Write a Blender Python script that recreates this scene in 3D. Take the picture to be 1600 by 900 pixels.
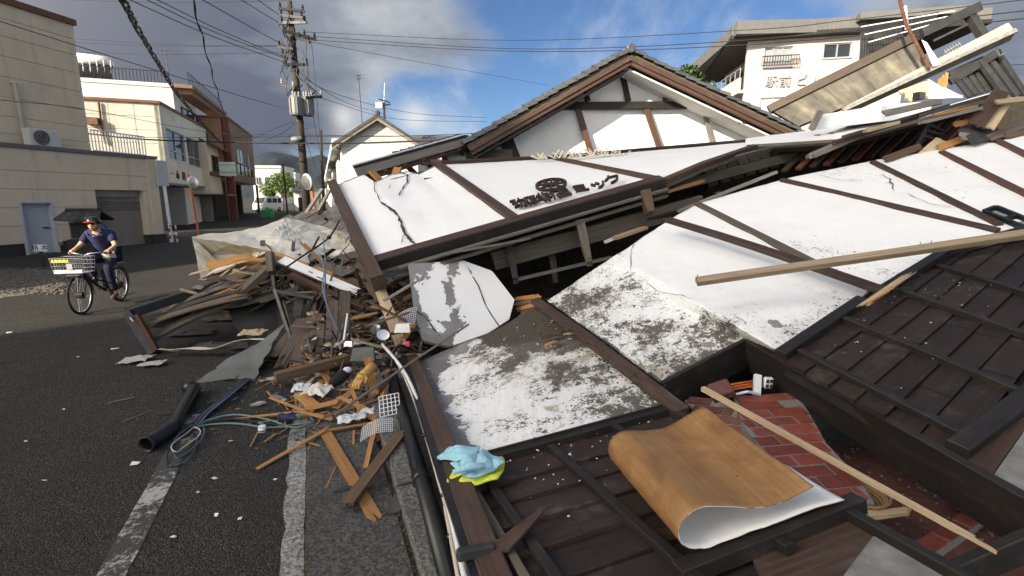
import bpy, bmesh, math, random
from mathutils import Vector, Matrix, noise as mnoise
for _o in list(bpy.data.objects): bpy.data.objects.remove(_o)
S = bpy.context.scene; C = S.collection
R = math.radians; RNG = random.Random(7)
# ------------------------------------------------------------------ camera, world, sun, exposure
EYE = Vector((0, 0, 1.95)); PITCH = R(10.28); FP = 755.6
_s, _c = math.sin(PITCH), math.cos(PITCH)
cam_d = bpy.data.cameras.new('camera'); cam_d.lens = 17.0; cam_d.sensor_width = 36; cam_d.clip_start = .05; cam_d.clip_end = 9000
cam = bpy.data.objects.new('camera', cam_d); C.objects.link(cam)
cam.location = EYE; cam.rotation_euler = (R(90) - PITCH, 0, 0); S.camera = cam
SUN_TO = Vector((-.65, -.76, 0)).normalized()          # towards the sun, seen from above
SUN_EL = R(25)
sun_vec = Vector((SUN_TO.x * math.cos(SUN_EL), SUN_TO.y * math.cos(SUN_EL), math.sin(SUN_EL)))
sd = bpy.data.lights.new('sun', 'SUN'); sd.energy = 4.6; sd.angle = R(.5); sd.color = (1, .87, .68)
so = bpy.data.objects.new('sun', sd); C.objects.link(so); so.location = (-30, -30, 60)
so.rotation_euler = (-sun_vec).to_track_quat('-Z', 'Y').to_euler()
S.view_settings.view_transform = 'Standard'; S.view_settings.look = 'None'
S.view_settings.exposure = 1.05; S.view_settings.gamma = 1
S.render.engine = 'CYCLES'; S.cycles.max_bounces = 6; S.cycles.use_denoising = True
W = bpy.data.worlds.new('World'); S.world = W; W.use_nodes = True
def build_world():
    nt = W.node_tree; nt.nodes.clear(); N = nt.nodes.new; L = nt.links.new
    out = N('ShaderNodeOutputWorld'); bg = N('ShaderNodeBackground'); bg.inputs[1].default_value = .05
    sky = N('ShaderNodeTexSky'); sky.sky_type = 'NISHITA'; sky.sun_disc = False
    sky.sun_elevation = SUN_EL; sky.sun_rotation = math.atan2(SUN_TO.x, SUN_TO.y); sky.ozone_density = 2.2; sky.air_density = 1.0; sky.dust_density = .6
    tc = N('ShaderNodeTexCoord')
    def vm(op, a, b=None):
        n = N('ShaderNodeVectorMath'); n.operation = op; L(a, n.inputs[0])
        if b is not None:
            if isinstance(b, (tuple, Vector)): n.inputs[1].default_value = b
            else: L(b, n.inputs[1])
        return n
    def mt(op, a, b=None, c=None, clamp=False):
        n = N('ShaderNodeMath'); n.operation = op; n.use_clamp = clamp
        for i, x in enumerate((a, b, c)):
            if x is None: continue
            if isinstance(x, (int, float)): n.inputs[i].default_value = x
            else: L(x, n.inputs[i])
        return n.outputs[0]
    d = tc.outputs['Generated']
    sx = N('ShaderNodeSeparateXYZ'); L(d, sx.inputs[0])
    zz = mt('ADD', mt('MAXIMUM', sx.outputs[2], 0), .22)
    cx = N('ShaderNodeCombineXYZ'); L(mt('DIVIDE', sx.outputs[0], zz), cx.inputs[0]); L(mt('DIVIDE', sx.outputs[1], zz), cx.inputs[1])
    cx.inputs[2].default_value = 3.7
    def noise(v, sc, det, rough, off=(0, 0, 0)):
        m = vm('ADD', v, off); n = N('ShaderNodeTexNoise'); n.inputs['Scale'].default_value = sc; n.inputs['Detail'].default_value = det
        n.inputs['Roughness'].default_value = rough; L(m.outputs[0], n.inputs['Vector']); return n.outputs['Fac']
    n1 = noise(cx.outputs[0], .85, 8, .58)
    n2 = noise(cx.outputs[0], 1.9, 6, .55, (5, 2, 1))
    def lobe(px, py, k):                                # soft cloud masses / clearings at directions of the sky
        u = (px - 800) / FP; v = (450 - py) / FP
        w = Vector((u, _c + v * _s, v * _c - _s)).normalized()
        dp = vm('DOT_PRODUCT', d, w).outputs['Value']
        return mt('POWER', mt('MAXIMUM', dp, 0), k)
    def add(a, px, py, k, w): return mt('ADD', a, mt('MULTIPLY', lobe(px, py, k), w))
    cover = n1
    for a in ((230, 170, 22, .28), (520, 40, 70, .16), (1540, 110, 40, .26), (470, 190, 200, .1), (850, 60, 90, -.16), (640, 165, 300, -.14), (1120, 30, 60, -.12), (1000, 150, 60, -.08)): cover = add(cover, *a)
    rp = N('ShaderNodeMapRange'); rp.interpolation_type = 'SMOOTHSTEP'; rp.inputs[1].default_value = .47; rp.inputs[2].default_value = .66; L(cover, rp.inputs[0])
    # small bright cumulus and thin streaks of high cloud
    n3 = noise(vm('MULTIPLY', cx.outputs[0], (2.2, .9, 1)).outputs[0], 1.5, 9, .62, (2, 7, 4))
    cum = mt('MULTIPLY', add(add(add(lobe(536, 182, 5000), 648, 182, 2500, 1.1), 560, 225, 1500, .7), 700, 195, 1200, .4), mt('ADD', n2, .45))
    wisp = N('ShaderNodeMapRange'); wisp.interpolation_type = 'SMOOTHSTEP'; wisp.inputs[1].default_value = .47; wisp.inputs[2].default_value = .8; L(n3, wisp.inputs[0])
    # cloud brightness: thick parts darker, sun side of the sky brighter
    sdp = vm('DOT_PRODUCT', d, sun_vec).outputs['Value']
    glow = mt('MULTIPLY', mt('POWER', mt('MAXIMUM', mt('MULTIPLY_ADD', sdp, .5, .5), 0), 7.0), 74.0)
    thin_ = mt('MULTIPLY', lobe(540, 40, 60), -.2); thin_ = add(thin_, 250, 45, 120, -.06); thin_ = add(thin_, 330, 190, 30, .2); thin_ = add(thin_, 150, 100, 60, .16)
    thick = N('ShaderNodeMapRange'); thick.inputs[1].default_value = .5; thick.inputs[2].default_value = .86; L(mt('ADD', mt('ADD', cover, thin_), mt('MULTIPLY', mt('SUBTRACT', n2, .5), .6)), thick.inputs[0])
    cr = N('ShaderNodeValToRGB'); L(thick.outputs[0], cr.inputs[0])
    e = cr.color_ramp.elements; e[0].position = 0; e[0].color = (5.2, 5.4, 5.8, 1); e[1].position = 1; e[1].color = (1.35, 1.55, 2.15, 1)
    m_ = e.new(.4); m_.color = (2.7, 3.05, 3.7, 1)
    def scale(c, f):
        n = N('ShaderNodeVectorMath'); n.operation = 'SCALE'; L(c, n.inputs[0])
        if isinstance(f, (int, float)): n.inputs['Scale'].default_value = f
        else: L(f, n.inputs['Scale'])
        return n.outputs[0]
    gl = N('ShaderNodeCombineXYZ'); gl.inputs[0].default_value = 2.45; gl.inputs[1].default_value = 2.22; gl.inputs[2].default_value = 1.85
    cadd = vm('ADD', cr.outputs[0], scale(gl.outputs[0], glow))
    sk = vm('MULTIPLY', sky.outputs[0], (.74, .9, 1.14))
    def mixc(f, a, b):
        n = N('ShaderNodeMix'); n.data_type = 'RGBA'; n.clamp_factor = True; L(f, n.inputs[0]); L(a, n.inputs[6])
        if isinstance(b, tuple): n.inputs[7].default_value = b
        else: L(b, n.inputs[7])
        return n.outputs[2]
    hi = mixc(mt('MULTIPLY', wisp.outputs[0], .5), sk.outputs[0], (7.5, 7.8, 8.4, 1))
    base = mixc(rp.outputs[0], hi, cadd.outputs[0]); base = mixc(mt('MULTIPLY', cum, .75), base, (8.6, 8.5, 8.4, 1))
    L(base, bg.inputs[0]); L(bg.outputs[0], out.inputs[0])
build_world()
# ------------------------------------------------------------------ rays: where a line of sight meets a depth, a height or a plane
def ray(px, py):
    u = (px - 800) / FP; v = (450 - py) / FP
    return Vector((u, _c + v * _s, v * _c - _s))
def D(px, py, t): return EYE + ray(px, py) * t
def G(px, py, z=0.0):
    r = ray(px, py); return EYE + r * ((z - EYE.z) / r.z)
def PL(px, py, pl, off=0.0):
    o, n = pl; r = ray(px, py); o = o + n * off
    return EYE + r * ((o - EYE).dot(n) / r.dot(n))
def plane(a, b, c):
    n = (b - a).cross(c - a).normalized()
    if (EYE - a).dot(n) < 0: n = -n
    return (a.copy(), n)
def V(*a): return Vector(a)
UP = V(0, 0, 1)
SD = V(-.380, .925, 0).normalized(); SR = V(.925, .380, 0).normalized()   # along the street, across it
# ------------------------------------------------------------------ mesh builder
class MB:
    def __init__(s): s.v = []; s.f = []; s.uv = []; s.mi = []
    def face(s, pts, uv=None, mi=0):
        i = len(s.v); s.v += [Vector(p) for p in pts]; s.f.append(list(range(i, i + len(pts))))
        if uv is None:
            a = pts[0]; ex = (Vector(pts[1]) - Vector(a)); ex = ex.normalized() if ex.length > 1e-9 else V(1, 0, 0)
            n = ex.cross(Vector(pts[-1]) - Vector(a)); ey = n.cross(ex); ey = ey.normalized() if ey.length > 1e-9 else V(0, 1, 0)
            uv = [((Vector(p) - Vector(a)).dot(ex), (Vector(p) - Vector(a)).dot(ey)) for p in pts]
        s.uv.append(uv); s.mi.append(mi); return s
    def hexa(s, b, t, L=None):                        # b, t: four corners each (bottom loop, top loop); u runs along 0-1
        b = [Vector(p) for p in b]; t = [Vector(p) for p in t]
        i = len(s.v); s.v += b + t
        u0 = RNG.random() * 9
        def q(ix, ax):
            s.f.append([i + k for k in ix]); P = b + t; o = P[ix[0]]
            e = (b[1] - b[0]).normalized() if (b[1] - b[0]).length > 1e-9 else V(1, 0, 0)
            o0 = b[0]
            pts = [P[k] for k in ix]
            n = (pts[1] - pts[0]).cross(pts[2] - pts[0]); w = n.cross(e)
            w = w.normalized() if w.length > 1e-9 else (pts[1] - pts[0]).normalized()
            s.uv.append([((p - o0).dot(e) + u0, (p - o0).dot(w) + ax) for p in pts]); s.mi.append(0)
        q((3, 2, 1, 0), .1); q((4, 5, 6, 7), .33); q((0, 1, 5, 4), .57); q((1, 2, 6, 5), .7); q((2, 3, 7, 6), .81); q((3, 0, 4, 7), .95)
        return s
    def beam(s, p0, p1, w, h, up=UP):                 # w across, h along up
        p0 = Vector(p0); p1 = Vector(p1); d = (p1 - p0).normalized()
        x = d.cross(up)
        x = x.normalized() if x.length > 1e-6 else d.cross(V(1, 0, 0)).normalized()
        y = x.cross(d).normalized(); x *= w / 2; y *= h / 2
        return s.hexa([p0 - x - y, p1 - x - y, p1 + x - y, p0 + x - y], [p0 - x + y, p1 - x + y, p1 + x + y, p0 + x + y])
    def board(s, p0, p1, w, h, up=UP, j0=0., j1=0., n=5, bow=0., segs=1):   # splintered / bowed board
        p0 = Vector(p0); p1 = Vector(p1); d = (p1 - p0).normalized(); x = d.cross(up)
        x = x.normalized() if x.length > 1e-6 else d.cross(V(1, 0, 0)).normalized(); y = x.cross(d).normalized()
        if j0 == 0 and j1 == 0 and bow == 0: return s.beam(p0, p1, w, h, up)
        if j0 == 0 and j1 == 0: n = 1
        for k in range(n):
            a = p0 - x * w / 2 + x * w * k / n; b = a + x * w / n
            o0 = [RNG.uniform(-.2, 1) * j0 for _ in range(2)]; o1 = [RNG.uniform(-.2, 1) * j1 for _ in range(2)]
            L = (p1 - p0).length
            for q in range(segs):
                f0, f1 = q / segs, (q + 1) / segs
                def at(base, f, o0, o1):
                    z = bow * math.sin(math.pi * f)
                    l = L * f + (o0 if f == 0 else 0) - (o1 if f == 1 else 0)
                    return base + d * l + y * z
                A0, A1, B0, B1 = at(a, f0, o0[0], o1[0]), at(a, f1, o0[0], o1[0]), at(b, f0, o0[1], o1[1]), at(b, f1, o0[1], o1[1])
                hy = y * h / 2; tip0 = .6 if (j0 and q == 0) else 1; tip1 = .6 if (j1 and q == segs - 1) else 1
                s.hexa([A0 - hy * tip0, A1 - hy * tip1, B1 - hy * tip1, B0 - hy * tip0], [A0 + hy * tip0, A1 + hy * tip1, B1 + hy * tip1, B0 + hy * tip0])
        return s
    def box(s, c, sx, sy, sz, rz=0.0, m=None):
        c = Vector(c); M = m or Matrix.Rotation(rz, 3, 'Z')
        x = M @ V(sx / 2, 0, 0); y = M @ V(0, sy / 2, 0); z = M @ V(0, 0, sz / 2)
        return s.hexa([c - x - y - z, c + x - y - z, c + x + y - z, c - x + y - z], [c - x - y + z, c + x - y + z, c + x + y + z, c - x + y + z])
    def tube(s, pts, r, n=6, cap=True, closed=False):
        pts = [Vector(p) for p in pts]; i0 = len(s.v); m = len(pts); rs = r if isinstance(r, (list, tuple)) else [r] * m
        prev = None; acc = 0
        for k, p in enumerate(pts):
            if closed: d = (pts[(k + 1) % m] - pts[k - 1]).normalized()
            else: d = (pts[min(k + 1, m - 1)] - pts[max(k - 1, 0)]).normalized()
            if prev is None:
                x = d.cross(UP); x = x.normalized() if x.length > 1e-3 else d.cross(V(1, 0, 0)).normalized()
            else:
                x = prev - d * prev.dot(d); x = x.normalized() if x.length > 1e-6 else d.orthogonal().normalized()
            prev = x; y = d.cross(x)
            for q in range(n):
                a = 2 * math.pi * q / n; s.v.append(p + (x * math.cos(a) + y * math.sin(a)) * rs[k])
        for k in range(m if closed else m - 1):
            k2 = (k + 1) % m; acc2 = acc + (pts[k2] - pts[k]).length
            for q in range(n):
                q2 = (q + 1) % n
                s.f.append([i0 + k * n + q, i0 + k * n + q2, i0 + k2 * n + q2, i0 + k2 * n + q])
                s.uv.append([(acc, q * .05), (acc, q * .05 + .05), (acc2, q * .05 + .05), (acc2, q * .05)]); s.mi.append(0)
            acc = acc2
        if cap and not closed:
            for k, od in ((0, 1), (m - 1, 0)):
                ix = [i0 + k * n + q for q in range(n)]
                s.f.append(ix[::-1] if od else ix); s.uv.append([(.1, .1)] * n); s.mi.append(0)
        return s
    def prism(s, pts, th):                             # polygon extruded by vector th
        pts = [Vector(p) for p in pts]; th = Vector(th); q = [p + th for p in pts]
        s.face(pts[::-1]); s.face(q)
        for k in range(len(pts)):
            k2 = (k + 1) % len(pts); s.face([pts[k], pts[k2], q[k2], q[k]])
        return s
    def grid(s, fn, nu, nv, uvs=(1, 1)):               # fn(u,v)->point; welded sheet
        i = len(s.v)
        for b in range(nv + 1):
            for a in range(nu + 1): s.v.append(Vector(fn(a / nu, b / nv)))
        for b in range(nv):
            for a in range(nu):
                k = i + b * (nu + 1) + a; s.f.append([k, k + 1, k + nu + 2, k + nu + 1])
                s.uv.append([(x / nu * uvs[0], y / nv * uvs[1]) for x, y in ((a, b), (a + 1, b), (a + 1, b + 1), (a, b + 1))]); s.mi.append(0)
        return s
    def lathe(s, o, ax, prof, n=12):                   # prof: (radius, along)
        o = Vector(o); ax = Vector(ax).normalized(); x = ax.orthogonal().normalized(); y = ax.cross(x)
        i = len(s.v)
        for r, l in prof:
            for q in range(n):
                a = 2 * math.pi * q / n; s.v.append(o + ax * l + (x * math.cos(a) + y * math.sin(a)) * r)
        for k in range(len(prof) - 1):
            for q in range(n):
                q2 = (q + 1) % n; s.f.append([i + k * n + q, i + k * n + q2, i + (k + 1) * n + q2, i + (k + 1) * n + q])
                s.uv.append([(q / n, k * .1), (q / n + .1, k * .1), (q / n + .1, k * .1 + .1), (q / n, k * .1 + .1)]); s.mi.append(0)
        return s
    def ball(s, c, rx, ry=None, rz=None, n=10, m=None):
        ry = ry or rx; rz = rz or rx; c = Vector(c); M = m or Matrix.Identity(3); i = len(s.v); h = n // 2 + 1
        for b in range(h + 1):
            th = math.pi * b / h
            for a in range(n):
                ph = 2 * math.pi * a / n
                s.v.append(c + M @ V(rx * math.sin(th) * math.cos(ph), ry * math.sin(th) * math.sin(ph), rz * math.cos(th)))
        for b in range(h):
            for a in range(n):
                a2 = (a + 1) % n; s.f.append([i + b * n + a, i + (b + 1) * n + a, i + (b + 1) * n + a2, i + b * n + a2]); s.uv.append([(0, 0)] * 4); s.mi.append(0)
        return s
    def build(s, name, mat, parent=None, label=None, cat=None, group=None, kind=None, smooth=False, bevel=0, solid=0, soff=-1, sub=0, attrs=None, weld=False, origin=None):
        root = parent; off = V(0, 0, 0)
        while root is not None: off = off + root.location; root = root.parent
        if parent is None:
            if kind in ('structure',): o0 = V(0, 0, 0)
            elif origin is not None: o0 = Vector(origin)
            else:
                lo = V(*[min(v[k] for v in s.v) for k in range(3)]); hi = V(*[max(v[k] for v in s.v) for k in range(3)]); o0 = (lo + hi) / 2; o0.z = lo.z
            off = o0
        me = bpy.data.meshes.new(name); me.from_pydata([v - off for v in s.v], [], s.f)
        ul = me.uv_layers.new(name='UVMap'); flat = [c for f in s.uv for p in f for c in p]; ul.data.foreach_set('uv', flat)
        for m in (mat if isinstance(mat, (list, tuple)) else [mat]): me.materials.append(m)
        if any(s.mi): me.polygons.foreach_set('material_index', s.mi)
        if attrs:
            for k, vals in attrs.items():
                a = me.attributes.new(k, 'FLOAT', 'POINT'); a.data.foreach_set('value', vals)
        if smooth: me.polygons.foreach_set('use_smooth', [True] * len(me.polygons))
        if weld:
            bm = bmesh.new(); bm.from_mesh(me); bmesh.ops.remove_doubles(bm, verts=bm.verts, dist=1e-4); bmesh.ops.recalc_face_normals(bm, faces=bm.faces); bm.to_mesh(me); bm.free()
        me.update()
        o = bpy.data.objects.new(name, me); C.objects.link(o)
        if parent is not None: o.parent = parent
        else: o.location = off
        if solid: m = o.modifiers.new('thick', 'SOLIDIFY'); m.thickness = solid; m.offset = soff
        if sub: m = o.modifiers.new('sub', 'SUBSURF'); m.levels = sub; m.render_levels = sub
        if bevel: m = o.modifiers.new('bevel', 'BEVEL'); m.width = bevel; m.segments = 1; m.limit_method = 'ANGLE'
        tag(o, label, cat, group, kind); return o
def tag(o, label=None, cat=None, group=None, kind=None):
    if label: o['label'] = label
    if cat: o['category'] = cat
    if group: o['group'] = group
    if kind: o['kind'] = kind
    return o
def thing(name, label, cat, loc=(0, 0, 0), group=None):
    o = bpy.data.objects.new(name, None); C.objects.link(o); o.location = loc; o.empty_display_size = .2
    return tag(o, label, cat, group)
def copy_tree(o, parent=None):
    c = o.copy(); C.objects.link(c); c.parent = parent
    for ch in list(o.children): copy_tree(ch, c)
    return c
FONT_CACHE = {}
def text_mesh(body, size, ext):
    cu = bpy.data.curves.new('text', 'FONT'); cu.body = body; cu.size = size; cu.extrude = ext; cu.align_x = 'CENTER'; cu.align_y = 'CENTER'; cu.resolution_u = 2
    o = bpy.data.objects.new('text', cu); C.objects.link(o); bpy.context.view_layer.update()
    dg = bpy.context.evaluated_depsgraph_get(); me = bpy.data.meshes.new_from_object(o.evaluated_get(dg))
    bpy.data.objects.remove(o); bpy.data.curves.remove(cu); return me
def text(name, body, size, ext, mat, o, ex, n, parent=None, sx=1.0, **kw):   # flat text at o, reading along ex, facing n
    me = text_mesh(body, size, ext); ex = Vector(ex).normalized(); n = Vector(n).normalized(); ey = n.cross(ex).normalized(); ex = ey.cross(n)
    off = V(0, 0, 0); r = parent
    while r is not None: off = off + r.location; r = r.parent
    M = Matrix.Translation(Vector(o) - off) @ Matrix((ex, ey, n)).transposed().to_4x4() @ Matrix.Diagonal((sx, 1, 1, 1))
    me.transform(M); me.materials.clear(); me.materials.append(mat)
    ob = bpy.data.objects.new(name, me); C.objects.link(ob); ob.parent = parent
    tag(ob, kw.get('label'), kw.get('cat'), kw.get('group'), kw.get('kind')); return ob
# ------------------------------------------------------------------ materials
M = {}
class NB:
    def __init__(s, name, rough=.8, metal=0):
        s.m = bpy.data.materials.new(name); s.m.use_nodes = True; s.nt = s.m.node_tree; s.N = s.nt.nodes.new; s.L = s.nt.links.new
        s.b = s.nt.nodes['Principled BSDF']; s.b.inputs['Roughness'].default_value = rough; s.b.inputs['Metallic'].default_value = metal
        s.b.inputs['Specular IOR Level'].default_value = .35
        s.tc = s.N('ShaderNodeTexCoord'); s.obj = s.tc.outputs['Object']; s.uvc = s.tc.outputs['UV']; M[name] = s.m
    def mapv(s, v, sc=(1, 1, 1), loc=(0, 0, 0)):
        n = s.N('ShaderNodeMapping'); n.inputs['Scale'].default_value = sc; n.inputs['Location'].default_value = loc; s.L(v, n.inputs[0]); return n.outputs[0]
    def noise(s, v, sc=5, det=5, rough=.55, dist=0):
        n = s.N('ShaderNodeTexNoise'); n.inputs['Scale'].default_value = sc; n.inputs['Detail'].default_value = det; n.inputs['Roughness'].default_value = rough; n.inputs['Distortion'].default_value = dist
        s.L(v, n.inputs['Vector']); return n.outputs['Fac']
    def vor(s, v, sc, feat='F1', out='Distance'):
        n = s.N('ShaderNodeTexVoronoi'); n.feature = feat; n.inputs['Scale'].default_value = sc; s.L(v, n.inputs['Vector']); return n.outputs[out]
    def ramp(s, f, stops):
        n = s.N('ShaderNodeValToRGB'); e = n.color_ramp.elements; s.L(f, n.inputs[0])
        e[0].position, e[0].color = stops[0][0], (*stops[0][1], 1); e[1].position, e[1].color = stops[-1][0], (*stops[-1][1], 1)
        for p, c in stops[1:-1]: x = e.new(p); x.color = (*c, 1)
        return n.outputs[0]
    def step(s, f, a, b):
        n = s.N('ShaderNodeMapRange'); n.interpolation_type = 'SMOOTHSTEP'; n.inputs[1].default_value = a; n.inputs[2].default_value = b; s.L(f, n.inputs[0]); return n.outputs[0]
    def mt(s, op, a, b=None, clamp=False):
        n = s.N('ShaderNodeMath'); n.operation = op; n.use_clamp = clamp
        for i, x in enumerate((a, b)):
            if x is None: continue
            if isinstance(x, (int, float)): n.inputs[i].default_value = x
            else: s.L(x, n.inputs[i])
        return n.outputs[0]
    def mix(s, f, a, b, mode='MIX'):
        n = s.N('ShaderNodeMix'); n.data_type = 'RGBA'; n.blend_type = mode
        for i, x in ((0, f), (6, a), (7, b)):
            if isinstance(x, (int, float)): n.inputs[i].default_value = x
            elif isinstance(x, tuple): n.inputs[i].default_value = (*x, 1)
            else: s.L(x, n.inputs[i])
        return n.outputs[2]
    def attr(s, k):
        n = s.N('ShaderNodeAttribute'); n.attribute_name = k; return n.outputs['Fac']
    def rnd(s): return s.N('ShaderNodeObjectInfo').outputs['Random']
    def col(s, c): s.L(c, s.b.inputs['Base Color']); return s
    def bump(s, h, k=.3, d=.01):
        n = s.N('ShaderNodeBump'); n.inputs['Strength'].default_value = k; n.inputs['Distance'].default_value = d; s.L(h, n.inputs['Height']); s.L(n.outputs[0], s.b.inputs['Normal']); return s
    def rgh(s, v): s.L(v, s.b.inputs['Roughness']); return s
def sc3(c, k): return tuple(min(1, x * k) for x in c)
def plain(name, c, rough=.6, metal=0, var=.25, sc=6, bump=.15, bd=.004, rv=.25, grime=.25, gc=(.06, .05, .04)):
    b = NB(name, rough, metal); r = b.rnd()
    n1 = b.noise(b.obj, sc, 6, .6); n2 = b.noise(b.obj, sc * .22, 4, .6); n3 = b.noise(b.obj, sc * 9, 3, .6)
    base = b.ramp(n1, [(.3, sc3(c, 1 - var)), (.7, sc3(c, 1 + var))])
    base = b.mix(b.mt('MULTIPLY', b.step(n2, .48, .75), grime), base, gc)
    if name.endswith(('_render', '_siding', 'shutter_tan', 'door_grey', 'brick_tan', 'brick_brown')):
        sk_ = b.noise(b.mapv(b.obj, (2.6, 2.6, .22)), 1.4, 6, .65); base = b.mix(b.mt('MULTIPLY', b.step(sk_, .5, .72), .5), base, gc)
    hs = b.N('ShaderNodeHueSaturation'); b.L(base, hs.inputs['Color']); b.L(b.mt('ADD', b.mt('MULTIPLY', b.mt('SUBTRACT', r, .5), rv), 1), hs.inputs['Value'])
    b.col(hs.outputs[0]); b.bump(b.mt('ADD', n1, b.mt('MULTIPLY', n3, .5)), bump, bd)
    b.rgh(b.mt('ADD', b.mt('MULTIPLY', n2, .3), rough - .15, clamp=True)); return b.m
def wood(name, c1, c2, rough=.75, rv=.5, grime=.3, gc=(.1, .09, .075), gs=60, bump=.35, dust=0):
    b = NB(name, rough); r = b.rnd()
    uv = b.N('ShaderNodeVectorMath'); uv.operation = 'ADD'; b.L(b.uvc, uv.inputs[0])
    cx = b.N('ShaderNodeCombineXYZ'); b.L(b.mt('MULTIPLY', r, 37.), cx.inputs[0]); b.L(b.mt('MULTIPLY', r, 11.), cx.inputs[1]); b.L(cx.outputs[0], uv.inputs[1]); u = uv.outputs[0]
    g = b.noise(b.mapv(u, (1.6, gs, 1)), 1, 6, .65, .6); g2 = b.noise(b.mapv(u, (5, gs * 3, 1)), 1, 3, .6); pz = b.noise(b.mapv(u, (1.5, 5, 1)), 1.6, 5, .6)
    base = b.ramp(g, [(.28, c1), (.5, tuple((x + y) / 2 for x, y in zip(c1, c2))), (.72, c2)])
    base = b.mix(b.mt('MULTIPLY', b.step(pz, .5, .72), grime), base, gc)
    if dust:
        dn = b.noise(b.obj, 7, 8, .7); base = b.mix(b.mt('MULTIPLY', b.step(dn, .52, .72), dust), base, (.16, .135, .11))
    hs = b.N('ShaderNodeHueSaturation'); b.L(base, hs.inputs['Color']); b.L(b.mt('ADD', b.mt('MULTIPLY', b.mt('SUBTRACT', r, .5), rv), 1), hs.inputs['Value'])
    b.col(hs.outputs[0]); b.bump(b.mt('ADD', g, b.mt('MULTIPLY', g2, .5)), bump, .004); b.rgh(b.mt('ADD', b.mt('MULTIPLY', pz, .35), rough - .2, clamp=True)); return b.m
wood('dark_plank', (.014, .0105, .008), (.042, .024, .018), .62, .5, .55, (.024, .0235, .02), 26, .5, .3)
wood('dark_trim', (.010, .0088, .008), (.024, .019, .016), .6, .4, .35, (.034, .03, .025), 50, .3, .15)
wood('brown_beam', (.035, .02, .014), (.085, .05, .034), .65, .35, .4, (.12, .1, .08), 50, .35, .15)
wood('red_beam', (.05, .025, .016), (.11, .056, .036), .6, .3, .3, (.06, .035, .025), 40, .35)
wood('old_beam', (.06, .05, .038), (.15, .125, .095), .85, .5, .4, (.05, .043, .034), 40, .5)
wood('grey_wood', (.13, .115, .095), (.28, .25, .21), .85, .5, .4, (.09, .08, .068), 45, .5)
wood('pale_wood', (.33, .23, .13), (.55, .42, .27), .75, .35, .3, (.22, .16, .1), 40, .35)
wood('tan_wood', (.19, .14, .088), (.36, .275, .18), .78, .3, .4, (.14, .11, .075), 40, .4)
wood('orange_wood', (.27, .125, .04), (.46, .24, .085), .7, .45, .35, (.17, .1, .05), 40, .3)
wood('brown_wood', (.085, .05, .03), (.2, .125, .075), .8, .6, .35, (.07, .06, .05), 45, .45)
wood('beige_ply', (.4, .3, .17), (.6, .48, .3), .8, .35, .45, (.16, .12, .08), 20, .2)
wood('weathered_brown', (.085, .062, .05), (.17, .128, .1), .85, .5, .4, (.1, .09, .08), 45, .6)
plain('white_paint', (.8, .8, .79), .6, 0, .04, 4, .1, .003, .06, .18, (.5, .48, .44))
plain('white_metal', (.72, .73, .74), .4, .0, .06, 5, .08, .003, .1, .25, (.35, .33, .3))
plain('black_plastic', (.012, .012, .013), .32, 0, .3, 4, .08, .003, .2, .35, (.045, .043, .04))
plain('black_metal', (.018, .018, .019), .45, .3, .3, 8, .15, .003, .3, .3, (.06, .045, .03))
plain('dark_steel', (.045, .043, .039), .5, .5, .3, 8, .2, .004, .3, .45, (.07, .045, .03))
plain('steel', (.5, .5, .5), .35, .9, .15, 10, .1, .003, .2, .2)
plain('rust', (.1, .042, .022), .85, .1, .4, 14, .4, .006, .3, .4, (.07, .035, .02))
plain('orange_paint', (.52, .13, .035), .55, 0, .2, 9, .2, .004, .2, .35, (.28, .09, .04))
plain('concrete', (.2, .197, .187), .9, 0, .35, 9, .6, .01, .15, .7, (.14, .13, .11))
plain('dark_concrete', (.13, .127, .12), .9, 0, .25, 8, .4, .006, .25, .4, (.07, .065, .055))
plain('mortar', (.2, .185, .165), .95, 0, .15, 30, .4, .004, .2, .3, (.2, .18, .16))
plain('brick_red', (.2, .05, .034), .55, 0, .25, 20, .2, .003, .5, .4, (.1, .06, .048))
plain('brick_dark', (.13, .05, .038), .7, 0, .3, 18, .3, .004, .5, .6, (.09, .075, .062))
plain('tile_grey', (.085, .088, .092), .45, .1, .25, 10, .2, .004, .45, .4, (.16, .15, .13))
plain('tile_old', (.06, .058, .056), .75, 0, .35, 8, .3, .006, .7, .5, (.13, .12, .1))
plain('glass_dark', (.03, .035, .04), .08, 0, .1, 2, .02, .002, .1, 0)
plain('glass_pale', (.3, .33, .36), .12, 0, .1, 2, .02, .002, .1, .1)
plain('curtain', (.62, .62, .58), .8, 0, .08, 5, .05, .002, .1, .1)
plain('alu', (.42, .42, .42), .45, .6, .1, 6, .06, .002, .15, .2)
plain('bronze_frame', (.06, .045, .035), .5, .4, .15, 6, .06, .002, .15, .1)
plain('beige_siding', (.68, .58, .42), .8, 0, .05, 2.5, .12, .004, .03, .22, (.4, .35, .26))
plain('rust_trim', (.17, .085, .05), .7, .1, .25, 8, .2, .004, .1, .3, (.1, .055, .035))
plain('foundation', (.045, .043, .04), .95, 0, .25, 5, .4, .008, .1, .4, (.025, .025, .022))
plain('pale_render', (.6, .58, .5), .85, 0, .06, 2, .2, .004, .03, .45, (.38, .36, .3))
plain('white_render', (.62, .62, .6), .85, 0, .05, 2, .15, .004, .03, .35, (.48, .47, .44))
plain('pink_render', (.55, .475, .43), .85, 0, .04, 2, .15, .004, .03, .2, (.5, .44, .4))
plain('brick_tan', (.4, .23, .13), .85, 0, .12, 4, .2, .004, .05, .25, (.3, .18, .1))
plain('brick_brown', (.23, .15, .1), .85, 0, .15, 4, .2, .004, .05, .3, (.14, .09, .06))
plain('oxide_red', (.16, .05, .035), .7, 0, .15, 5, .1, .004, .05, .3)
plain('shutter_tan', (.33, .29, .235), .55, .25, .06, 4, .06, .002, .03, .3, (.22, .18, .14))
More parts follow.
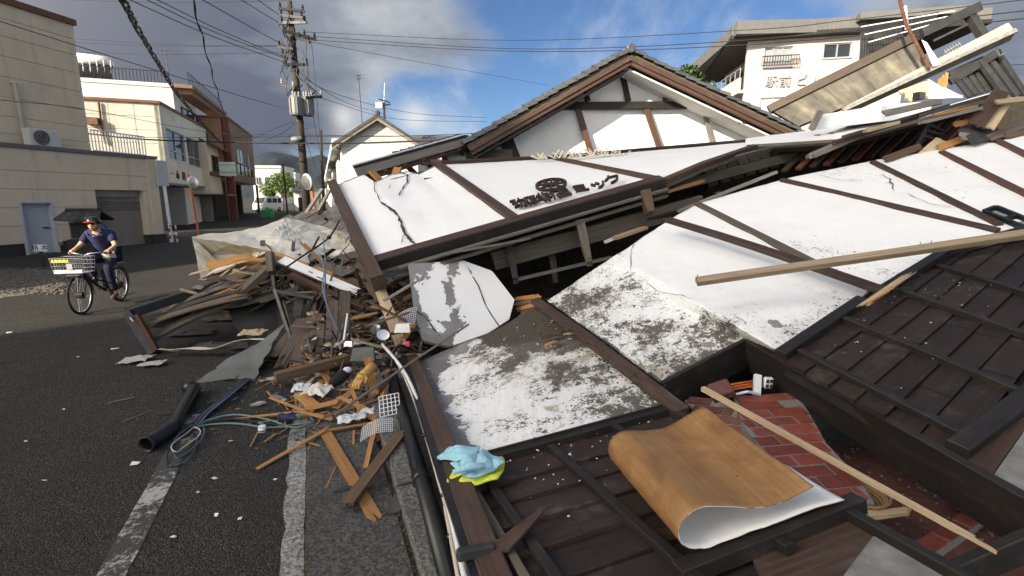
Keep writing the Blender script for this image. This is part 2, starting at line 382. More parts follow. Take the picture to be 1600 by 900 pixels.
plain('door_grey', (.47, .49, .52), .5, 0, .05, 3, .05, .002, .03, .25, (.36, .36, .36))
plain('grey_metal_roof', (.15, .148, .142), .6, .2, .1, 3, .1, .003, .05, .3, (.2, .19, .17))
plain('black_timber', (.03, .03, .031), .65, 0, .3, 7, .3, .005, .3, .3, (.09, .088, .085))
plain('grey_flaked', (.12, .122, .125), .8, 0, .55, 18, .4, .004, .3, .6, (.025, .025, .026))
plain('helmet_black', (.02, .02, .022), .3, 0, .2, 5, .05, .002, .1, .1)
plain('navy_cloth', (.022, .028, .085), .85, 0, .2, 14, .5, .006, .05, .15, (.012, .015, .045))
plain('navy_trouser', (.014, .017, .045), .85, 0, .2, 14, .5, .006, .05, .15, (.01, .012, .03))
plain('skin', (.56, .33, .22), .55, 0, .08, 9, .1, .002, .0, .1, (.45, .22, .15))
plain('red_plastic', (.33, .022, .025), .4, 0, .15, 6, .05, .002, .1, .1)
plain('yellow_plastic', (.7, .6, .05), .5, 0, .1, 6, .05, .002, .1, .1)
plain('cream_cloth', (.62, .56, .44), .85, 0, .08, 8, .3, .004, .05, .15)
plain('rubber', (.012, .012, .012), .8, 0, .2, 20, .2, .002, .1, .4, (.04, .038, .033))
plain('lens_dark', (.01, .008, .008), .08, 0, .1, 3, .01, .001, 0, 0)
plain('green_paint', (.05, .38, .14), .5, 0, .15, 6, .1, .003, .1, .2)
plain('sign_green', (.5, .6, .53), .5, 0, .05, 4, .05, .002, .05, .3, (.36, .42, .36))
plain('sign_text', (.1, .2, .17), .6, 0, .1, 4, .02, .001, 0, 0)
plain('letter_brown', (.04, .021, .018), .6, 0, .25, 12, .3, .003, .25, .3, (.08, .065, .06))
plain('wire_black', (.01, .01, .011), .55, 0, .2, 3, .05, .002, .2, .1)
plain('wire_blue', (.09, .13, .19), .5, 0, .2, 5, .05, .002, .35, .3)
plain('wire_teal', (.12, .22, .2), .5, 0, .2, 5, .05, .002, .35, .3)
plain('pole_concrete', (.045, .038, .031), .9, 0, .25, 5, .3, .006, .15, .4, (.08, .07, .06))
plain('porcelain', (.36, .36, .35), .25, 0, .08, 6, .02, .001, .1, .2)
plain('transformer', (.2, .205, .205), .5, .2, .1, 5, .1, .003, .1, .35, (.2, .18, .15))
plain('trunk_bark', (.13, .1, .07), .9, 0, .3, 12, .6, .02, .1, .3)
plain('van_white', (.78, .79, .8), .3, 0, .02, 3, .01, .001, 0, .05)
plain('tarp_white', (.6, .565, .49), .55, 0, .06, 3, .25, .01, .1, .35, (.5, .42, .28))
plain('dark_fabric', (.012, .012, .015), .9, 0, .3, 20, .6, .006, .2, .2)
plain('lilac_cloth', (.55, .5, .62), .9, 0, .1, 20, .5, .004, .1, .1)
plain('blue_cloth', (.33, .58, .67), .95, 0, .14, 45, .9, .006, .05, .12, (.18, .42, .5))
plain('lime_cloth', (.66, .72, .08), .95, 0, .12, 45, .9, .006, .05, .1, (.5, .52, .06))
plain('glove_tan', (.5, .3, .09), .8, 0, .15, 14, .4, .005, .1, .3, (.3, .17, .05))
plain('clear_bag', (.62, .63, .64), .18, 0, .1, 6, .4, .01, .1, .1)
plain('slab_cream', (.36, .325, .245), .7, 0, .12, 6, .2, .004, .1, .6, (.2, .17, .11))
plain('gutter_white', (.62, .62, .6), .5, 0, .06, 6, .1, .003, .1, .4, (.3, .28, .25))
plain('dark_board', (.05, .047, .043), .8, 0, .3, 6, .3, .006, .4, .4, (.1, .09, .08))
plain('grey_sheet', (.12, .125, .118), .75, 0, .2, 5, .25, .006, .3, .5, (.065, .06, .052))
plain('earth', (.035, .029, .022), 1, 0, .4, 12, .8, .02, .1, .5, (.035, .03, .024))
plain('wicker', (.28, .17, .08), .8, 0, .3, 60, .5, .004, .1, .3)
plain('insulation', (.42, .33, .2), .9, 0, .3, 14, .6, .01, .2, .4)
plain('cyan_pipe', (.55, .72, .78), .4, 0, .1, 5, .05, .002, .1, .2)
plain('orange_cable', (.5, .11, .02), .5, 0, .1, 5, .05, .002, .1, .1)
plain('paper', (.7, .69, .66), .9, 0, .06, 6, .2, .004, .15, .2, (.45, .42, .36))
plain('cardboard_grey', (.4, .39, .36), .9, 0, .12, 6, .3, .006, .2, .4, (.25, .23, .2))
plain('pebble', (.13, .115, .095), .95, 0, .35, 6, .3, .01, .9, .4, (.07, .065, .06))
plain('pipe_beige', (.5, .44, .34), .6, 0, .06, 5, .05, .002, .1, .2)
plain('ac_white', (.58, .58, .55), .5, 0, .05, 5, .05, .002, .1, .2)
plain('hair_dark', (.02, .017, .015), .6, 0, .2, 20, .2, .002, 0, 0)
def leafmat(name, c):
    b = NB(name, .65); g = b.N('ShaderNodeNewGeometry'); r = g.outputs['Random Per Island']; n = b.noise(b.obj, .9, 3)
    col = b.ramp(r, [(0, sc3(c, .55)), (.5, c), (1, (c[0] * 1.7, c[1] * 1.5, c[2] * 1.2))]); b.col(col); return b.m
leafmat('leaf', (.075, .13, .022)); leafmat('leaf_dark', (.035, .07, .016)); leafmat('moss', (.1, .105, .03))
def asphalt():
    b = NB('asphalt', .92); o = b.obj; b.b.inputs['Specular IOR Level'].default_value = .2
    sp = b.vor(o, 85); spc = b.vor(o, 85, 'F1', 'Color'); sx = b.N('ShaderNodeSeparateXYZ'); b.L(spc, sx.inputs[0]); n = b.noise(o, .9, 6, .6); f = b.noise(o, 110, 4, .75); med = b.noise(o, 7, 8, .7); mid = b.noise(o, 28, 5, .7)
    base = b.ramp(sx.outputs[0], [(.0, (.024, .0235, .0215)), (.55, (.05, .0485, .0435)), (.88, (.07, .067, .06)), (1, (.1, .095, .084))])
    base = b.mix(b.mt('MULTIPLY', b.step(mid, .45, .75), .55), base, (.034, .033, .03)); base = b.mix(b.mt('MULTIPLY', b.step(n, .42, .68), .45), base, (.033, .032, .0285)); base = b.mix(b.mt('MULTIPLY', b.step(med, .55, .75), .5), base, (.088, .08, .066))
    base = b.mix(b.mt('MULTIPLY', b.step(f, .64, .72), .4), base, (.13, .122, .108))
    cr = b.vor(o, .5, 'DISTANCE_TO_EDGE'); cn = b.mt('ADD', cr, b.mt('MULTIPLY', b.mt('SUBTRACT', med, .5), .06)); ck = b.mt('MULTIPLY', b.mt('SUBTRACT', 1., b.step(cn, .001, .012)), b.step(b.noise(o, .35, 2), .5, .62)); base = b.mix(ck, base, (.014, .013, .012))
    b.col(base); b.bump(b.mt('SUBTRACT', b.mt('ADD', b.mt('MULTIPLY', sp, -1.2), b.mt('MULTIPLY', f, .8)), b.mt('MULTIPLY', ck, 1.5)), 1., .012)
asphalt()
def gravelly():
    b = NB('gravel_ground', .95); o = b.obj; sp = b.vor(o, 22, 'F1', 'Color'); dd = b.vor(o, 22); n = b.noise(o, 1.5, 5)
    sepx = b.N('ShaderNodeSeparateXYZ'); b.L(sp, sepx.inputs[0])
    base = b.ramp(sepx.outputs[0], [(0, (.05, .045, .04)), (.6, (.13, .115, .1)), (1, (.27, .25, .22))]); base = b.mix(b.step(n, .4, .75), base, (.075, .065, .055))
    b.col(base); b.bump(dd, .8, .02)
gravelly()
def worn_paint():
    b = NB('worn_paint', .85); o = b.obj; n = b.noise(o, 22, 10, .78); n2 = b.noise(o, 2.2, 5, .6); m = b.step(b.mt('ADD', n, b.mt('MULTIPLY', n2, .9)), .97, 1.06)
    sp = b.vor(o, 95); base = b.ramp(sp, [(.0, (.11, .105, .095)), (.5, (.05, .047, .043))]); b.col(b.mix(m, base, (.4, .39, .36))); b.bump(b.mt('ADD', m, sp), .5, .004)
worn_paint()
def slab(name, c, edge=.0):
    b = NB(name, .9); o = b.obj; n = b.noise(o, 2.2, 6, .6); sp = b.vor(o, 120); f = b.noise(o, 60, 5, .7); n4 = b.noise(o, 11, 6, .7)
    f2 = b.vor(o, 70, 'F1', 'Color'); sx = b.N('ShaderNodeSeparateXYZ'); b.L(f2, sx.inputs[0]); base = b.ramp(b.mt('ADD', b.mt('MULTIPLY', f, .6), b.mt('MULTIPLY', sx.outputs[0], .4)), [(.25, sc3(c, .4)), (.5, c), (.8, sc3(c, 2.0))]); base = b.mix(b.mt('MULTIPLY', b.step(n, .5, .7), .6), base, sc3(c, .55))
    base = b.mix(b.mt('MULTIPLY', b.step(n4, .6, .7), .7), base, sc3(c, 1.7)); b.col(base); b.bump(b.mt('ADD', f, b.mt('MULTIPLY', n4, 1.5)), .9, .008)
slab('walk_concrete', (.07, .0685, .062)); slab('seam_concrete', (.24, .232, .215)); slab('edge_concrete', (.12, .117, .108))
def plaster(name, clean=(.82, .815, .8), moss=True):
    """white render; attributes: dirt (soil and lichen), peel (render lost down to grey backing), soil (loose earth)"""
    b = NB(name, .75); o = b.obj; d = b.attr('dirt'); p = b.attr('peel'); so = b.attr('soil')
    n1 = b.noise(o, 15, 10, .78, .3); n2 = b.noise(o, 1.4, 6, .6); n3 = b.noise(o, 45, 6, .7); n4 = b.noise(b.mapv(o, (1, 1, 1), (4, 9, 2)), 3.2, 9, .62, .3); v = b.vor(o, 30); streak = b.noise(b.mapv(o, (9, 1.6, 3)), 2, 6, .7)
    pat = b.noise(b.mapv(o, (1, 1, 1), (7, 3, 1)), 2.1, 4, .6); d0 = d; d = b.mt('MULTIPLY', d, b.mt('MAXIMUM', b.mt('MULTIPLY_ADD', pat, 4.2), .12) if False else b.mt('MAXIMUM', b.mt('SUBTRACT', b.mt('MULTIPLY', pat, 4.6), 1.35), .1))
    base = b.mix(b.mt('MULTIPLY', b.step(n2, .42, .8), .3), clean, (.66, .64, .6))
    base = b.mix(b.mt('MULTIPLY', b.step(n3, .55, .85), .25), base, (.6, .59, .57))
    # grey smear
    sm = b.mt('MULTIPLY', b.step(b.mt('ADD', streak, b.mt('MULTIPLY', d0, .4)), .5, .95), b.mt('MULTIPLY', d0, .8, clamp=True)); base = b.mix(b.mt('MULTIPLY', sm, .5), base, (.36, .35, .31))
    # flecks of soil and lichen
    fl = b.step(b.mt('ADD', n1, b.mt('MULTIPLY', d, .2)), .68, .72); fl2 = b.step(b.mt('ADD', n3, b.mt('MULTIPLY', d, .2)), .70, .74); fm = b.mt('MAXIMUM', fl, b.mt('MULTIPLY', fl2, b.step(d, .12, .4)))
    soilc = b.ramp(n3, [(.3, (.028, .023, .017)), (.55, (.066, .056, .042)), (.75, (.15, .13, .085))])
    li = b.mt('MULTIPLY', b.step(b.mt('ADD', b.noise(b.mapv(o, (1, 1, 1), (2, 8, 5)), 3.2, 7, .7), b.mt('MULTIPLY', d0, .1)), .62, .72), b.step(d0, .2, .7)); base = b.mix(b.mt('MULTIPLY', li, .75), base, (.24, .2, .125))
    base = b.mix(b.mt('MULTIPLY', fm, .93), base, soilc)
    # lost render
    pe = b.step(b.mt('ADD', b.mt('ADD', b.mt('MULTIPLY', n4, .75), b.mt('MULTIPLY', n1, .25)), b.mt('MULTIPLY', b.mt('SUBTRACT', p, .5), .95)), .545, .56)
    greyc = b.ramp(n3, [(.3, (.17, .165, .16)), (.7, (.33, .325, .315))]); greyc = b.mix(b.step(n2, .4, .65), greyc, (.15, .146, .14))
    base = b.mix(pe, base, greyc)
    sl = b.step(b.mt('ADD', n1, b.mt('MULTIPLY', b.mt('SUBTRACT', so, .5), 1.1)), .6, .68); base = b.mix(sl, base, soilc)
    b.col(base); h = b.mt('ADD', b.mt('MULTIPLY', fm, .5), b.mt('MULTIPLY', n3, .18)); h = b.mt('SUBTRACT', h, b.mt('MULTIPLY', pe, .9)); h = b.mt('ADD', h, b.mt('MULTIPLY', b.mt('MULTIPLY', sl, v), .9)); b.bump(h, .7, .007)
plaster('plaster')
def mottled():
    b = NB('mottled_concrete', .85); st = b.noise(b.mapv(b.uvc, (1.5, .25, 1)), 2.2, 6, .6); n = b.noise(b.obj, 2.5, 7, .65); f = b.noise(b.obj, 20, 4)
    base = b.ramp(b.mt('ADD', b.mt('MULTIPLY', st, .6), b.mt('MULTIPLY', n, .4)), [(.4, (.055, .05, .042)), (.53, (.115, .105, .085)), (.68, (.24, .215, .15))]); b.col(base); b.bump(f, .3, .005)
mottled()
def veneer():
    b = NB('veneer', .6); u = b.uvc; g = b.noise(b.mapv(u, (40, 1.3, 1)), 1, 5, .6, .4); w = b.noise(b.mapv(u, (2.2, 2, 1)), 1.5, 5, .6, 1.2); f = b.noise(u, 24, 4)
    base = b.ramp(w, [(.3, (.2, .1, .036)), (.5, (.28, .145, .054)), (.72, (.36, .2, .082))]); base = b.mix(b.mt('MULTIPLY', b.step(g, .42, .7), .5), base, (.17, .08, .027))
    sp = b.vor(u, 4.2); base = b.mix(b.mt('MULTIPLY', b.mt('SUBTRACT', 1., b.step(sp, .03, .05)), .8), base, (.08, .035, .015)); b.col(base); b.bump(g, .08, .002)
veneer()
def tarp():
    b = NB('tarp_sheet', .7); n = b.noise(b.obj, 2.2, 6, .6, .8); f = b.noise(b.obj, 16, 5); n2 = b.noise(b.obj, 5, 5)
    base = b.ramp(n, [(.36, (.7, .68, .64)), (.54, (.64, .59, .47)), (.66, (.46, .36, .2)), (.78, (.2, .14, .09))]); base = b.mix(b.mt('MULTIPLY', b.step(n2, .5, .7), .35), base, (.7, .68, .65)); b.col(base); b.bump(b.mt('ADD', f, n2), .4, .012)
tarp()
def hillmat():
    b = NB('hazy_forest', .95); n = b.noise(b.obj, .02, 8, .7); n2 = b.noise(b.obj, .004, 5); base = b.ramp(n, [(.35, (.007, .013, .02)), (.65, (.017, .029, .035))]); b.col(b.mix(b.step(n2, .4, .7), base, (.011, .018, .026))); b.bump(n, .8, 8)  # blue of distant haze is mixed into the forest colour
hillmat()
# ------------------------------------------------------------------ ground, road markings, kerb, hills
def hz(y): return max(0.0, min(3.0, (y - 30) * .018))
def ground():
    mb = MB(); ys = [-90, -20, -2, 2, 6, 10, 16, 22, 30, 40, 60, 90, 140, 240, 900, 4000]; xs = [-4000, -300, -60, -30, -16, -8, -2, 4, 10, 30, 90, 400, 4000]
    for a in range(len(xs) - 1):
        for b in range(len(ys) - 1):
            mb.face([(xs[a], ys[b], hz(ys[b])), (xs[a + 1], ys[b], hz(ys[b])), (xs[a + 1], ys[b + 1], hz(ys[b + 1])), (xs[a], ys[b + 1], hz(ys[b + 1]))])
    mb.build('ground', M['asphalt'], kind='structure', weld=True)
ground()
def st(s, l, z): return SD * s + SR * l + UP * z          # street coordinates: along, across
def wob(s, k, a=.03): return a * (mnoise.noise(V(s * 2.3, k, 0)) + .6 * mnoise.noise(V(s * 7, k + 5, 0)))
def strip(name, l0, l1, s0, s1, z, mat, w0=.03, w1=.03, n=80):
    mb = MB(); mb.grid(lambda u, v: st(s0 + (s1 - s0) * v, (l0 + wob(s0 + (s1 - s0) * v, 1, w0)) if u < .5 else (l1 + wob(s0 + (s1 - s0) * v, 9, w1)), z), 1, n)
    return mb.build(name, M[mat], kind='structure')
strip('road_edge_line', -1.18, -1.03, -3, 5.0, .004, 'worn_paint', .015, .015)
strip('gutter_seam', -.285, -.165, -3, 7.5, .006, 'seam_concrete', .05, .012, 110)
def pavement():
    mb = MB()
    mb.hexa([st(-3, -.16, -.05), st(9, -.16, -.05), st(9, .37, -.05), st(-3, .37, -.05)], [st(-3, -.16, .008), st(9, -.16, .008), st(9, .37, .008), st(-3, .37, .008)])
    p = mb.build('pavement', M['walk_concrete'], kind='structure')
    for k, (a, b) in enumerate([(-2, .5), (.52, 1.75), (1.77, 3.0), (3.02, 4.4), (4.42, 6.4)]):
        m = MB(); w = .012 * (k % 2)
        m.hexa([st(a, .40, -.05), st(b, .40, -.05), st(b, .60, -.05), st(a, .60, -.05)], [st(a, .40, .075 + w), st(b, .40, .08 + w), st(b, .60, .08 + w), st(a, .60, .085 + w)])
        m.build('kerb_stone', M['edge_concrete'], p, bevel=.012)
    for s in (1.55, 2.25, 2.9):                               # drain slots
        m = MB(); m.grid(lambda u, v: st(s + .02 + .03 * v, .12 + .13 * u, .0125), 4, 2); m.build('drain_slot', M['rubber'], p)
pavement()
def footing():                                              # paved yard under the house
    m = MB(); m.hexa([st(-3, .62, -.05), st(9, .62, -.05), st(9, 9, -.05), st(-3, 9, -.05)], [st(-3, .62, .05), st(9, .62, .05), st(9, 9, .05), st(-3, 9, .05)])
    m.build('house_plot', M['dark_concrete'], kind='structure')
footing()
def gravel_lot():
    mb = MB(); pts = [G(-260, 520, .005), G(-60, 472, .005), G(40, 461, .005), G(104, 444, .005), G(98, 424, .005), G(60, 420, .005), G(-20, 423, .005), G(-200, 432, .005)]
    mb.face(pts); mb.build('gravel_lot', M['gravel_ground'], kind='structure')
    m = MB(); r = random.Random(3)
    for _ in range(900):
        p = G(r.uniform(-40, 105), r.uniform(418, 460)); q = r.uniform(.02, .055)
        m.ball((p.x, p.y, q * .2), q, q * r.uniform(.6, 1), q * .5, 5, Matrix.Rotation(r.uniform(0, 3), 3, 'Z'))
    m.build('loose_pebbles', M['pebble'], kind='stuff', label='loose grey pebbles covering the lot behind the cyclist', cat='gravel')
gravel_lot()
def hills():
    r = random.Random(2); mb = MB()
    prof = [(300, 300), (330, 282), (365, 276), (390, 262), (402, 250), (415, 241), (432, 239), (455, 242), (480, 248), (505, 243), (540, 262), (590, 280), (660, 292), (800, 300)]
    def ridge(x):
        for (a, ya), (b, yb) in zip(prof, prof[1:]):
            if a <= x <= b: f = (x - a) / (b - a); f = f * f * (3 - 2 * f); return ya + (yb - ya) * f
        return 300
    def fn(u, v):
        x = 300 + 500 * u; t = 2600 - 1400 * v; y = ridge(x); zr = 1.95 + ray(x, y).z * 2600
        n = mnoise.fractal(V(x * .02, v * 3, 1), 1, 2, 5)
        z = zr * (1 - v) ** 1.15 + n * 26 * (.25 + math.sin(math.pi * v)) * (1 if v < 1 else 0)
        p = D(x, 313, t); return V(p.x, p.y, max(z, -5))
    mb.grid(fn, 90, 26); mb.build('hills', M['hazy_forest'], kind='structure', smooth=True)
hills()
# ------------------------------------------------------------------ buildings
class Face:
    def __init__(s, o, dx, toward=None):
        s.o = V(o[0], o[1], 0); s.dx = V(dx[0], dx[1], 0).normalized(); n = s.dx.cross(UP)
        t = (toward or EYE) - s.o
        s.n = n if n.dot(t) > 0 else -n; s.pl = (s.o, s.n)
    def at(s, u, z, d=0.): return s.o + s.dx * u + UP * z + s.n * d
    def px(s, x, y):
        p = PL(x, y, s.pl) - s.o; return p.dot(s.dx), p.z
    def su(s, x, y): return s.px(x, y)[0]
    def zz(s, x, y): return s.px(x, y)[1]
    def rect(s, mb, u0, u1, z0, z1, d0, d1):
        mb.hexa([s.at(u0, z0, d0), s.at(u1, z0, d0), s.at(u1, z0, d1), s.at(u0, z0, d1)], [s.at(u0, z1, d0), s.at(u1, z1, d0), s.at(u1, z1, d1), s.at(u0, z1, d1)]); return mb
    def cells(s, u0, u1, z0, z1, holes):
        out = [(u0, u1, z0, z1)]
        for h in holes:
            nx = []
            for (a, b, c, d) in out:
                A, B, Cc, Dd = max(a, h[0]), min(b, h[1]), max(c, h[2]), min(d, h[3])
                if A >= B or Cc >= Dd: nx.append((a, b, c, d)); continue
                for q in ((a, A, c, d), (B, b, c, d), (A, B, c, Cc), (A, B, Dd, d)):
                    if q[1] - q[0] > 1e-3 and q[3] - q[2] > 1e-3: nx.append(q)
            out = nx
        return out
    def wall(s, mb, u0, u1, z0, z1, holes=(), d0=-.2, d1=0.):
        for (a, b, c, d) in s.cells(u0, u1, z0, z1, holes): s.rect(mb, a, b, c, d, d0, d1)
        return mb
def window(F, par, u0, u1, z0, z1, n=2, fm='alu', gm='glass_dark', d=-.1, sill=True, mid=None, curt=None):
    mb = MB(); w = .05
    for r in ((u0, u1, z0, z0 + w), (u0, u1, z1 - w, z1), (u0, u0 + w, z0 + w, z1 - w), (u1 - w, u1, z0 + w, z1 - w)): F.rect(mb, *r, d, d + .08)
    for k in range(1, n): u = u0 + (u1 - u0) * k / n; F.rect(mb, u - .03, u + .03, z0 + w, z1 - w, d, d + .075)
    if mid: F.rect(mb, u0 + w, u1 - w, z0 + (z1 - z0) * mid - .03, z0 + (z1 - z0) * mid + .03, d, d + .07)
    f = mb.build('window', M[fm], par)
    for k in range(n):
        a, b = u0 + (u1 - u0) * k / n, u0 + (u1 - u0) * (k + 1) / n
        m = MB(); F.rect(m, a, b, z0, z1, d + .01 + .012 * (k % 2), d + .02 + .012 * (k % 2)); m.build('pane', M[gm if not (curt and k in curt) else 'curtain'], f)
    m = MB(); F.rect(m, u0 - .02, u1 + .02, z0 - .02, z1 + .02, d - .25, d - .2); m.build('window_recess', M['rubber'], f)
    if sill: m = MB(); F.rect(m, u0 - .05, u1 + .05, z0 - .06, z0, -.1, .06); m.build('sill', M[fm], f)
    return f
def railing(F, par, u0, u1, z0, z1, d, mat, n, name='railing', r=.014):
    mb = MB(); F.rect(mb, u0, u1, z1 - .05, z1, d - .02, d + .02); F.rect(mb, u0, u1, z0, z0 + .04, d - .015, d + .015)
    rl = mb.build(name, M[mat], par)
    for k in range(n + 1):
        u = u0 + (u1 - u0) * k / n; m = MB(); F.rect(m, u - r, u + r, z0 + .04, z1 - .05, d - r, d + r); m.build('bar', M[mat], rl)
    return rl
def siding(F, par, u0, u1, zs, holes, mat, th=.06, d=0., name='siding_panel', gap=.018, sub=None):
    for a, b in zip(zs, zs[1:]):
        segs = [(u0, u1)] if not sub else list(zip(sub, sub[1:]))
        for (p, q) in segs:
            m = MB()
            for c in F.cells(p + (gap / 2 if sub else 0), q - (gap / 2 if sub else 0), a + gap / 2, b - gap / 2, holes): F.rect(m, *c, d, d + th)
            if m.v: m.build(name, M[mat], par)
# --- beige building at the left
def beige():
    A = G(57, 397); F = Face(A, V(*(ray(980, 313).xy), 0)); t = thing('beige_building', 'large beige panelled building with grey door and roller shutter, at left', 'building', A)
    uR = F.su(250, 330); zl = F.zz(118, 238); u0 = -24.6
    U = lambda x, y: F.px(x, y)
    d0 = U(40, 380)[0]; d1 = U(89, 380)[0]; dz = F.zz(62, 315)
    s0 = U(153, 340)[0]; s1 = U(229, 340)[0]; szt = F.zz(190, 297)
    holes = [(d0, d1, 0, dz), (s0, s1, 0, szt)]
    zf = F.zz(20, 382)
    mb = MB(); F.wall(mb, u0, uR, zf, zl - .02, holes, -.3, 0); F.rect(mb, u0, uR, 0, zl - .02, -9, -.6); mb.build('wall', M['beige_siding'], t)
    mb = MB(); F.wall(mb, u0, uR, -.1, zf, holes, -.3, .0); mb.build('foundation', M['foundation'], t)
    zs = [zf] + [F.zz(60, y) for y in (352, 324, 296, 268)] + [zl - .03]
    siding(F, t, u0, uR, zs, holes, 'beige_siding', .05)
    mb = MB(); F.rect(mb, u0, uR + .1, zl - .02, zl + .12, -9, .12); mb.build('roof_ledge', M['grey_metal_roof'], t)
    mb = MB(); F.rect(mb, d0, d1, 0, dz, -.2, -.14); dr = mb.build('door', M['door_grey'], t)
    mb = MB(); F.rect(mb, d0 - .01, d1 + .01, dz - .06, dz + .01, -.14, .07); F.rect(mb, d0 - .04, d0 + .04, 0, dz - .06, -.14, .07); F.rect(mb, d1 - .04, d1 + .04, 0, dz - .06, -.14, .07); mb.build('door_frame', M['door_grey'], dr)
    hu, hz_ = U(88, 355); mb = MB(); F.rect(mb, d1 - .3, d1 - .12, hz_ - .02, hz_ + .02, -.13, -.06); mb.build('handle', M['black_metal'], dr)
    # roller shutter: slats
    n = 30; fr = MB(); F.rect(fr, s0, s1, szt - .28, szt, -.35, -.22); sh = fr.build('roller_shutter', M['shutter_tan'], t)
    for k in range(n):
        a = (szt - .28) * k / n; b = (szt - .28) * (k + 1) / n; m = MB()
        m.hexa([F.at(s0, a, -.36), F.at(s1, a, -.36), F.at(s1, a, -.27), F.at(s0, a, -.27)], [F.at(s0, b - .006, -.36), F.at(s1, b - .006, -.36), F.at(s1, b - .006, -.31), F.at(s0, b - .006, -.31)])
        m.build('slat', M['shutter_tan'], sh)
    for k in range(16):
        for j in range(4):
            u = s0 + (s1 - s0) * (k + .5) / 16; m = MB(); F.rect(m, u - .045, u + .045, szt - .86 + j * .105, szt - .81 + j * .105, -.29, -.268); m.build('vent_slot', M['dark_concrete'], sh)
    # upper storey set back
    F2 = Face(F.at(0, 0, -1.1), F.dx); ue = F2.su(135, 190); zt = F2.zz(90, 32)
    mb = MB(); F2.rect(mb, u0, ue, zl + .12, zt, -7.5, -.06); mb.build('upper_wall', M['beige_siding'], t)
    zz = [zl + .13] + [F2.zz(60, y) for y in (214, 188, 160, 130, 100, 71, 45)]; zz = [z for z in zz if z < zt - .1] + [zt]
    siding(F2, t, u0, ue + .02, zz, [], 'beige_siding', .06, -.06)
    mb = MB(); F2.rect(mb, u0, ue + .12, zt, zt + .22, -7.6, .1); mb.build('roof_trim', M['rust_trim'], t)
    mb = MB(); a = F2.px(20, 130); b = F2.px(44, 222); mb.tube([F2.at(a[0] - .05, a[1], -.03), F2.at(a[0], a[1], .1), F2.at(a[0] + .02, b[1] + .12, .1), F2.at(a[0] + .12, b[1], .1)], .07, 8); mb.build('downpipe', M['pipe_beige'], t)
    # end face and pillar
    mb = MB(); F.rect(mb, uR - .45, uR, zf, zl - .03, .052, .1); mb.build('corner_pillar', M['beige_siding'], t)
    mb = MB(); F.rect(mb, uR - .5, uR + .05, -.1, zf, .0, .14); mb.build('pillar_base', M['foundation'], t)
    # grey panel and rain pipe on the corner
    a = F.px(234, 250); b = F.px(254, 291)
    mb = MB(); F.rect(mb, uR - .1, uR + .42, b[1], a[1], .16, .24); mb.build('corner_panel', M['door_grey'], t)
    mb = MB(); mb.tube([F.at(uR + .2, b[1], .2), F.at(uR + .22, 1.2, .2), F.at(uR + .24, 0, .2)], .07, 8); mb.build('rain_pipe', M['white_metal'], t)
    # railing on the ledge to the right of the upper storey
    railing(F, t, F.su(143, 220), F.su(227, 235), zl + .12, F.zz(142, 202), .02, 'white_metal', 17, 'railing', .014)
    # air conditioner on the ledge
    acl = F.su(64, 225); acr = F.su(112, 225)
    ac = thing('air_conditioner', 'outdoor air conditioner unit standing on the ledge of the beige building', 'air conditioner', F.at((acl + acr) / 2, zl + .12, -.6))
    h = .62; mb = MB(); F.rect(mb, acl, acr, zl + .17, zl + .17 + h, -.85, -.5); mb.build('casing', M['ac_white'], ac, bevel=.02)
    cu = acl + (acr - acl) * .38; mb = MB(); mb.lathe(F.at(cu, zl + .48, -.495), F.n, [(.27, 0), (.27, .01), (.23, .012), (.02, .02)], 18); fg = mb.build('fan_grille', M['dark_steel'], ac)
    for k in range(3): m = MB(); m.tube([F.at(cu + (.09 + .07 * k) * math.cos(a * .45), zl + .48 + (.09 + .07 * k) * math.sin(a * .45), -.465) for a in range(14)], .006, 4, closed=True); m.build('ring', M['ac_white'], fg)
    for k in (acl + .12, acr - .12): m = MB(); F.rect(m, k - .05, k + .05, zl + .12, zl + .17, -.85, -.48); m.build('foot', M['black_plastic'], ac)
    return F, uR, zl
BF, BuR, Bzl = beige()
# --- unseen building added behind the camera, its roofline shaped to shade the foreground
def behind():
    n = V(SUN_TO.y, -SUN_TO.x, 0)                       # across the sun's direction
    a = V(.76, -.65, 0); c = SUN_TO * 40
    o = c + a * -10.2; F = Face(o, a, EYE); t = thing('shade_block', 'tall plain block added unseen behind the camera to shade the foreground', 'building', o)
    H = 25.3; m = MB(); m.prism([F.at(0, 0), F.at(19, 0), F.at(19, 27.6), F.at(8.5, 27.4), F.at(0, H)], F.n * -9); m.build('wall', M['pale_render'], t)
    for i in range(7):
        for k in range(5): window(F, t, 1 + 3.6 * k, 3 + 3.6 * k, 1 + 3.2 * i, 2.7 + 3.2 * i, 2, d=.01, sill=False)
behind()
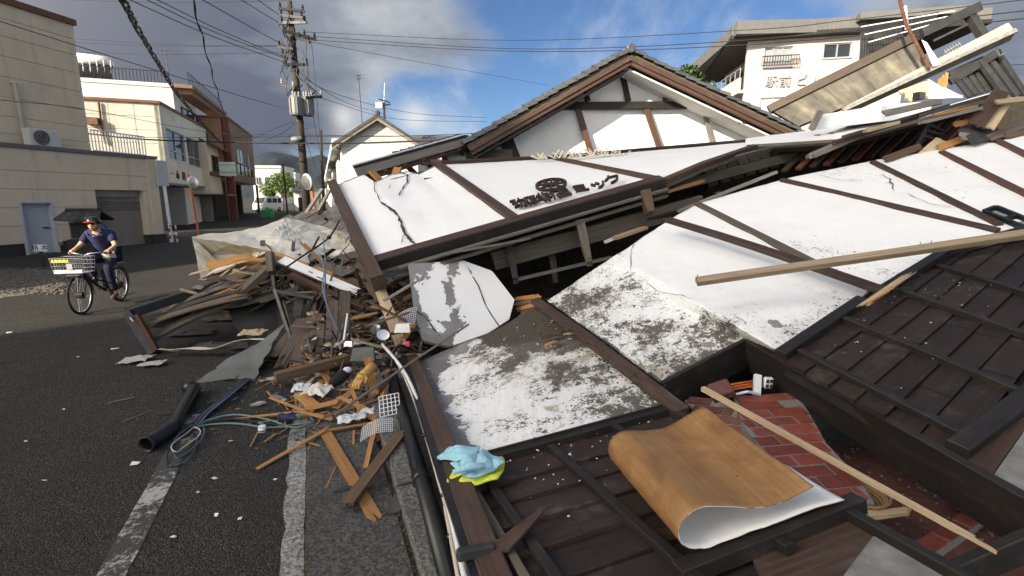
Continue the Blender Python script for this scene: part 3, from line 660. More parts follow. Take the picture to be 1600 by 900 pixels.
# --- pale two-storey building along the street with the white house on top
DSt = V(*(ray(525, 313).xy), 0).normalized()
def pale():
    c = D(266, 313, 30.5); c.z = 0; F = Face(c, DSt); L = Face(c, -V(DSt.y, -DSt.x, 0)); t = thing('rendered_building', 'pale rendered two storey building with open dark garage below, along the left street', 'building', c)
    ul = F.su(326, 240); zb = F.zz(262, 285); zt = F.zz(249, 163)
    w1 = (F.su(262, 225), F.su(289, 230), F.zz(275, 250), F.zz(265, 202)); w2 = (F.su(293, 235), F.su(314, 240), F.zz(303, 259), F.zz(296, 215))
    m = MB(); F.wall(m, 0, ul, zb, zt, [w1, w2], -.25, 0); m.build('street_wall', M['pale_render'], t)
    window(F, t, *w1, 2, 'alu', 'glass_dark', -.16, mid=.3, curt=None); window(F, t, *w2, 2, 'alu', 'glass_dark', -.16, mid=.3)
    Wd = 9.; m = MB(); L.rect(m, .27, Wd, zb - .0, zt, -ul + .02, -.26); m.build('core', M['pale_render'], t)
    # facing wall in render panels
    zs = [zb + (zt - zb) * k / 6 for k in range(7)]; us = [.0 + Wd * k / 7 for k in range(8)]
    siding(L, t, 0, Wd, zs, [], 'pale_render', .25, -.25, 'render_panel', .02, us)
    m = MB(); L.rect(m, -.12, Wd, zt, zt + .16, -ul, .12); m.build('roof_edge', M['rust_trim'], t)
    m = MB(); F.rect(m, -.3, ul, zb - .14, zb, -8, .06); m.build('soffit', M['concrete'], t)
    # ground floor, recessed
    m = MB(); F.rect(m, .2, ul - .3, 0, zb - .14, -6.5, -3.2); F.rect(m, -.1, .5, 0, zb - .14, -6.5, -.5); m.build('garage_wall', M['dark_concrete'], t)
    m = MB(); F.rect(m, .55, 2.4, 0, zb - .3, -3.25, -1.2); m.build('garage_partition', M['concrete'], t)
    m = MB(); F.rect(m, ul - .75, ul - .1, 0, zb - .14, -.7, -.1); m.build('pillar', M['concrete'], t)
    m = MB(); a = F.su(327, 250); m.tube([F.at(ul - .2, zt - .2, .08), F.at(ul - .2, zb, .08), F.at(ul - .1, .2, .08)], .06, 6); m.build('rain_pipe', M['dark_steel'], t)
    # small raised letters on the street wall
    for ch, x, y in (('一', 268.5, 272), ('心', 277, 274.5), ('園', 286.5, 276)):
        u, z = F.px(x, y); text('wall_letter', ch, .62, .03, M['dark_steel'], F.at(u, z, .03), F.dx if F.dx.x > 0 else F.dx, F.n, t)
    m = MB(); u = F.su(180, 200); q = L.px(178, 185); m.tube([L.at(L.su(155, 160), L.zz(155, 160), .1), L.at(L.su(160, 200), L.zz(160, 200), .1), L.at(L.su(166, 225), L.zz(166, 225), .1)], .06, 6); m.build('drain_pipe', M['rust_trim'], t)
    m = MB(); u, z = L.px(147, 190); L.rect(m, u - .3, u + .3, z - .2, z + .2, 0, .4); m.build('vent_hood', M['rust_trim'], t)
    # white storey behind and above
    c2 = D(290, 313, 36.5); c2.z = 0; F2 = Face(c2, DSt); L2 = Face(c2, -V(DSt.y, -DSt.x, 0)); zt2 = L2.zz(272, 138); ul2 = F2.su(331, 180)
    h = thing('white_house', 'white house with flat roof terrace and brown balcony, above the pale building', 'building', c2)
    m = MB(); L2.rect(m, 0, 11, 0, zt2 + .05, -F2.su(306, 180), 0); m.build('wall', M['white_render'], h)
    m = MB(); L2.rect(m, -1.3, -.05, zt2 + .05, zt2 + .3, -ul2, .15); m.build('roof_slab', M['brick_brown'], h); m = MB(); L2.rect(m, -.05, 11, zt2 + .05, zt2 + .3, -F2.su(306, 180), .06); m.build('parapet', M['white_render'], h)
    m = MB(); zb0 = F2.zz(300, 188); F2.rect(m, .3, ul2 - .5, zt2 - .3, zt2 + .04, .02, 1.1); m.build('balcony', M['brick_brown'], h)
    u1 = F2.su(283, 175); u2_ = F2.su(301, 180); window(F2, h, u1, u2_, F2.zz(290, 186), F2.zz(285, 168), 2, 'bronze_frame', d=.02, sill=False)
    window(F2, h, F2.su(305, 180), F2.su(320, 180), F2.zz(312, 196), F2.zz(308, 180), 2, 'bronze_frame', d=.02, sill=False)
    railing(L2, h, .2, 8.6, zt2 + .3, zt2 + 1.15, -.1, 'black_metal', 40, 'terrace_railing', .02)
    railing(F2, h, -.2, ul2 - 1, zt2 + .3, zt2 + 1.15, 1.1, 'black_metal', 20, 'terrace_railing', .02)
    # solar water heater
    q = L2.px(150, 105); sh = thing('solar_heater', 'solar water heater with white tank on the flat roof', 'water heater', L2.at(q[0], zt2 + .3, -1.5))
    m = MB(); a = L2.su(168, 96); b = L2.su(112, 92); za = L2.zz(150, 90); zb_ = za
    m.tube([L2.at(a, za, -.9), L2.at(b, za + .1, -.9)], .32, 10); m.build('tank', M['white_metal'], sh, smooth=True)
    m = MB()
    for k in range(6):
        u = a + (b - a) * k / 5; m.tube([L2.at(u, za, -.5), L2.at(u, zt2 + .3, -.4)], .035, 5)
    m.build('stand', M['white_metal'], sh)
    for k in range(3):
        u = a + (b - a) * k / 3; u_ = a + (b - a) * (k + .94) / 3; m = MB(); m.hexa([L2.at(u, zt2 + .4, -.3), L2.at(u_, zt2 + .4, -.3), L2.at(u_, zt2 + .45, -.2), L2.at(u, zt2 + .45, -.2)], [L2.at(u, za - .3, -.85), L2.at(u_, za - .3, -.85), L2.at(u_, za - .25, -.8), L2.at(u, za - .25, -.8)]); m.build('collector_panel', M['black_plastic'], sh)
    an = thing('tv_antenna', 'thin rooftop aerial on the terrace of the white house', 'antenna', L2.at(.2, zt2 + .3, -.2))
    m = MB(); p = L2.at(.2, zt2 + .3, -.2); m.tube([p, p + UP * 2.5], .03, 5); m.build('mast', M['dark_steel'], an); m = MB(); m.tube([p + V(-.3, 0, 2.3), p + V(.3, 0, 2.3)], .02, 4); m.tube([p + V(-.2, .1, 2.0), p + V(.2, -.1, 2.0)], .02, 4); m.build('element', M['dark_steel'], an)
    return F
PF = pale()
def brown():
    c = D(368, 313, 43.); c.z = 0; F = Face(c, DSt); L = Face(c, -V(DSt.y, -DSt.x, 0)); t = thing('brick_building', 'brown tiled building with red corner column, farther along the left street', 'building', c)
    ul = F.su(396, 240); zb = F.zz(372, 284); zt = F.zz(355, 185)
    ws = [(F.su(370, 230), F.su(380, 233), F.zz(375, 254), F.zz(370, 231)), (F.su(387, 240), F.su(391, 243), F.zz(389, 262), F.zz(387, 242)), (F.su(371, 262), F.su(394, 262), F.zz(376, 274), F.zz(376, 256))]
    m = MB(); F.wall(m, .3, ul, zb, zt, ws, -.25, 0); m.build('street_wall', M['brick_brown'], t)
    window(F, t, *ws[0], 2, 'alu', 'glass_pale', -.12, mid=.5); window(F, t, *ws[1], 1, 'alu', 'glass_pale', -.12)
    window(F, t, *ws[2], 4, 'bronze_frame', 'glass_dark', -.12, sill=False)
    m = MB(); F.rect(m, -.18, .32, 0, zt + .05, -.4, .06); m.build('corner_column', M['oxide_red'], t)
    m = MB(); L.rect(m, .5, 7, zb, zt, -ul, -.02); m.build('side_wall', M['brick_tan'], t)
    m = MB(); L.rect(m, -.1, 7, zt, zt + .15, -ul, .08); m.build('roof_edge', M['rust_trim'], t)
    m = MB(); F.rect(m, .3, ul, 0, zb, -6, -2.4); F.rect(m, ul - 1, ul - .2, 0, zb, -2.4, -1.5); m.build('shop_front', M['foundation'], t)
    m = MB(); m.tube([F.at(ul - .6, 0, .1), F.at(ul - .6, zb, .1)], .12, 8); m.build('post', M['dark_steel'], t)
    # low house between
    c2 = D(345, 313, 40.); c2.z = 0; F2 = Face(c2, DSt); L2 = Face(c2, -V(DSt.y, -DSt.x, 0)); h = thing('narrow_shop', 'narrow old shop with small tiled eaves between pale and brown buildings', 'building', c2)
    z1 = F2.zz(340, 226); m = MB(); F2.rect(m, -1., 3.3, 2.4, z1, -6, -.4); m.build('wall', M['cream_cloth'], h); m = MB(); F2.rect(m, -1, 3.3, 0, 2.4, -6, -1.8); m.build('shop_front', M['foundation'], h)
    m = MB(); F2.rect(m, -1, 3.3, 3.9, 4.2, -.4, .5); m.build('canopy', M['rust_trim'], h)
    m = MB(); m.hexa([F2.at(-1, z1 - .5, .5), F2.at(3.3, z1 - .5, .5), F2.at(3.3, z1 + .5, -1.5), F2.at(-1, z1 + .5, -1.5)], [F2.at(-1, z1 - .4, .5), F2.at(3.3, z1 - .4, .5), F2.at(3.3, z1 + .6, -1.5), F2.at(-1, z1 + .6, -1.5)]); m.build('roof', M['tile_old'], h)
    window(F2, h, .2, 2.2, z1 - 2.2, z1 - .9, 2, 'bronze_frame', d=-.39, sill=False)
    m = MB(); F2.rect(m, -1, 3.5, 2.3, 2.45, -1.6, .6); m.build('awning', M['dark_steel'], h)
    # green and white sign on a rusty pole
    p = D(354, 313, 36.); p.z = 0; s = thing('shop_sign', 'pale green shop sign board on a rusty pole', 'sign', p)
    Fs = Face(p, V(1, .18, 0)); zb_ = Fs.zz(354, 274.5); zt_ = Fs.zz(354, 253); u0, u1 = Fs.su(342.5, 264), Fs.su(367.5, 264)
    m = MB(); Fs.rect(m, u0, u1, zb_, zt_, -.12, 0); bd = m.build('board', M['sign_green'], s)
    text('lettering', 'ARCHE INCOME', .2, .004, M['sign_text'], Fs.at((u0 + u1) / 2, zt_ - .24, .006), Fs.dx, Fs.n, bd); text('lettering', 'Fuscoane', .32, .004, M['sign_text'], Fs.at((u0 + u1) / 2, zb_ + .26, .006), Fs.dx, Fs.n, bd)
    m = MB(); m.tube([p + V(0, .1, 0), p + V(0, .1, zb_ + .3)], .07, 8); m.build('pole', M['rust'], s)
brown()
def far_end():
    # white buildings beyond the trees
    for (x0, x1, yt, tt, lab) in ((398, 441, 262, 95, 'white flat roofed building at the far end of the street'), (436, 463, 272, 120, 'low white building half hidden behind the street tree')):
        p = D(x0, 313, tt); p.z = 0; F = Face(p, V(1, .12, 0)); b = thing('far_building', lab, 'building', p); u1 = F.su(x1, 300); z = F.zz(x0 + 5, yt)
        m = MB(); F.rect(m, 0, u1, 0, z, -8, 0); m.build('wall', M['white_render'], b); m = MB(); F.rect(m, -.2, u1 + .2, z, z + .4, -8, .3); m.build('parapet', M['white_render'], b)
        for k in range(3): window(F, b, u1 * (.12 + .3 * k), u1 * (.3 + .3 * k), z - 3.2, z - 1.8, 2, d=.02, sill=False)
    p = D(462, 313, 62.); p.z = .5; F = Face(p, V(1, .1, 0)); b = thing('garage', 'small pale garage with dark opening at the end of the street', 'building', p)
    u1 = F.su(480, 313); m = MB(); F.rect(m, -.3, u1, 0, 3.1, -5, -.3); m.build('wall', M['white_render'], b); m = MB(); F.rect(m, -.6, u1 + .3, 3.1, 3.5, -5, .3); m.build('roof', M['concrete'], b); m = MB(); F.rect(m, .2, 1.2, 0, 2.3, -.32, -.28); m.build('opening', M['rubber'], b)
far_end()
def white_mid():
    c = D(538, 313, 33.); c.z = 0; F = Face(c, V(*(ray(500, 313).xy), 0)); L = Face(c, V(1, .08, 0)); t = thing('gabled_house', 'white boarded house with grey tile gable roof, beyond the sign wall', 'building', c)
    uw = L.su(652, 230); zt = L.zz(536, 222); za = L.zz(592, 186); ux = L.su(592, 200); ul = F.su(498, 250)
    n = 14; wall = MB(); wall.prism([L.at(0.02, 0, -.1), L.at(uw, 0, -.1), L.at(uw, zt, -.1), L.at(ux, za, -.1), L.at(.02, zt, -.1)], L.n * -6); wall.build('wall', M['white_render'], t)
    zs = [zt - 3.6 + .22 * k for k in range(40)]
    for a, b in zip(zs, zs[1:]):
        if b > za - .1: break
        k0 = 0 if b < zt else (b - zt) / (za - zt); u0 = ux * k0; u1 = uw + (ux - uw) * k0
        m = MB(); L.rect(m, u0, u1, a, b - .015, -.1, -.06); m.build('weatherboard', M['white_render'], t)
    for (a, b) in (((-.5, zt - .35), (ux, za + .05)), ((uw + .5, zt - .35), (ux, za + .05))):
        m = MB(); d = V(0, 0, 0); m.hexa([L.at(a[0], a[1], -7), L.at(b[0], b[1], -7), L.at(b[0], b[1], .5), L.at(a[0], a[1], .5)], [L.at(a[0], a[1] + .2, -7), L.at(b[0], b[1] + .2, -7), L.at(b[0], b[1] + .2, .5), L.at(a[0], a[1] + .2, .5)]); m.build('roof', M['tile_old'], t)
        m = MB(); m.hexa([L.at(a[0], a[1] - .2, .4), L.at(b[0], b[1] - .2, .4), L.at(b[0], b[1] - .2, .46), L.at(a[0], a[1] - .2, .46)], [L.at(a[0], a[1] - .01, .4), L.at(b[0], b[1] - .01, .4), L.at(b[0], b[1] - .01, .46), L.at(a[0], a[1] - .01, .46)]); m.build('barge_board', M['grey_wood'], t)
    m = MB(); m.ball(L.at(ux, za + .28, .35), .2, .2, .25, 8); m.build('ridge_tile', M['tile_old'], t)
    # street side: white parapet box and windows
    zp = F.zz(533, 214); zq = F.zz(533, 228); m = MB(); F.rect(m, -.1, ul, zq, zp, -3, .55); m.build('parapet', M['white_render'], t)
    ws = [(F.su(531 - 7.6 * k - (.0), 240), F.su(531 - 7.6 * k - 4.2, 240), F.zz(528, 280), F.zz(528, 238 + 0)) for k in range(4)]
    ws = [(min(a, b), max(a, b), c_, d_) for a, b, c_, d_ in ws]
    m = MB(); F.wall(m, 0, ul, 0, zq, ws, -.3, -.02); m.build('street_wall', M['white_render'], t)
    for w in ws: window(F, t, *w, 1, 'white_metal', 'glass_dark', -.2, sill=False, mid=.5)
    # wing behind with tiled roof
    p = D(650, 313, 39.); p.z = 0; W_ = Face(p, V(1, .05, 0)); h = thing('tiled_wing', 'low house with grey pantile roof right of the gabled white house', 'building', p); u1 = W_.su(760, 225); ze = W_.zz(655, 224); zr = W_.zz(655, 207)
    m = MB(); W_.rect(m, -3, u1, 0, ze, -6, 0); m.build('wall', M['white_render'], h)
    def roof(u, v):
        uu = -3.2 + (u1 + 3.2) * u; return W_.at(uu, ze + (zr - ze) * v + .05 * abs(math.sin(uu * 9)), .6 - 4.5 * v)
    m = MB(); m.grid(roof, 160, 3); m.build('roof', M['tile_grey'], h, solid=.08)
    m = MB(); m.tube([W_.at(-3.2, zr + .1, -3.9), W_.at(u1, zr + .1, -3.9)], .18, 8); m.build('ridge', M['tile_grey'], h)
    # antennas
    a = thing('radio_mast', 'short roof mast with white box antenna and whip', 'antenna', D(601, 190, 38)); b0 = D(601, 200, 38); b1 = D(600, 160, 38)
    m = MB(); m.tube([b0, b1], .09, 6); m.build('mast', M['pole_concrete'], a); m = MB(); m.tube([b1, D(601, 130, 38)], .025, 5); m.build('whip', M['white_metal'], a)
    m = MB(); m.box(D(592.5, 164.5, 37.9), .52, .2, .42); m.build('antenna_box', M['white_metal'], a); m = MB(); m.tube([D(592, 155, 38), D(609, 160, 38)], .05, 5); m.tube([D(596, 165, 38), D(610, 163, 38)], .06, 5); m.build('bracket', M['dark_steel'], a)
    a = thing('roof_aerial', 'tall thin wire aerial leaning above the gabled white house', 'antenna', D(567, 190, 36)); m = MB(); m.tube([D(567, 205, 36), D(560, 118, 36)], .03, 5); m.build('mast', M['dark_steel'], a); m = MB(); m.tube([D(556, 119, 36), D(564, 117, 36)], .025, 4); m.tube([D(557, 124, 36), D(564, 122, 36)], .025, 4); m.build('element', M['dark_steel'], a)
white_mid()
def pink():
    c = D(1149, 313, 26.); c.z = 0; dx = V(.975, -.2, 0); F = Face(c, dx); L = Face(c, V(*(ray(855, 313).xy), 0)); t = thing('pink_building', 'pale pink three storey concrete building with grey metal roof band', 'building', c)
    ze = F.zz(1165, 62); zt = F.zz(1165, 42); uR = F.su(1420, 60)
    w1 = (F.su(1194, 90), F.su(1238, 90), F.zz(1216, 104), F.zz(1216, 73)); w2 = (F.su(1287, 80), F.su(1331, 78), F.zz(1310, 90), F.zz(1310, 67)); w3 = (F.su(1187, 170), F.su(1228, 170), F.zz(1207, 196), F.zz(1207, 152))
    m = MB(); F.wall(m, 0, uR, 0, ze, [w1, w2, w3], -.3, 0); m.build('front_wall', M['pink_render'], t)
    window(F, t, *w1, 3, 'alu', 'glass_pale', -.15); window(F, t, *w2, 2, 'alu', 'glass_dark', -.15); window(F, t, *w3, 2, 'alu', 'glass_pale', -.15, curt=(0, 1))
    railing(F, t, w1[0] - .15, w1[1] + .25, w1[2] + .0, w1[2] + .48, .25, 'bronze_frame', 14, 'window_railing', .015); railing(F, t, w3[0] - .1, w3[1] + .1, w3[2], w3[2] + .5, .25, 'alu', 12, 'window_railing', .015)
    for s in range(40): pass
    nseam = 60
    m = MB(); F.rect(m, -.9, uR + 3, ze, zt, -9, .45); m.build('roof_band', M['grey_metal_roof'], t)
    for k in range(52):
        u = -.85 + (uR + 3.2) * k / 52; m = MB(); F.rect(m, u, u + .06, ze + .1, zt + .02, .45, .48); m.build('roof_rib', M['grey_metal_roof'], t)
    m = MB(); F.rect(m, -.92, uR + 3.02, ze - .08, ze + .1, -9, .52); m.build('gutter', M['dark_steel'], t)
    # dark louvred stair tower part on the right
    ul = F.su(1345, 80); m = MB(); F.rect(m, F.su(1330, 40), F.su(1490, 30), F.zz(1340, 40), F.zz(1345, 29), -4, .9); m.build('flat_canopy', M['grey_metal_roof'], t)
    # side with balconies
    uD = L.su(1100, 130); m = MB(); L.rect(m, .0, uD, 0, ze, -6, -1.3); m.build('side_wall', M['pink_render'], t)
    for zf in (F.zz(1162, 110), F.zz(1158, 175)):
        m = MB(); L.rect(m, .02, uD, zf - 1.1, zf - .95, -1.3, .3); m.build('balcony_floor', M['pink_render'], t); m = MB(); L.rect(m, .05, uD, zf - .95, zf - .35, .18, .3); m.build('balcony_wall', M['pink_render'], t)
        railing(L, t, .1, uD, zf - .35, zf + .15, .24, 'alu', 10, 'balcony_railing', .02)
        for k in range(3): window(L, t, .6 + uD * .3 * k, uD * .25 + .6 + uD * .3 * k, zf - .6, zf + .9, 2, 'alu', 'glass_dark', -1.28, sill=False)
    m = MB(); L.rect(m, -.9, uD + .4, ze, zt, -6, .9); m.build('side_roof_band', M['grey_metal_roof'], t)
    for ch, x, y in (('駅', 1205, 129), ('前', 1226, 128.5), ('ビ', 1251.5, 127), ('ル', 1276, 125)):
        u, z = F.px(x, y); text('wall_letter', ch, .6, .05, M['alu'], F.at(u, z, .06), F.dx, F.n, t)
pink()
# ------------------------------------------------------------------ trees
def tree(name, label, base, h, crown, n, leaf, mat, trunk_r, seed, group=None):
    r = random.Random(seed); t = thing(name, label, 'tree', base, group); b = Vector(base); m = MB()
    m.tube([b, b + V(.05 * h, 0, h * .3), b + V(.02 * h, .02 * h, h * .62)], [trunk_r, trunk_r * .75, trunk_r * .4], 8)
    blobs = []
    for (cx, cy, cz, rr) in crown:
        c = b + V(cx, cy, cz); blobs.append((c, rr)); m.tube([b + V(.03 * h, 0, h * .3), (b + c) / 2 + V(0, 0, .12 * h), c], [trunk_r * .5, trunk_r * .35, trunk_r * .12], 5)
    m.build('trunk', M['trunk_bark'], t); lf = MB()
    for _ in range(n):
        c, rr = r.choice(blobs); d = V(r.gauss(0, 1), r.gauss(0, 1), r.gauss(0, 1)).normalized() * rr * (r.random() ** .45); d.z *= .75; p = c + d
        a = V(r.gauss(0, 1), r.gauss(0, 1), r.gauss(0, .6)).normalized() * leaf * r.uniform(.6, 1.3); e = a.cross(V(r.gauss(0, 1), r.gauss(0, 1), r.gauss(0, 1))).normalized() * leaf * .5
        lf.face([p - a, p + e, p + a, p - e])
    lf.build('crown', M[mat], t); return t
r_ = random.Random(5)
p = D(440, 313, 64); p.z = .55
tree('street_tree', 'bushy green tree standing beside the white van', p, 5.4, [(-1.7, 0, 2.9, 1.25), (-.6, .4, 4.0, 1.3), (.5, 0, 4.3, 1.2), (1.3, .3, 3.4, 1.2), (.2, -.4, 3.0, 1.2), (1.6, 0, 2.4, .9), (-1.4, -.3, 2.2, .8)], 5200, .13, 'leaf', .16, 1)
p = D(1070, 200, 22); p.z = -.35
tree('garden_tree', 'green tree top rising behind the gable roof', p, 8.4, [(0, 0, 7.9, .5), (-.25, 0, 7.5, .5), (.4, .2, 7.5, .6), (.5, 0, 7.0, .9), (-.6, 0, 7.0, .8), (1.0, 0, 6.8, .7)], 1900, .1, 'leaf_dark', .15, 4)
p = D(1140, 220, 24); p.z = 0
tree('garden_tree', 'green shrub against the balconies of the pink building', p, 7, [(0, 0, 6.3, .6), (-.5, .3, 6.1, .6), (.5, 0, 5.9, .7)], 900, .1, 'leaf', .12, 6)
# ------------------------------------------------------------------ street furniture, pole, wires
def mirror_pole(px0, py0, px1, py1, t, mx, my, tilt, lab, mat='orange_paint'):
    b = D(px1, 313, t); b.z = hz(b.y); top = D(px0, py0, t); s = thing('mirror_pole', lab, 'traffic mirror', b)
    m = MB(); m.tube([b, top], .055, 10); m.build('pole', M[mat], s)
    c = D(mx, my, t - .15); ax = V(*tilt).normalized(); m = MB(); m.lathe(c, ax, [(.001, .10), (.2, .09), (.31, .05), (.33, .02), (.33, -.02), (.2, -.06), (.001, -.07)], 20); mr = m.build('mirror', M['white_metal'], s, smooth=True)
    m = MB(); m.lathe(c, ax, [(.001, .115), (.15, .108), (.28, .08)], 18); m.build('mirror_glass', M['steel'], mr, smooth=True)
    m = MB(); m.tube([top - UP * .2, c - ax * .05], .03, 6); m.build('bracket', M['dark_steel'], s)
mirror_pole(294, 272, 304.5, 366, 27, 301.5, 285, (.95, -.25, -.05), 'rusty orange pole with a round traffic mirror, in front of the dark garage', 'orange_paint')
mirror_pole(486, 283, 493, 340, 20, 480, 284, (-.5, -.75, -.1), 'bright orange pole with a round mirror, behind the debris pile')
def barrier():
    b = D(264, 313, 22.5); b.z = 0; s = thing('guard_barrier', 'small red and white striped guard rail at the beige building corner', 'barrier', b); x = V(.9, .4, 0).normalized()
    for k in (-.13, .13):
        for j in range(5):
            m = MB(); m.tube([b + x * k + UP * (.16 * j), b + x * k + UP * (.16 * j + .16)], .035, 8); m.build('post_band', M['red_plastic' if (j % 2) else 'white_metal'], s)
    for j in (.4, .78): m = MB(); m.tube([b - x * .13 + UP * j, b + x * .13 + UP * j], .03, 8); m.build('rail', M['red_plastic' if j > .5 else 'white_metal'], s)
barrier()
def name_board():
    b = G(68, 417); F = Face(b, V(1, .1, 0)); s = thing('name_board', 'small white board on a short post beside the gravel, with black characters', 'sign', b)
    z0, z1 = F.zz(64, 392.5), F.zz(64, 382); u0, u1 = F.su(54, 388), F.su(75, 388)
    m = MB(); F.rect(m, u0, u1, z0, z1, .02, .05); bd = m.build('board', M['white_paint'], s)
    text('lettering', '格 本', (z1 - z0) * .92, .003, M['rubber'], F.at((u0 + u1) / 2, (z0 + z1) / 2, .055), F.dx, F.n, bd, 1.05)
    m = MB(); F.rect(m, u0 + .02, u1 - .02, z0 - .12, z0 - .06, .02, .04); m.build('lower_rail', M['black_timber'], s)
    m = MB(); F.rect(m, -.04, .04, 0, z1 - .02, -.03, .02); m.build('post', M['black_timber'], s)
name_board()
def shrine():
    b = D(134, 313, 17.2); b.z = 0; F = Face(b, V(.98, .2, 0)); s = thing('roofed_notice_board', 'small box with a dark tiled roof standing behind the cyclist', 'notice board', b)
    z0, z1, z2, z3 = F.zz(134, 374), F.zz(134, 347), F.zz(134, 345), F.zz(134, 330); u0, u1 = F.su(109, 360), F.su(156, 360)
    m = MB(); F.rect(m, u0, u1, z0, z1, -.3, 0); m.build('box', M['dark_concrete'], s); m = MB(); F.rect(m, u0 - .1, u1 + .1, 0, z0, -.4, .1); m.build('base', M['foundation'], s)
    m = MB(); F.rect(m, u0 + .06, u1 - .06, z0 + .06, z1 - .05, 0, .02); m.build('panel', M['foundation'], s)
    for k in range(14):
        a, c = (u0 - .24) + (u1 - u0 + .48) * k / 14, (u0 - .24) + (u1 - u0 + .48) * (k + 1) / 14; f0 = abs((k) / 7 - 1); f1 = abs((k + 1) / 7 - 1); lift = lambda f: -.02 + .05 * f * f; sx = lambda u: u * .72
        um = (u0 + u1) / 2; m = MB(); q = lambda u, k_: um + (u - um) * k_
        m.hexa([F.at(a, z2 + lift(f0), .35), F.at(c, z2 + lift(f1), .35), F.at(q(c, .76), z3, -.1), F.at(q(a, .76), z3, -.1)], [F.at(a, z2 + lift(f0) + .06, .35), F.at(c, z2 + lift(f1) + .06, .35), F.at(q(c, .76), z3 + .06, -.1), F.at(q(a, .76), z3 + .06, -.1)]); m.build('roof_tile', M['tile_old'], s)
    m = MB(); F.rect(m, um - (u1 - u0) * .55, um + (u1 - u0) * .55, z3, z3 + .1, -.2, 0); m.build('ridge', M['tile_old'], s)
    m = MB(); m.hexa([F.at(u0 - .2, z2, -.6), F.at(u1 + .2, z2, -.6), F.at(u1 + .05, z3, -.1), F.at(u0 - .05, z3, -.1)], [F.at(u0 - .2, z2 + .05, -.6), F.at(u1 + .2, z2 + .05, -.6), F.at(u1 + .05, z3 + .05, -.1), F.at(u0 - .05, z3 + .05, -.1)]); m.build('rear_roof', M['tile_old'], s)
shrine()
def van():
    p = D(418, 313, 60); p.z = hz(p.y); s = thing('parked_van', 'small white van parked at the far end of the street', 'van', p); fx = V(-.25, -.97, 0); fx.normalize(); rx = V(fx.y, -fx.x, 0)
    P = lambda x, y, z: p + fx * x + rx * y + UP * z
    prof = [(-1.7, .3), (1.7, .3), (1.72, .8), (1.55, 1.05), (1.05, 1.72), (.8, 1.86), (-1.55, 1.86), (-1.7, 1.1)]
    m = MB(); m.prism([P(x, -.75, z) for x, z in prof], rx * 1.5); m.build('body', M['van_white'], s, bevel=.06)
    m = MB(); m.hexa([P(1.58, -.62, 1.08), P(1.58, .62, 1.08), P(1.1, .58, 1.72), P(1.1, -.58, 1.72)], [P(1.62, -.62, 1.1), P(1.62, .62, 1.1), P(1.14, .58, 1.74), P(1.14, -.58, 1.74)]); m.build('windscreen', M['glass_dark'], s)
    for sgn in (-1, 1):
        for a, b in ((.2, 1.0), (-.75, .1), (-1.5, -.85)):
            m = MB(); m.hexa([P(a, sgn * .74, 1.1), P(b, sgn * .74, 1.1), P(b, sgn * .77, 1.1), P(a, sgn * .77, 1.1)], [P(a, sgn * .74, 1.65), P(b - .1, sgn * .74, 1.65), P(b - .1, sgn * .77, 1.65), P(a, sgn * .77, 1.65)]); m.build('side_window', M['glass_dark'], s)
        m = MB(); m.ball(P(1.7, sgn * .55, .78), .1, .1, .1, 8); m.build('headlight', M['glass_pale'], s)
        for x in (-1.1, 1.1):
            m = MB(); m.lathe(P(x, sgn * .62, .28), rx * sgn, [(.001, 0), (.28, 0), (.28, .16), (.17, .17), (.001, .15)], 14); w = m.build('wheel', M['rubber'], s); m = MB(); m.lathe(P(x, sgn * .62, .28), rx * sgn, [(.16, .165), (.001, .185)], 12); m.build('rim', M['steel'], w)
    m = MB(); m.hexa([P(1.68, -.72, .3), P(1.8, -.7, .3), P(1.8, .7, .3), P(1.68, .72, .3)], [P(1.68, -.72, .55), P(1.8, -.7, .55), P(1.8, .7, .55), P(1.68, .72, .55)]); m.build('bumper', M['van_white'], s)
    # green mesh bin in front
    q = D(416, 313, 46); q.z = hz(q.y); g = thing('mesh_bin', 'small green wire mesh bin in front of the white van', 'bin', q)
    for k in range(2):
        for j in range(6):
            m = MB(); m.beam(q + V(-.5 + .2 * j, -.3 + .6 * k, 0), q + V(-.5 + .2 * j, -.3 + .6 * k, .9), .03, .03); m.build('bar', M['green_paint'], g)
        for j in range(4): m = MB(); m.beam(q + V(-.5, -.3 + .6 * k, .05 + .28 * j), q + V(.5, -.3 + .6 * k, .05 + .28 * j), .03, .03); m.build('rail', M['green_paint'], g)
    m = MB(); m.hexa([q + V(-.45, -.25, .02), q + V(.45, -.25, .02), q + V(.45, .25, .02), q + V(-.45, .25, .02)], [q + V(-.45, -.25, .7), q + V(.45, -.25, .7), q + V(.45, .25, .7), q + V(-.45, .25, .7)]); m.build('liner', M['green_paint'], g)
    a, b = D(449, 330, 52), D(442, 258, 52); a.z = .3; s = thing('leaning_post', 'thin leaning grey post by the street tree', 'post', a); m = MB(); m.tube([a, b], .09, 6); m.build('shaft', M['pole_concrete'], s); m = MB(); m.tube([b, b + V(0, 0, .12)], .11, 6); m.build('cap', M['dark_steel'], s)
van()
PT = 22.0
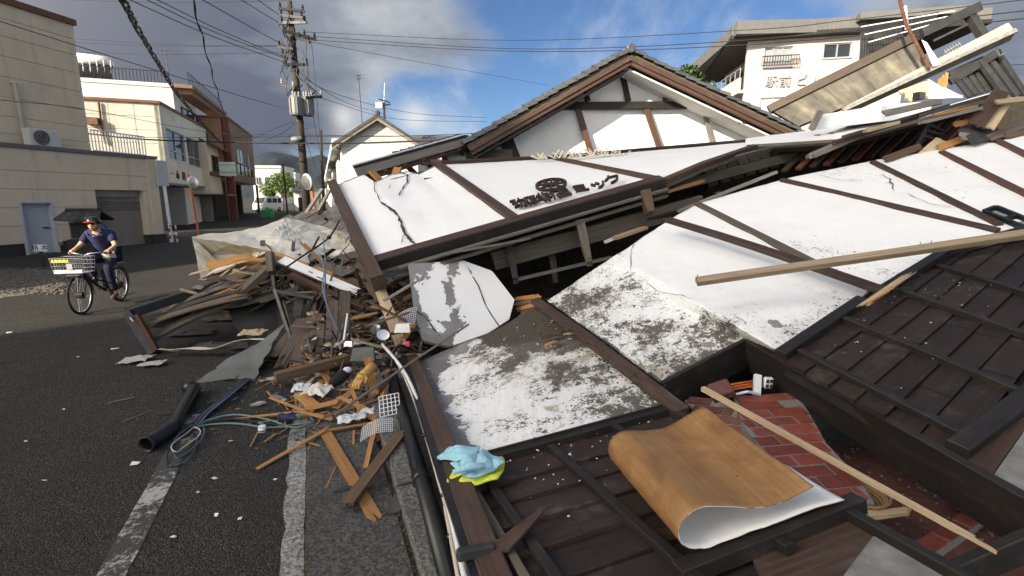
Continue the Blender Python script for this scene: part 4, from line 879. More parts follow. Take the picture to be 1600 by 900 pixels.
def pole():
    b = D(479, 313, PT); b.z = 0; top = D(452, 2, PT); t = thing('utility_pole', 'tall weathered utility pole with crossarms and transformers', 'utility pole', b)
    def at(y): f = (y - 2) / (313 - 2); p = D(452 + 27 * f, y, PT); return p
    m = MB(); m.tube([b, at(200), at(100), top], [.19, .16, .14, .11], 12); m.build('shaft', M['pole_concrete'], t, smooth=True)
    for k, y in enumerate((60, 110, 190, 250)): m = MB(); m.tube([at(y) + UP * -.06, at(y) + UP * .06], .18, 12); m.build('clamp_band', M['dark_steel'], t)
    arms = [((440, 86), (458, 88), .3, 2), ((437, 24), (474, 28), .25, 3), ((452, 55), (484, 66), .35, 3), ((435, 13), (476, 18), -.1, 3), ((438, 36), (479, 35), .1, 3), ((441, 47), (494, 62), -.3, 4), ((434, 73), (459, 77), .2, 2), ((444, 101), (482, 101), -.15, 3), ((438, 132), (461, 138), .1, 2), ((478, 153), (503, 151), -.25, 4)]
    for (x0, y0), (x1, y1), dt, n in arms:
        p0, p1 = D(x0, y0, PT - .2 + dt), D(x1, y1, PT - .2 - dt); m = MB(); m.beam(p0, p1, .09, .11); a = m.build('crossarm', M['dark_steel'], t)
        for k in range(n):
            q = p0 + (p1 - p0) * ((k + .15) / (n - .7)); m = MB(); m.lathe(q + UP * .05, UP, [(.03, 0), (.06, .03), (.035, .08), (.065, .11), (.035, .17), (.05, .2), (.001, .24)], 8); m.build('insulator', M['porcelain' if y0 in (132, 153) else 'dark_steel'], a)
    for x, y, dt in ((463, 165, -.45), (480, 166, -.1)):
        c = D(x, y, PT + dt); m = MB(); m.lathe(c - UP * .42, UP, [(.001, 0), (.26, .0), (.28, .08), (.28, .75), (.22, .82), (.001, .84)], 14); tr = m.build('transformer', M['transformer'], t, smooth=False)
        for k in range(3): a = k * 2.1; m = MB(); m.lathe(c + V(.14 * math.cos(a), .14 * math.sin(a), .4), UP, [(.05, 0), (.03, .08), (.05, .12), (.001, .22)], 8); m.build('bushing', M['porcelain'], tr)
        for k in range(6): a = k * 1.05; m = MB(); m.beam(c + V(.3 * math.cos(a), .3 * math.sin(a), -.35), c + V(.3 * math.cos(a), .3 * math.sin(a), .3), .05, .02); m.build('cooling_fin', M['transformer'], tr)
    for k in range(9):
        y = 190 + k * 11; p = at(y); m = MB(); sgn = 1 if k % 2 else -1; m.tube([p, p + V(.32 * sgn, 0, 0)], .012, 5); m.build('step_bolt', M['dark_steel'], t)
    c = D(467, 217, PT - .2); m = MB(); m.lathe(c, V(-1, 0, -.2), [(.06, -.15), (.14, .05), (.16, .3), (.001, .34)], 10); m.build('street_lamp', M['transformer'], t)
    r = random.Random(8)
    for k in range(24):                                 # loose jumper leads on the pole
        y0 = r.uniform(12, 150); y1 = y0 + r.uniform(15, 60); x = r.uniform(-22, 30); p0, p1 = at(y0) + V(x * .02, -.2, 0), at(y1) + V(x * .028, -.25, 0); m = MB()
        m.tube([p0, (p0 + p1) / 2 + V(r.uniform(-.5, .5), 0, -.1), p1], r.uniform(.014, .03), 5); m.build('jumper_lead', M['wire_black'], t)
    # second, farther pole
    p = D(505, 313, 48); p.z = .3; q = thing('utility_pole', 'farther slim utility pole behind the tall one', 'utility pole', p); m = MB(); m.tube([p, D(501, 203, 48)], [.17, .12], 8); m.build('shaft', M['pole_concrete'], q)
    for y in (206, 212): m = MB(); m.beam(D(487, y, 48), D(505, y - 1, 48), .1, .1); m.build('crossarm', M['dark_steel'], q)
pole()
def wire(lab, pts, r, grp='overhead wires', mat='wire_black', n=10, name='overhead_wire'):
    """pts: (px, py, depth) along the wire; smooth curve through them in space"""
    P3 = [D(*p) for p in pts]
    if len(P3) == 2: mid = (P3[0] + P3[1]) / 2 - UP * .012 * (P3[1] - P3[0]).length; P3 = [P3[0], mid, P3[1]]
    out = []
    for k in range(len(P3) - 1):
        a, b = P3[k], P3[k + 1]; pa = P3[k - 1] if k else a + (a - b); pb = P3[k + 2] if k + 2 < len(P3) else b + (b - a)
        for j in range(n):
            f = j / n; out.append(.5 * ((2 * a) + (-pa + b) * f + (2 * pa - 5 * a + 4 * b - pb) * f * f + (-pa + 3 * a - 3 * b + pb) * f ** 3))
    out.append(P3[-1]); m = MB(); m.tube(out, r, 5); return m.build(name, M[mat], None, lab, 'wire', grp, smooth=True)
W1 = 'overhead wire running from the tall pole towards the right above the gable'
wire(W1 + ', topmost of three', [(478, 50, 22), (800, 63, 19), (1165, 47, 15), (1330, 31, 13.5), (1700, -12, 11)], .012)
wire(W1 + ', middle of three', [(490, 57, 22), (800, 76, 19), (1150, 64, 15), (1600, 17, 11.5), (1720, 2, 11)], .014)
wire(W1 + ', lowest of three', [(494, 63, 22), (800, 80, 19), (1150, 71, 15), (1600, 29, 11.5), (1720, 12, 11)], .014)
LW = 'overhead wire running from the tall pole up to the upper left'
for i, (a, b, c) in enumerate((((190, -6), (330, 56), (446, 98)), ((222, -4), (340, 52), (450, 93)), ((238, -4), (350, 50), (452, 92)), ((310, -4), (400, 47), (446, 72)), ((368, -6), (400, 14), (436, 36)), ((395, -6), (420, 12), (440, 26)))):
    wire(LW + (', lowest of six', ', second lowest of six', ', third lowest of six', ', third highest of six', ', second highest of six', ', topmost of six')[i], [(*a, 13), (*b, 17), (*c, 21.7)], .014)
for i, (y0, y1, y2) in enumerate(((-2, 4, 1), (60, 69, 73), (66, 72, 71), (81, 85, 82))):
    wire('thin wire crossing the sky above the white house terrace, ' + ('highest', 'second', 'third', 'lowest')[i], [(60 if i == 0 else 110, y0, 40), (250, y1, 33), (452, y2, 22)], .014)
wire('long thin wire slanting across the beige building and white house to the pole', [(-20, 27, 15), (115, 70, 18), (215, 101, 20), (400, 157, 22), (456, 171, 22)], .016)
wire('thin wire drooping across the beige upper wall', [(-10, 155, 14), (140, 172, 20), (330, 207, 28), (480, 211, 24), (722, 213, 20)], .012)
wire('thick dark cable crossing level in front of the street houses and pole', [(130, 208, 24), (230, 218, 23), (400, 223, 22), (480, 224, 21.5), (600, 222.5, 20), (770, 215, 18)], .035)
wire('thin cable just above the thick level cable', [(180, 214, 26), (330, 215, 25), (480, 213, 22), (620, 213, 21), (770, 207, 19)], .014)
def bundle(lab, pts, r, k, seed):
    rr = random.Random(seed); t = None
    P3 = [D(*p) for p in pts]; fine = []
    for a, b in zip(P3, P3[1:]):
        for j in range(9): fine.append(a + (b - a) * j / 9)
    fine.append(P3[-1]); t = thing('cable_bundle', lab, 'cable', P3[-1])
    for i in range(k):
        ph = rr.uniform(0, 6); m = MB(); m.tube([p + V(math.cos(ph + q * .9), math.sin(ph + q * .9) * .5, math.sin(ph + q * .9)) * r * (1.0 + .3 * mnoise.noise(V(q * .4, i, 0))) for q, p in enumerate(fine)], r * .42, 5); m.build('strand', M['wire_black'], t, smooth=True)
bundle('thick black twisted cable bundle running from top left down to the street houses', [(188, -8, 9), (215, 45, 12), (245, 95, 16), (272, 140, 20), (300, 175, 25), (345, 224, 31)], .055, 5, 1)
bundle('thinner black twisted cable dropping steeply from the top edge to the street houses', [(299, -6, 10), (318, 65, 13), (334, 124, 17), (346, 165, 22), (362, 218, 30)], .03, 3, 2)
DN = 'service wire fanning down from the tall pole'
for i, pts in enumerate((((486, 60, 22), (492, 120, 21.8), (500, 215, 21.5)), ((478, 60, 22), (484, 150, 21.8), (505, 260, 30)), ((466, 112, 22), (520, 145, 24), (640, 176, 30), (760, 184, 34)), ((470, 118, 22), (540, 160, 26), (600, 178, 32)), ((500, 153, 22), (620, 186, 30), (760, 190, 36)),
        ((458, 190, 21.8), (420, 205, 26), (385, 222, 34)), ((460, 193, 21.8), (440, 208, 24), (405, 223, 30)), ((495, 62, 22), (520, 72, 26), (860, 134, 60)), ((468, 180, 22), (480, 225, 21.8), (495, 265, 30)))):
    wire(DN + (' straight down on the right side', ' to the farther pole', ' to the roof mast', ' to the gabled house', ' across the gabled house roof', ' to the brick building', ' to the street beside the brick building', ' far across the blue sky', ' beside the shaft')[i], pts, .012)
wire('thin wire at the right edge beside the dark balcony', [(1500, 103, 16), (1560, 102, 15), (1640, 99, 14)], .01)
wire('thin wire at the right edge below the wrecked balcony railing', [(1530, 172, 16), (1640, 172, 15)], .01)
# ------------------------------------------------------------------ bicycle and rider
class Loc:                                              # local frame: x forward, y to the rider's left, z up
    def __init__(s, o, fx): s.o = o; s.x = fx.normalized(); s.y = UP.cross(s.x)
    def __call__(s, x, y, z): return s.o + s.x * x + s.y * y + UP * z
rw, fw = G(189, 470), G(130, 491); BL = Loc(rw, fw - rw); WB = (fw - rw).length
def bicycle():
    B = BL; t = thing('bicycle', 'dark city bicycle with a large wire front basket, ridden on the street', 'bicycle', B(WB / 2, 0, 0)); Rw = .335
    def wheel(x):
        m = MB(); m.tube([B(x + (Rw - .018) * math.cos(a), 0, Rw + (Rw - .018) * math.sin(a)) for a in [2 * math.pi * k / 40 for k in range(40)]], .02, 8, closed=True); w = m.build('wheel', M['rubber'], t, smooth=True)
        m = MB(); m.tube([B(x + (Rw - .045) * math.cos(a), 0, Rw + (Rw - .045) * math.sin(a)) for a in [2 * math.pi * k / 40 for k in range(40)]], .011, 6, closed=True); m.build('rim', M['steel'], w, smooth=True)
        for k in range(24):
            a = 2 * math.pi * k / 24; b = a + (.5 if k % 2 else -.5); m = MB(); m.tube([B(x + .03 * math.cos(b), .025 * (1 if k % 4 < 2 else -1), Rw + .03 * math.sin(b)), B(x + (Rw - .05) * math.cos(a), 0, Rw + (Rw - .05) * math.sin(a))], .0028, 4); m.build('spoke', M['steel'], w)
        m = MB(); m.lathe(B(x, -.05, Rw), B.y, [(.001, 0), (.055, 0), (.055, .1), (.001, .1)], 12); m.build('hub', M['black_metal'], w)
    wheel(0); wheel(WB); bb = B(.43, 0, .29); hd0, hd1 = B(WB - .2, 0, .66), B(WB - .27, 0, .9)
    fr = MB()
    for pts, r in (([hd0, B(.66, 0, .42), bb], .024), ([hd1 - UP * .06, B(.64, 0, .52), B(.36, 0, .45)], .016), ([bb, B(.26, 0, .82)], .018), ([hd0, hd1], .022), ([B(0, .07, Rw), bb + B.y * .04], .012), ([B(0, -.07, Rw), bb - B.y * .04], .012), ([B(0, .07, Rw), B(.31, .02, .68)], .01), ([B(0, -.07, Rw), B(.31, -.02, .68)], .01)): fr.tube(pts, r, 8)
    fr.build('frame', M['black_metal'], t, smooth=True)
    m = MB()
    for s_ in (-1, 1): m.tube([hd0, B(WB - .14, .055 * s_, .6), B(WB, .055 * s_, Rw)], .013, 6)
    m.build('fork', M['black_metal'], t)
    m = MB(); m.tube([hd1, B(WB - .3, 0, 1.0), B(WB - .26, .1, 1.03), B(WB - .32, .22, 1.04), B(WB - .45, .29, 1.02)], .012, 6); m.tube([B(WB - .3, 0, 1.0), B(WB - .26, -.1, 1.03), B(WB - .32, -.22, 1.04), B(WB - .45, -.29, 1.02)], .012, 6); hb = m.build('handlebar', M['steel'], t, smooth=True)
    for s_ in (-1, 1):
        m = MB(); m.tube([B(WB - .38, .262 * s_, 1.032), B(WB - .5, .305 * s_, 1.01)], .018, 8); m.build('grip', M['black_plastic'], hb)
        m = MB(); m.tube([B(WB - .3, .2 * s_, 1.03), B(WB - .4, .3 * s_, 1.0)], .006, 5); m.build('brake_lever', M['steel'], hb)
    m = MB(); m.ball(B(WB - .28, -.32, 1.22), .05, .012, .06, 8); m.build('mirror', M['black_plastic'], hb); m = MB(); m.tube([B(WB - .4, -.28, 1.03), B(WB - .28, -.32, 1.2)], .006, 5); m.build('mirror_stalk', M['black_plastic'], hb)
    m = MB(); m.ball(B(.2, 0, .88), .13, .09, .035, 10, Matrix((BL.x, BL.y, UP)).transposed()); m.build('saddle', M['black_plastic'], t, smooth=True)
    # basket
    bk = MB(); x0, x1, y0, z0, z1 = WB - .13, WB + .22, .235, .74, 1.0; q = .88
    cor = lambda z, k: [B(x0 + .02 * (1 - k), -y0 * k, z), B(x1 * 1 - .04 * (1 - k) * 5, -y0 * k, z), B(x1 - .04 * (1 - k) * 5, y0 * k, z), B(x0 + .02 * (1 - k), y0 * k, z)]
    bk.tube(cor(z1, 1), .008, 5, closed=True); bo = bk.build('basket', M['steel'], t)
    for f in (.0, .25, .5, .75): m = MB(); m.tube(cor(z0 + (z1 - z0) * f, q + (1 - q) * f), .0042, 4, closed=True); m.build('wire_ring', M['steel'], bo)
    ca, cb = cor(z0, q), cor(z1, 1)
    for e in range(4):
        n = 5 if e % 2 == 0 else 8
        for k in range(n): f = k / n; m = MB(); m.tube([ca[e] + (ca[(e + 1) % 4] - ca[e]) * f, cb[e] + (cb[(e + 1) % 4] - cb[e]) * f], .0042, 4); m.build('wire', M['steel'], bo)
    m = MB(); m.face(cor(z0, q)); m.build('base', M['alu'], bo, solid=.004)
    m = MB(); m.beam(B(x1 - .01, -.21, z1 - .045), B(x1 - .01, .03, z1 - .045), .012, .05); m.build('band', M['yellow_plastic'], bo); m = MB(); m.beam(B(x1 - .02, -.2, z0 + .035), B(x1 - .02, .2, z0 + .035), .012, .05); m.build('lower_band', M['white_metal'], bo)
    m = MB(); m.beam(B(x1 - .0, -.0, z0 + .12), B(x1 - .0, .08, z0 + .12), .01, .1); m.build('plate', M['alu'], bo)
    m = MB()
    for s_ in (-1, 1): m.tube([B(WB + .1, .13 * s_, .75), B(WB, .075 * s_, Rw)], .006, 5)
    m.build('basket_stay', M['steel'], t)
    m = MB(); m.ball(B(WB + .06, 0, .62), .05, .05, .05, 8); m.build('lamp', M['white_metal'], t); m = MB(); m.beam(B(WB + .08, -.09, .7), B(WB + .08, .09, .7), .06, .03); m.build('lamp_bracket', M['white_metal'], t)
    # mudguards, carrier, chain case, stand, battery
    for x, a0, a1 in ((0, 20, 200), (WB, 55, 190)):
        m = MB(); m.grid(lambda u, v: B(x + (Rw + .022) * math.cos(R(a0 + (a1 - a0) * u)), -.028 + .056 * v, Rw + (Rw + .022) * math.sin(R(a0 + (a1 - a0) * u))), 16, 2); m.build('mudguard', M['black_metal'], t, solid=.003)
    m = MB()
    for s_ in (-1, 1): m.tube([B(.14, .06 * s_, .73), B(-.33, .07 * s_, .75)], .007, 5); m.tube([B(-.2, .07 * s_, .745), B(0, .08 * s_, Rw)], .006, 5)
    for k in range(4): m.tube([B(.08 - .12 * k, -.065, .735), B(.08 - .12 * k, .065, .735)], .006, 5)
    m.build('carrier', M['dark_steel'], t)
    m = MB(); m.tube([B(0, .1, Rw - .03), B(.1, .1, .12), B(-.28, .12, .1)], .009, 5); m.build('kickstand', M['dark_steel'], t)
    m = MB(); m.hexa([B(0, .055, Rw - .05), B(.43, .055, .22), B(.43, .085, .22), B(0, .085, Rw - .05)], [B(0, .055, Rw + .05), B(.43, .055, .37), B(.43, .085, .37), B(0, .085, Rw + .05)]); m.build('chain_case', M['black_plastic'], t)
    m = MB(); m.box(B(.36, 0, .5), .1, .09, .36, math.atan2(BL.x.y, BL.x.x)); m.build('battery', M['black_plastic'], t)
    for s_, px_, pz_ in ((1, .40, .13), (-1, .46, .45)):
        m = MB(); m.tube([B(.43, .1 * s_, .29), B(px_, .11 * s_, pz_)], .01, 5); c = m.build('crank', M['dark_steel'], t); m = MB(); m.beam(B(px_ - .04, .16 * s_, pz_), B(px_ + .04, .16 * s_, pz_), .09, .02); m.build('pedal', M['black_plastic'], c)
bicycle()
def skin_mesh(nodes, edges, root, sub=1):
    """nodes: name -> (point, radius); returns a mesh grown with a Skin modifier"""
    ks = list(nodes); ix = {k: i for i, k in enumerate(ks)}; me = bpy.data.meshes.new('skin'); me.from_pydata([nodes[k][0] for k in ks], [(ix[a], ix[b]) for a, b in edges], [])
    o = bpy.data.objects.new('skin', me); C.objects.link(o); o.modifiers.new('s', 'SKIN'); sv = me.skin_vertices[0].data
    for k in ks:
        r = nodes[k][1]; sv[ix[k]].radius = (r, r) if not isinstance(r, tuple) else r; sv[ix[k]].use_root = (k == root)
    if sub: s = o.modifiers.new('d', 'SUBSURF'); s.levels = sub; s.render_levels = sub
    bpy.context.view_layer.update(); dg = bpy.context.evaluated_depsgraph_get(); out = bpy.data.meshes.new_from_object(o.evaluated_get(dg)); bpy.data.objects.remove(o)
    for p in out.polygons: p.use_smooth = True
    return out
def add_mesh(name, me, mat, parent):
    off = V(0, 0, 0); r = parent
    while r is not None: off = off + r.location; r = r.parent
    me.transform(Matrix.Translation(-off)); me.materials.clear()
    for m in (mat if isinstance(mat, list) else [mat]): me.materials.append(m)
    o = bpy.data.objects.new(name, me); C.objects.link(o); o.parent = parent; return o
def rider():
    B = BL; t = thing('person', 'cyclist in black helmet, sunglasses, navy T-shirt and navy trousers riding the bicycle', 'person', B(.25, 0, 0))
    N = {'pel': (B(.2, 0, .97), .14), 'bel': (B(.24, 0, 1.1), .135), 'che': (B(.31, 0, 1.27), .15), 'nk0': (B(.37, 0, 1.41), .075), 'nk1': (B(.41, 0, 1.48), .055), 'hd': (B(.43, 0, 1.56), .06)}
    E = [('pel', 'bel'), ('bel', 'che'), ('che', 'nk0'), ('nk0', 'nk1'), ('nk1', 'hd')]
    for s_, q in ((1, 'l'), (-1, 'r')):
        N.update({q + 'sh': (B(.34, .18 * s_, 1.37), .062), q + 'el': (B(.47, .29 * s_, 1.15), .043), q + 'wr': (B(.66, .285 * s_, 1.07), .03), q + 'pa': (B(.725, .287 * s_, 1.055), .034)})
        E += [('nk0', q + 'sh'), (q + 'sh', q + 'el'), (q + 'el', q + 'wr'), (q + 'wr', q + 'pa')]
        for k in range(4):
            d = (k - 1.5) * .02; N.update({f'{q}f{k}': (B(.765 - .004 * k, (.275 + d) * s_ , 1.05), .0095), f'{q}g{k}': (B(.775 - .004 * k, (.275 + d) * s_, 1.022), .009), f'{q}h{k}': (B(.75, (.275 + d) * s_, 1.006), .008)}); E += [(q + 'pa', f'{q}f{k}'), (f'{q}f{k}', f'{q}g{k}'), (f'{q}g{k}', f'{q}h{k}')]
        N.update({q + 't0': (B(.71, .25 * s_, 1.035), .011), q + 't1': (B(.745, .245 * s_, 1.015), .009)}); E += [(q + 'wr', q + 't0'), (q + 't0', q + 't1')]
    kn = {'l': (B(.50, .12, .72), B(.39, .13, .26), B(.36, .13, .19), B(.54, .14, .155)), 'r': (B(.57, -.12, .87), B(.46, -.13, .55), B(.42, -.13, .5), B(.6, -.14, .475))}
    for q, s_ in (('l', 1), ('r', -1)):
        a, b, c, d = kn[q]; N.update({q + 'hp': (B(.2, .09 * s_, .94), .095), q + 'kn': (a, .06), q + 'an': (b, .038), q + 'he': (c, .035), q + 'to': (d, .03)})
        E += [('pel', q + 'hp'), (q + 'hp', q + 'kn'), (q + 'kn', q + 'an'), (q + 'an', q + 'he'), (q + 'he', q + 'to')]
    lean = lambda p: V(*(p + BL.x * (.04 * max(0, p.z - 1.0) / .5) - UP * .13 * max(0, p.z - .97)))
    for k in N:
        if k[1:] not in ('pa', 'wr', 't0', 't1') and k[1:2] not in 'fgh': N[k] = (lean(N[k][0]), N[k][1])
    body = skin_mesh(N, E, 'pel')
    # head, shaped, joined into the body mesh
    hm = MB(); hc = lean(B(.455, 0, 1.6)); Rm = Matrix((BL.x, BL.y, UP)).transposed(); i0 = 0
    hm.ball(hc, .098, .078, .122, 20, Rm)
    for k, v in enumerate(hm.v):
        l = Rm.transposed() @ (v - hc); x, y, z = l
        if x > .02 and z < 0: y *= 1 - .28 * min(1, -z / .11); x += .012 * min(1, -z / .1)
        if x > .03 and abs(y) < .022: x += .026 * max(0, 1 - abs(z + .018) / .032) * (1 - abs(y) / .022)           # nose
        if x > .03 and -.082 < z < -.05: x += .006 * math.cos((z + .066) / .016 * 1.57)
        if x > .03 and .0 < z < .04 and .015 < abs(y) < .05: x -= .008
        hm.v[k] = hc + Rm @ V(x, y, z)
    for s_ in (-1, 1): hm.ball(hc + Rm @ V(-.005, .08 * s_, -.005), .018, .009, .03, 8, Rm)
    bm = bmesh.new(); bm.from_mesh(body); vs = [bm.verts.new(v) for v in hm.v]
    for f in hm.f:
        try: fc = bm.faces.new([vs[i] for i in f]); fc.smooth = True
        except ValueError: pass
    bmesh.ops.remove_doubles(bm, verts=vs, dist=1e-5); bm.to_mesh(body); bm.free(); bo = add_mesh('body', body, M['skin'], t)
    m = MB(); m.tube([hc + Rm @ V(.1 - abs(y) * .35, y, -.066 - .002 * math.cos(y * 90)) for y in (-.026, -.013, 0, .013, .026)], .0045, 5); m.build('mouth', M['oxide_red'], t)
    # clothes
    S_ = {k: (N[k][0], N[k][1] * 1.14) for k in ('bel', 'che', 'nk0')}; S_['pel'] = (B(.2, 0, 1.02), .158); S_['nk0'] = (lean(B(.362, 0, 1.425)), .098); S_['hem'] = (B(.18, 0, .95), .165); S_['nk1'] = (lean(B(.392, 0, 1.462)), .082); ES = [('hem', 'pel'), ('pel', 'bel'), ('bel', 'che'), ('che', 'nk0'), ('nk0', 'nk1')]
    for q in 'lr': S_[q + 'sh'] = (N[q + 'sh'][0] + UP * .012, .09); S_[q + 'sl'] = (N[q + 'sh'][0].lerp(N[q + 'el'][0], .72), .068); ES += [('nk0', q + 'sh'), (q + 'sh', q + 'sl')]
    add_mesh('shirt', skin_mesh(S_, ES, 'che'), M['navy_cloth'], t)
    T = {'pel': (B(.19, 0, .94), .15)}; ET = []
    for q in 'lr': T[q + 'hp'] = (N[q + 'hp'][0], .112); T[q + 'md'] = (N[q + 'hp'][0].lerp(N[q + 'kn'][0], .5), .094); T[q + 'kn'] = (N[q + 'kn'][0], .076); T[q + 'cf'] = (N[q + 'kn'][0].lerp(N[q + 'an'][0], .5), .068); T[q + 'an'] = (N[q + 'an'][0], .056); ET += [('pel', q + 'hp'), (q + 'hp', q + 'md'), (q + 'md', q + 'kn'), (q + 'kn', q + 'cf'), (q + 'cf', q + 'an')]
    add_mesh('trousers', skin_mesh(T, ET, 'pel'), M['navy_trouser'], t)
    for q in 'lr':
        a, b, c, d = kn[q]; sh = skin_mesh({'a': (c - BL.x * .03, .042), 'm': (c.lerp(d, .5), .045), 'b': (d, .038)}, [('a', 'm'), ('m', 'b')], 'a'); o = add_mesh('shoe', sh, M['brown_wood'], t)
    m = MB(); m.grid(lambda u, v: B(.36 - .05 * v + .05 * math.sin(u * 3.1), .1 + .19 * u - .1, .985 - .1 * v + .02 * u), 5, 3); m.build('waist_bag', M['cream_cloth'], t, solid=.03)
    m = MB(); m.ball(hc + Rm @ V(-.008, 0, .045), .128, .108, .105, 20, Rm)
    hz0 = hc.z + .03; m.v = [V(v.x, v.y, max(v.z, hz0 - (.02 if (Rm.transposed() @ (v - hc)).x < 0 else 0))) for v in m.v]; he = m.build('helmet', M['helmet_black'], t, smooth=True)
    m = MB(); m.grid(lambda u, v: hc + Rm @ V((.1 + .065 * v) * math.cos((u - .5) * 1.7), (.1 + .03 * v) * math.sin((u - .5) * 1.7), .05 - .012 * v), 10, 3); m.build('visor', M['red_plastic'], he, solid=.008)
    for k in range(5): m = MB(); a = -.9 + .45 * k; m.ball(hc + Rm @ V(.085 * math.cos(a), .1 * math.sin(a), .115), .016, .01, .012, 6, Rm); m.build('vent', M['steel'] if k == 0 else M['rubber'], he)
    m = MB(); m.tube([hc + Rm @ V(.0, .082, .03), hc + Rm @ V(.04, .06, -.07), hc + Rm @ V(.07, 0, -.122), hc + Rm @ V(.04, -.06, -.07), hc + Rm @ V(0, -.082, .03)], .006, 5); m.build('chin_strap', M['black_plastic'], he)
    sg = MB(); sg.tube([hc + Rm @ V(.02, -.085, .022), hc + Rm @ V(.085, -.055, .025), hc + Rm @ V(.103, 0, .028), hc + Rm @ V(.085, .055, .025), hc + Rm @ V(.02, .085, .022)], .005, 5); gl = sg.build('sunglasses', M['black_plastic'], t)
    for s_ in (-1, 1): m = MB(); m.ball(hc + Rm @ V(.096, .034 * s_, .014), .012, .03, .021, 10, Rm); m.build('lens', M['lens_dark'], gl, smooth=True)
    m = MB(); c = lean(B(.47, -.06, 1.335))
    m.tube([c + BL.y * -.02 + UP * .012, c, c + BL.y * .03 + UP * .02], .005, 4); m.build('shirt_mark', M['white_paint'], t)
    m = MB(); m.tube([lean(B(.40, .07, 1.43)), lean(B(.475, .08, 1.3)), lean(B(.44, .1, 1.1))], .004, 4); m.build('strap', M['black_plastic'], t)
rider()
# ------------------------------------------------------------------ the collapsed house
def H(px, py, z): return G(px, py, z)
def lerp(a, b, f): return a + (b - a) * f
def poly_at(pts, f):                                    # pts: (fraction, point)
    for (f0, a), (f1, b) in zip(pts, pts[1:]):
        if f <= f1 + 1e-9: return lerp(a, b, (f - f0) / max(1e-9, f1 - f0))
    return pts[-1][1]
def ruled(bot, top, nu, nv, name, mat, par, dirt=None, peel=None, soil=None, th=.05, rough=.006, seed=0, jag=0.):
    mb = MB(); A = {'dirt': [], 'peel': [], 'soil': []}
    n0 = (bot[-1][1] - bot[0][1]).cross(top[0][1] - bot[0][1]).normalized()
    if n0.z < 0: n0 = -n0
    def fn(u, v):
        p = lerp(poly_at(bot, u), poly_at(top, u), v)
        if jag and v == 1: p = p + (poly_at(bot, u) - p).normalized() * max(0, mnoise.noise(V(u * 25, seed, 0)) + .2) * jag
        p = p + n0 * (mnoise.noise(p * 1.7 + V(seed, 0, 0)) * rough * 2.2 + mnoise.noise(p * 6 + V(seed, 3, 0)) * rough * .6)
        for k, f in (('dirt', dirt), ('peel', peel), ('soil', soil)): A[k].append((f(u, v) if f else 0.) + (.5 * ss(min(u, 1 - u, v, 1 - v), .035, 0) if k == 'peel' and mat == 'plaster' else 0))
        return p
    mb.grid(fn, nu, nv)
    o = mb.build(name, M[mat], par, attrs=A, smooth=True, solid=th, soff=-1)
    # make sure the visible side faces up
    if o.data.polygons[len(o.data.polygons) // 2].normal.z < 0: o.data.flip_normals()
    return o
def part_beam(par, name, p0, p1, w, h, mat, up=UP, bev=.004, **k):
    m = MB(); m.board(p0, p1, w, h, up, k.get('j0', 0), k.get('j1', 0), k.get('n', 5), k.get('bow', 0), k.get('segs', 1)); return m.build(name, M[mat], par, bevel=bev if not (k.get('j0') or k.get('j1')) else 0, label=k.get('label'))
def ss(x, a, b): f = max(0., min(1., (x - a) / (b - a))); return f * f * (3 - 2 * f)
# ===== near wall lying over the ground floor: lower left part with its corner post
FW = thing('fallen_wall', 'fallen half timbered wall of white plaster and dark planks in the foreground, with the entrance opening', 'wall', H(900, 640, 0))
rL, rR = H(762, 722, .25), H(1062, 640, .45)
PLL = plane(rL, rR, H(760, 900, .35)); NL = PLL[1]
exL = (rR - rL).normalized(); eyL = (PL(900, 860, PLL) - rL); eyL = (eyL - exL * eyL.dot(exL)).normalized()
def LL(x, y, h=0.): return rL + exL * x + eyL * y + NL * h
def lc(px, py): p = PL(px, py, PLL) - rL; return p.dot(exL), p.dot(eyL)
j0, j1 = lc(1112, 664), lc(1342, 803)                  # left jamb line of the opening
def jx(y): return j0[0] + (j1[0] - j0[0]) * (y - j0[1]) / (j1[1] - j0[1])
seams = [lc(882, 729)[1], lc(908, 757)[1], lc(936, 787)[1], lc(971, 822)[1], lc(1010, 862)[1]]
pit = (seams[-1] - seams[0]) / 4; ys_ = [.0] + [seams[0] + pit * k for k in range(9)]
c0, c1 = lc(741, 765), lc(791, 900)
def cxl(y): return c0[0] + (c1[0] - c0[0]) * (y - c0[1]) / (c1[1] - c0[1])
yb = lc(1342, 792)[1]                                  # lower rail
for a, b in zip(ys_, ys_[1:]):
    if a > yb + .02: break
    b = min(b, yb + .02); m = MB(); l0, l1 = cxl(a) + .035, cxl(b) + .035; r0, r1 = jx(a) - .01, jx(b) - .01; n = 8
    for k in range(n):
        f0, f1 = k / n, (k + 1) / n; dz = RNG.uniform(-.003, .004); w = lambda f: dz + .006 * mnoise.noise(V(f * 3, a * 9, 0))
        m.hexa([LL(lerp(l0, r0, f0), a + .004, -.03), LL(lerp(l0, r0, f1), a + .004, -.03), LL(lerp(l1, r1, f1), b - .004, -.02), LL(lerp(l1, r1, f0), b - .004, -.02)],
               [LL(lerp(l0, r0, f0), a + .004, -.012 + w(f0)), LL(lerp(l0, r0, f1), a + .004, -.012 + w(f1)), LL(lerp(l1, r1, f1), b - .004, .006 + w(f1)), LL(lerp(l1, r1, f0), b - .004, .006 + w(f0))])
    m.build('plank', M['dark_plank'], FW)
m = MB(); m.hexa([LL(-.0, 0, -.12), LL(jx(0) - .06, 0, -.12), LL(jx(yb + .3) - .06, yb + .3, -.12), LL(cxl(yb + .3), yb + .3, -.12)], [LL(-.0, .0, -.04), LL(jx(0) - .03, 0, -.04), LL(jx(yb + .3) - .03, yb + .3, -.04), LL(cxl(yb + .3), yb + .3, -.04)]); m.build('backing', M['rubber'], FW)
part_beam(FW, 'rail', LL(-.03, 0, .012), LL(j0[0] - .02, 0, .012), .075, .06, 'dark_trim', NL)
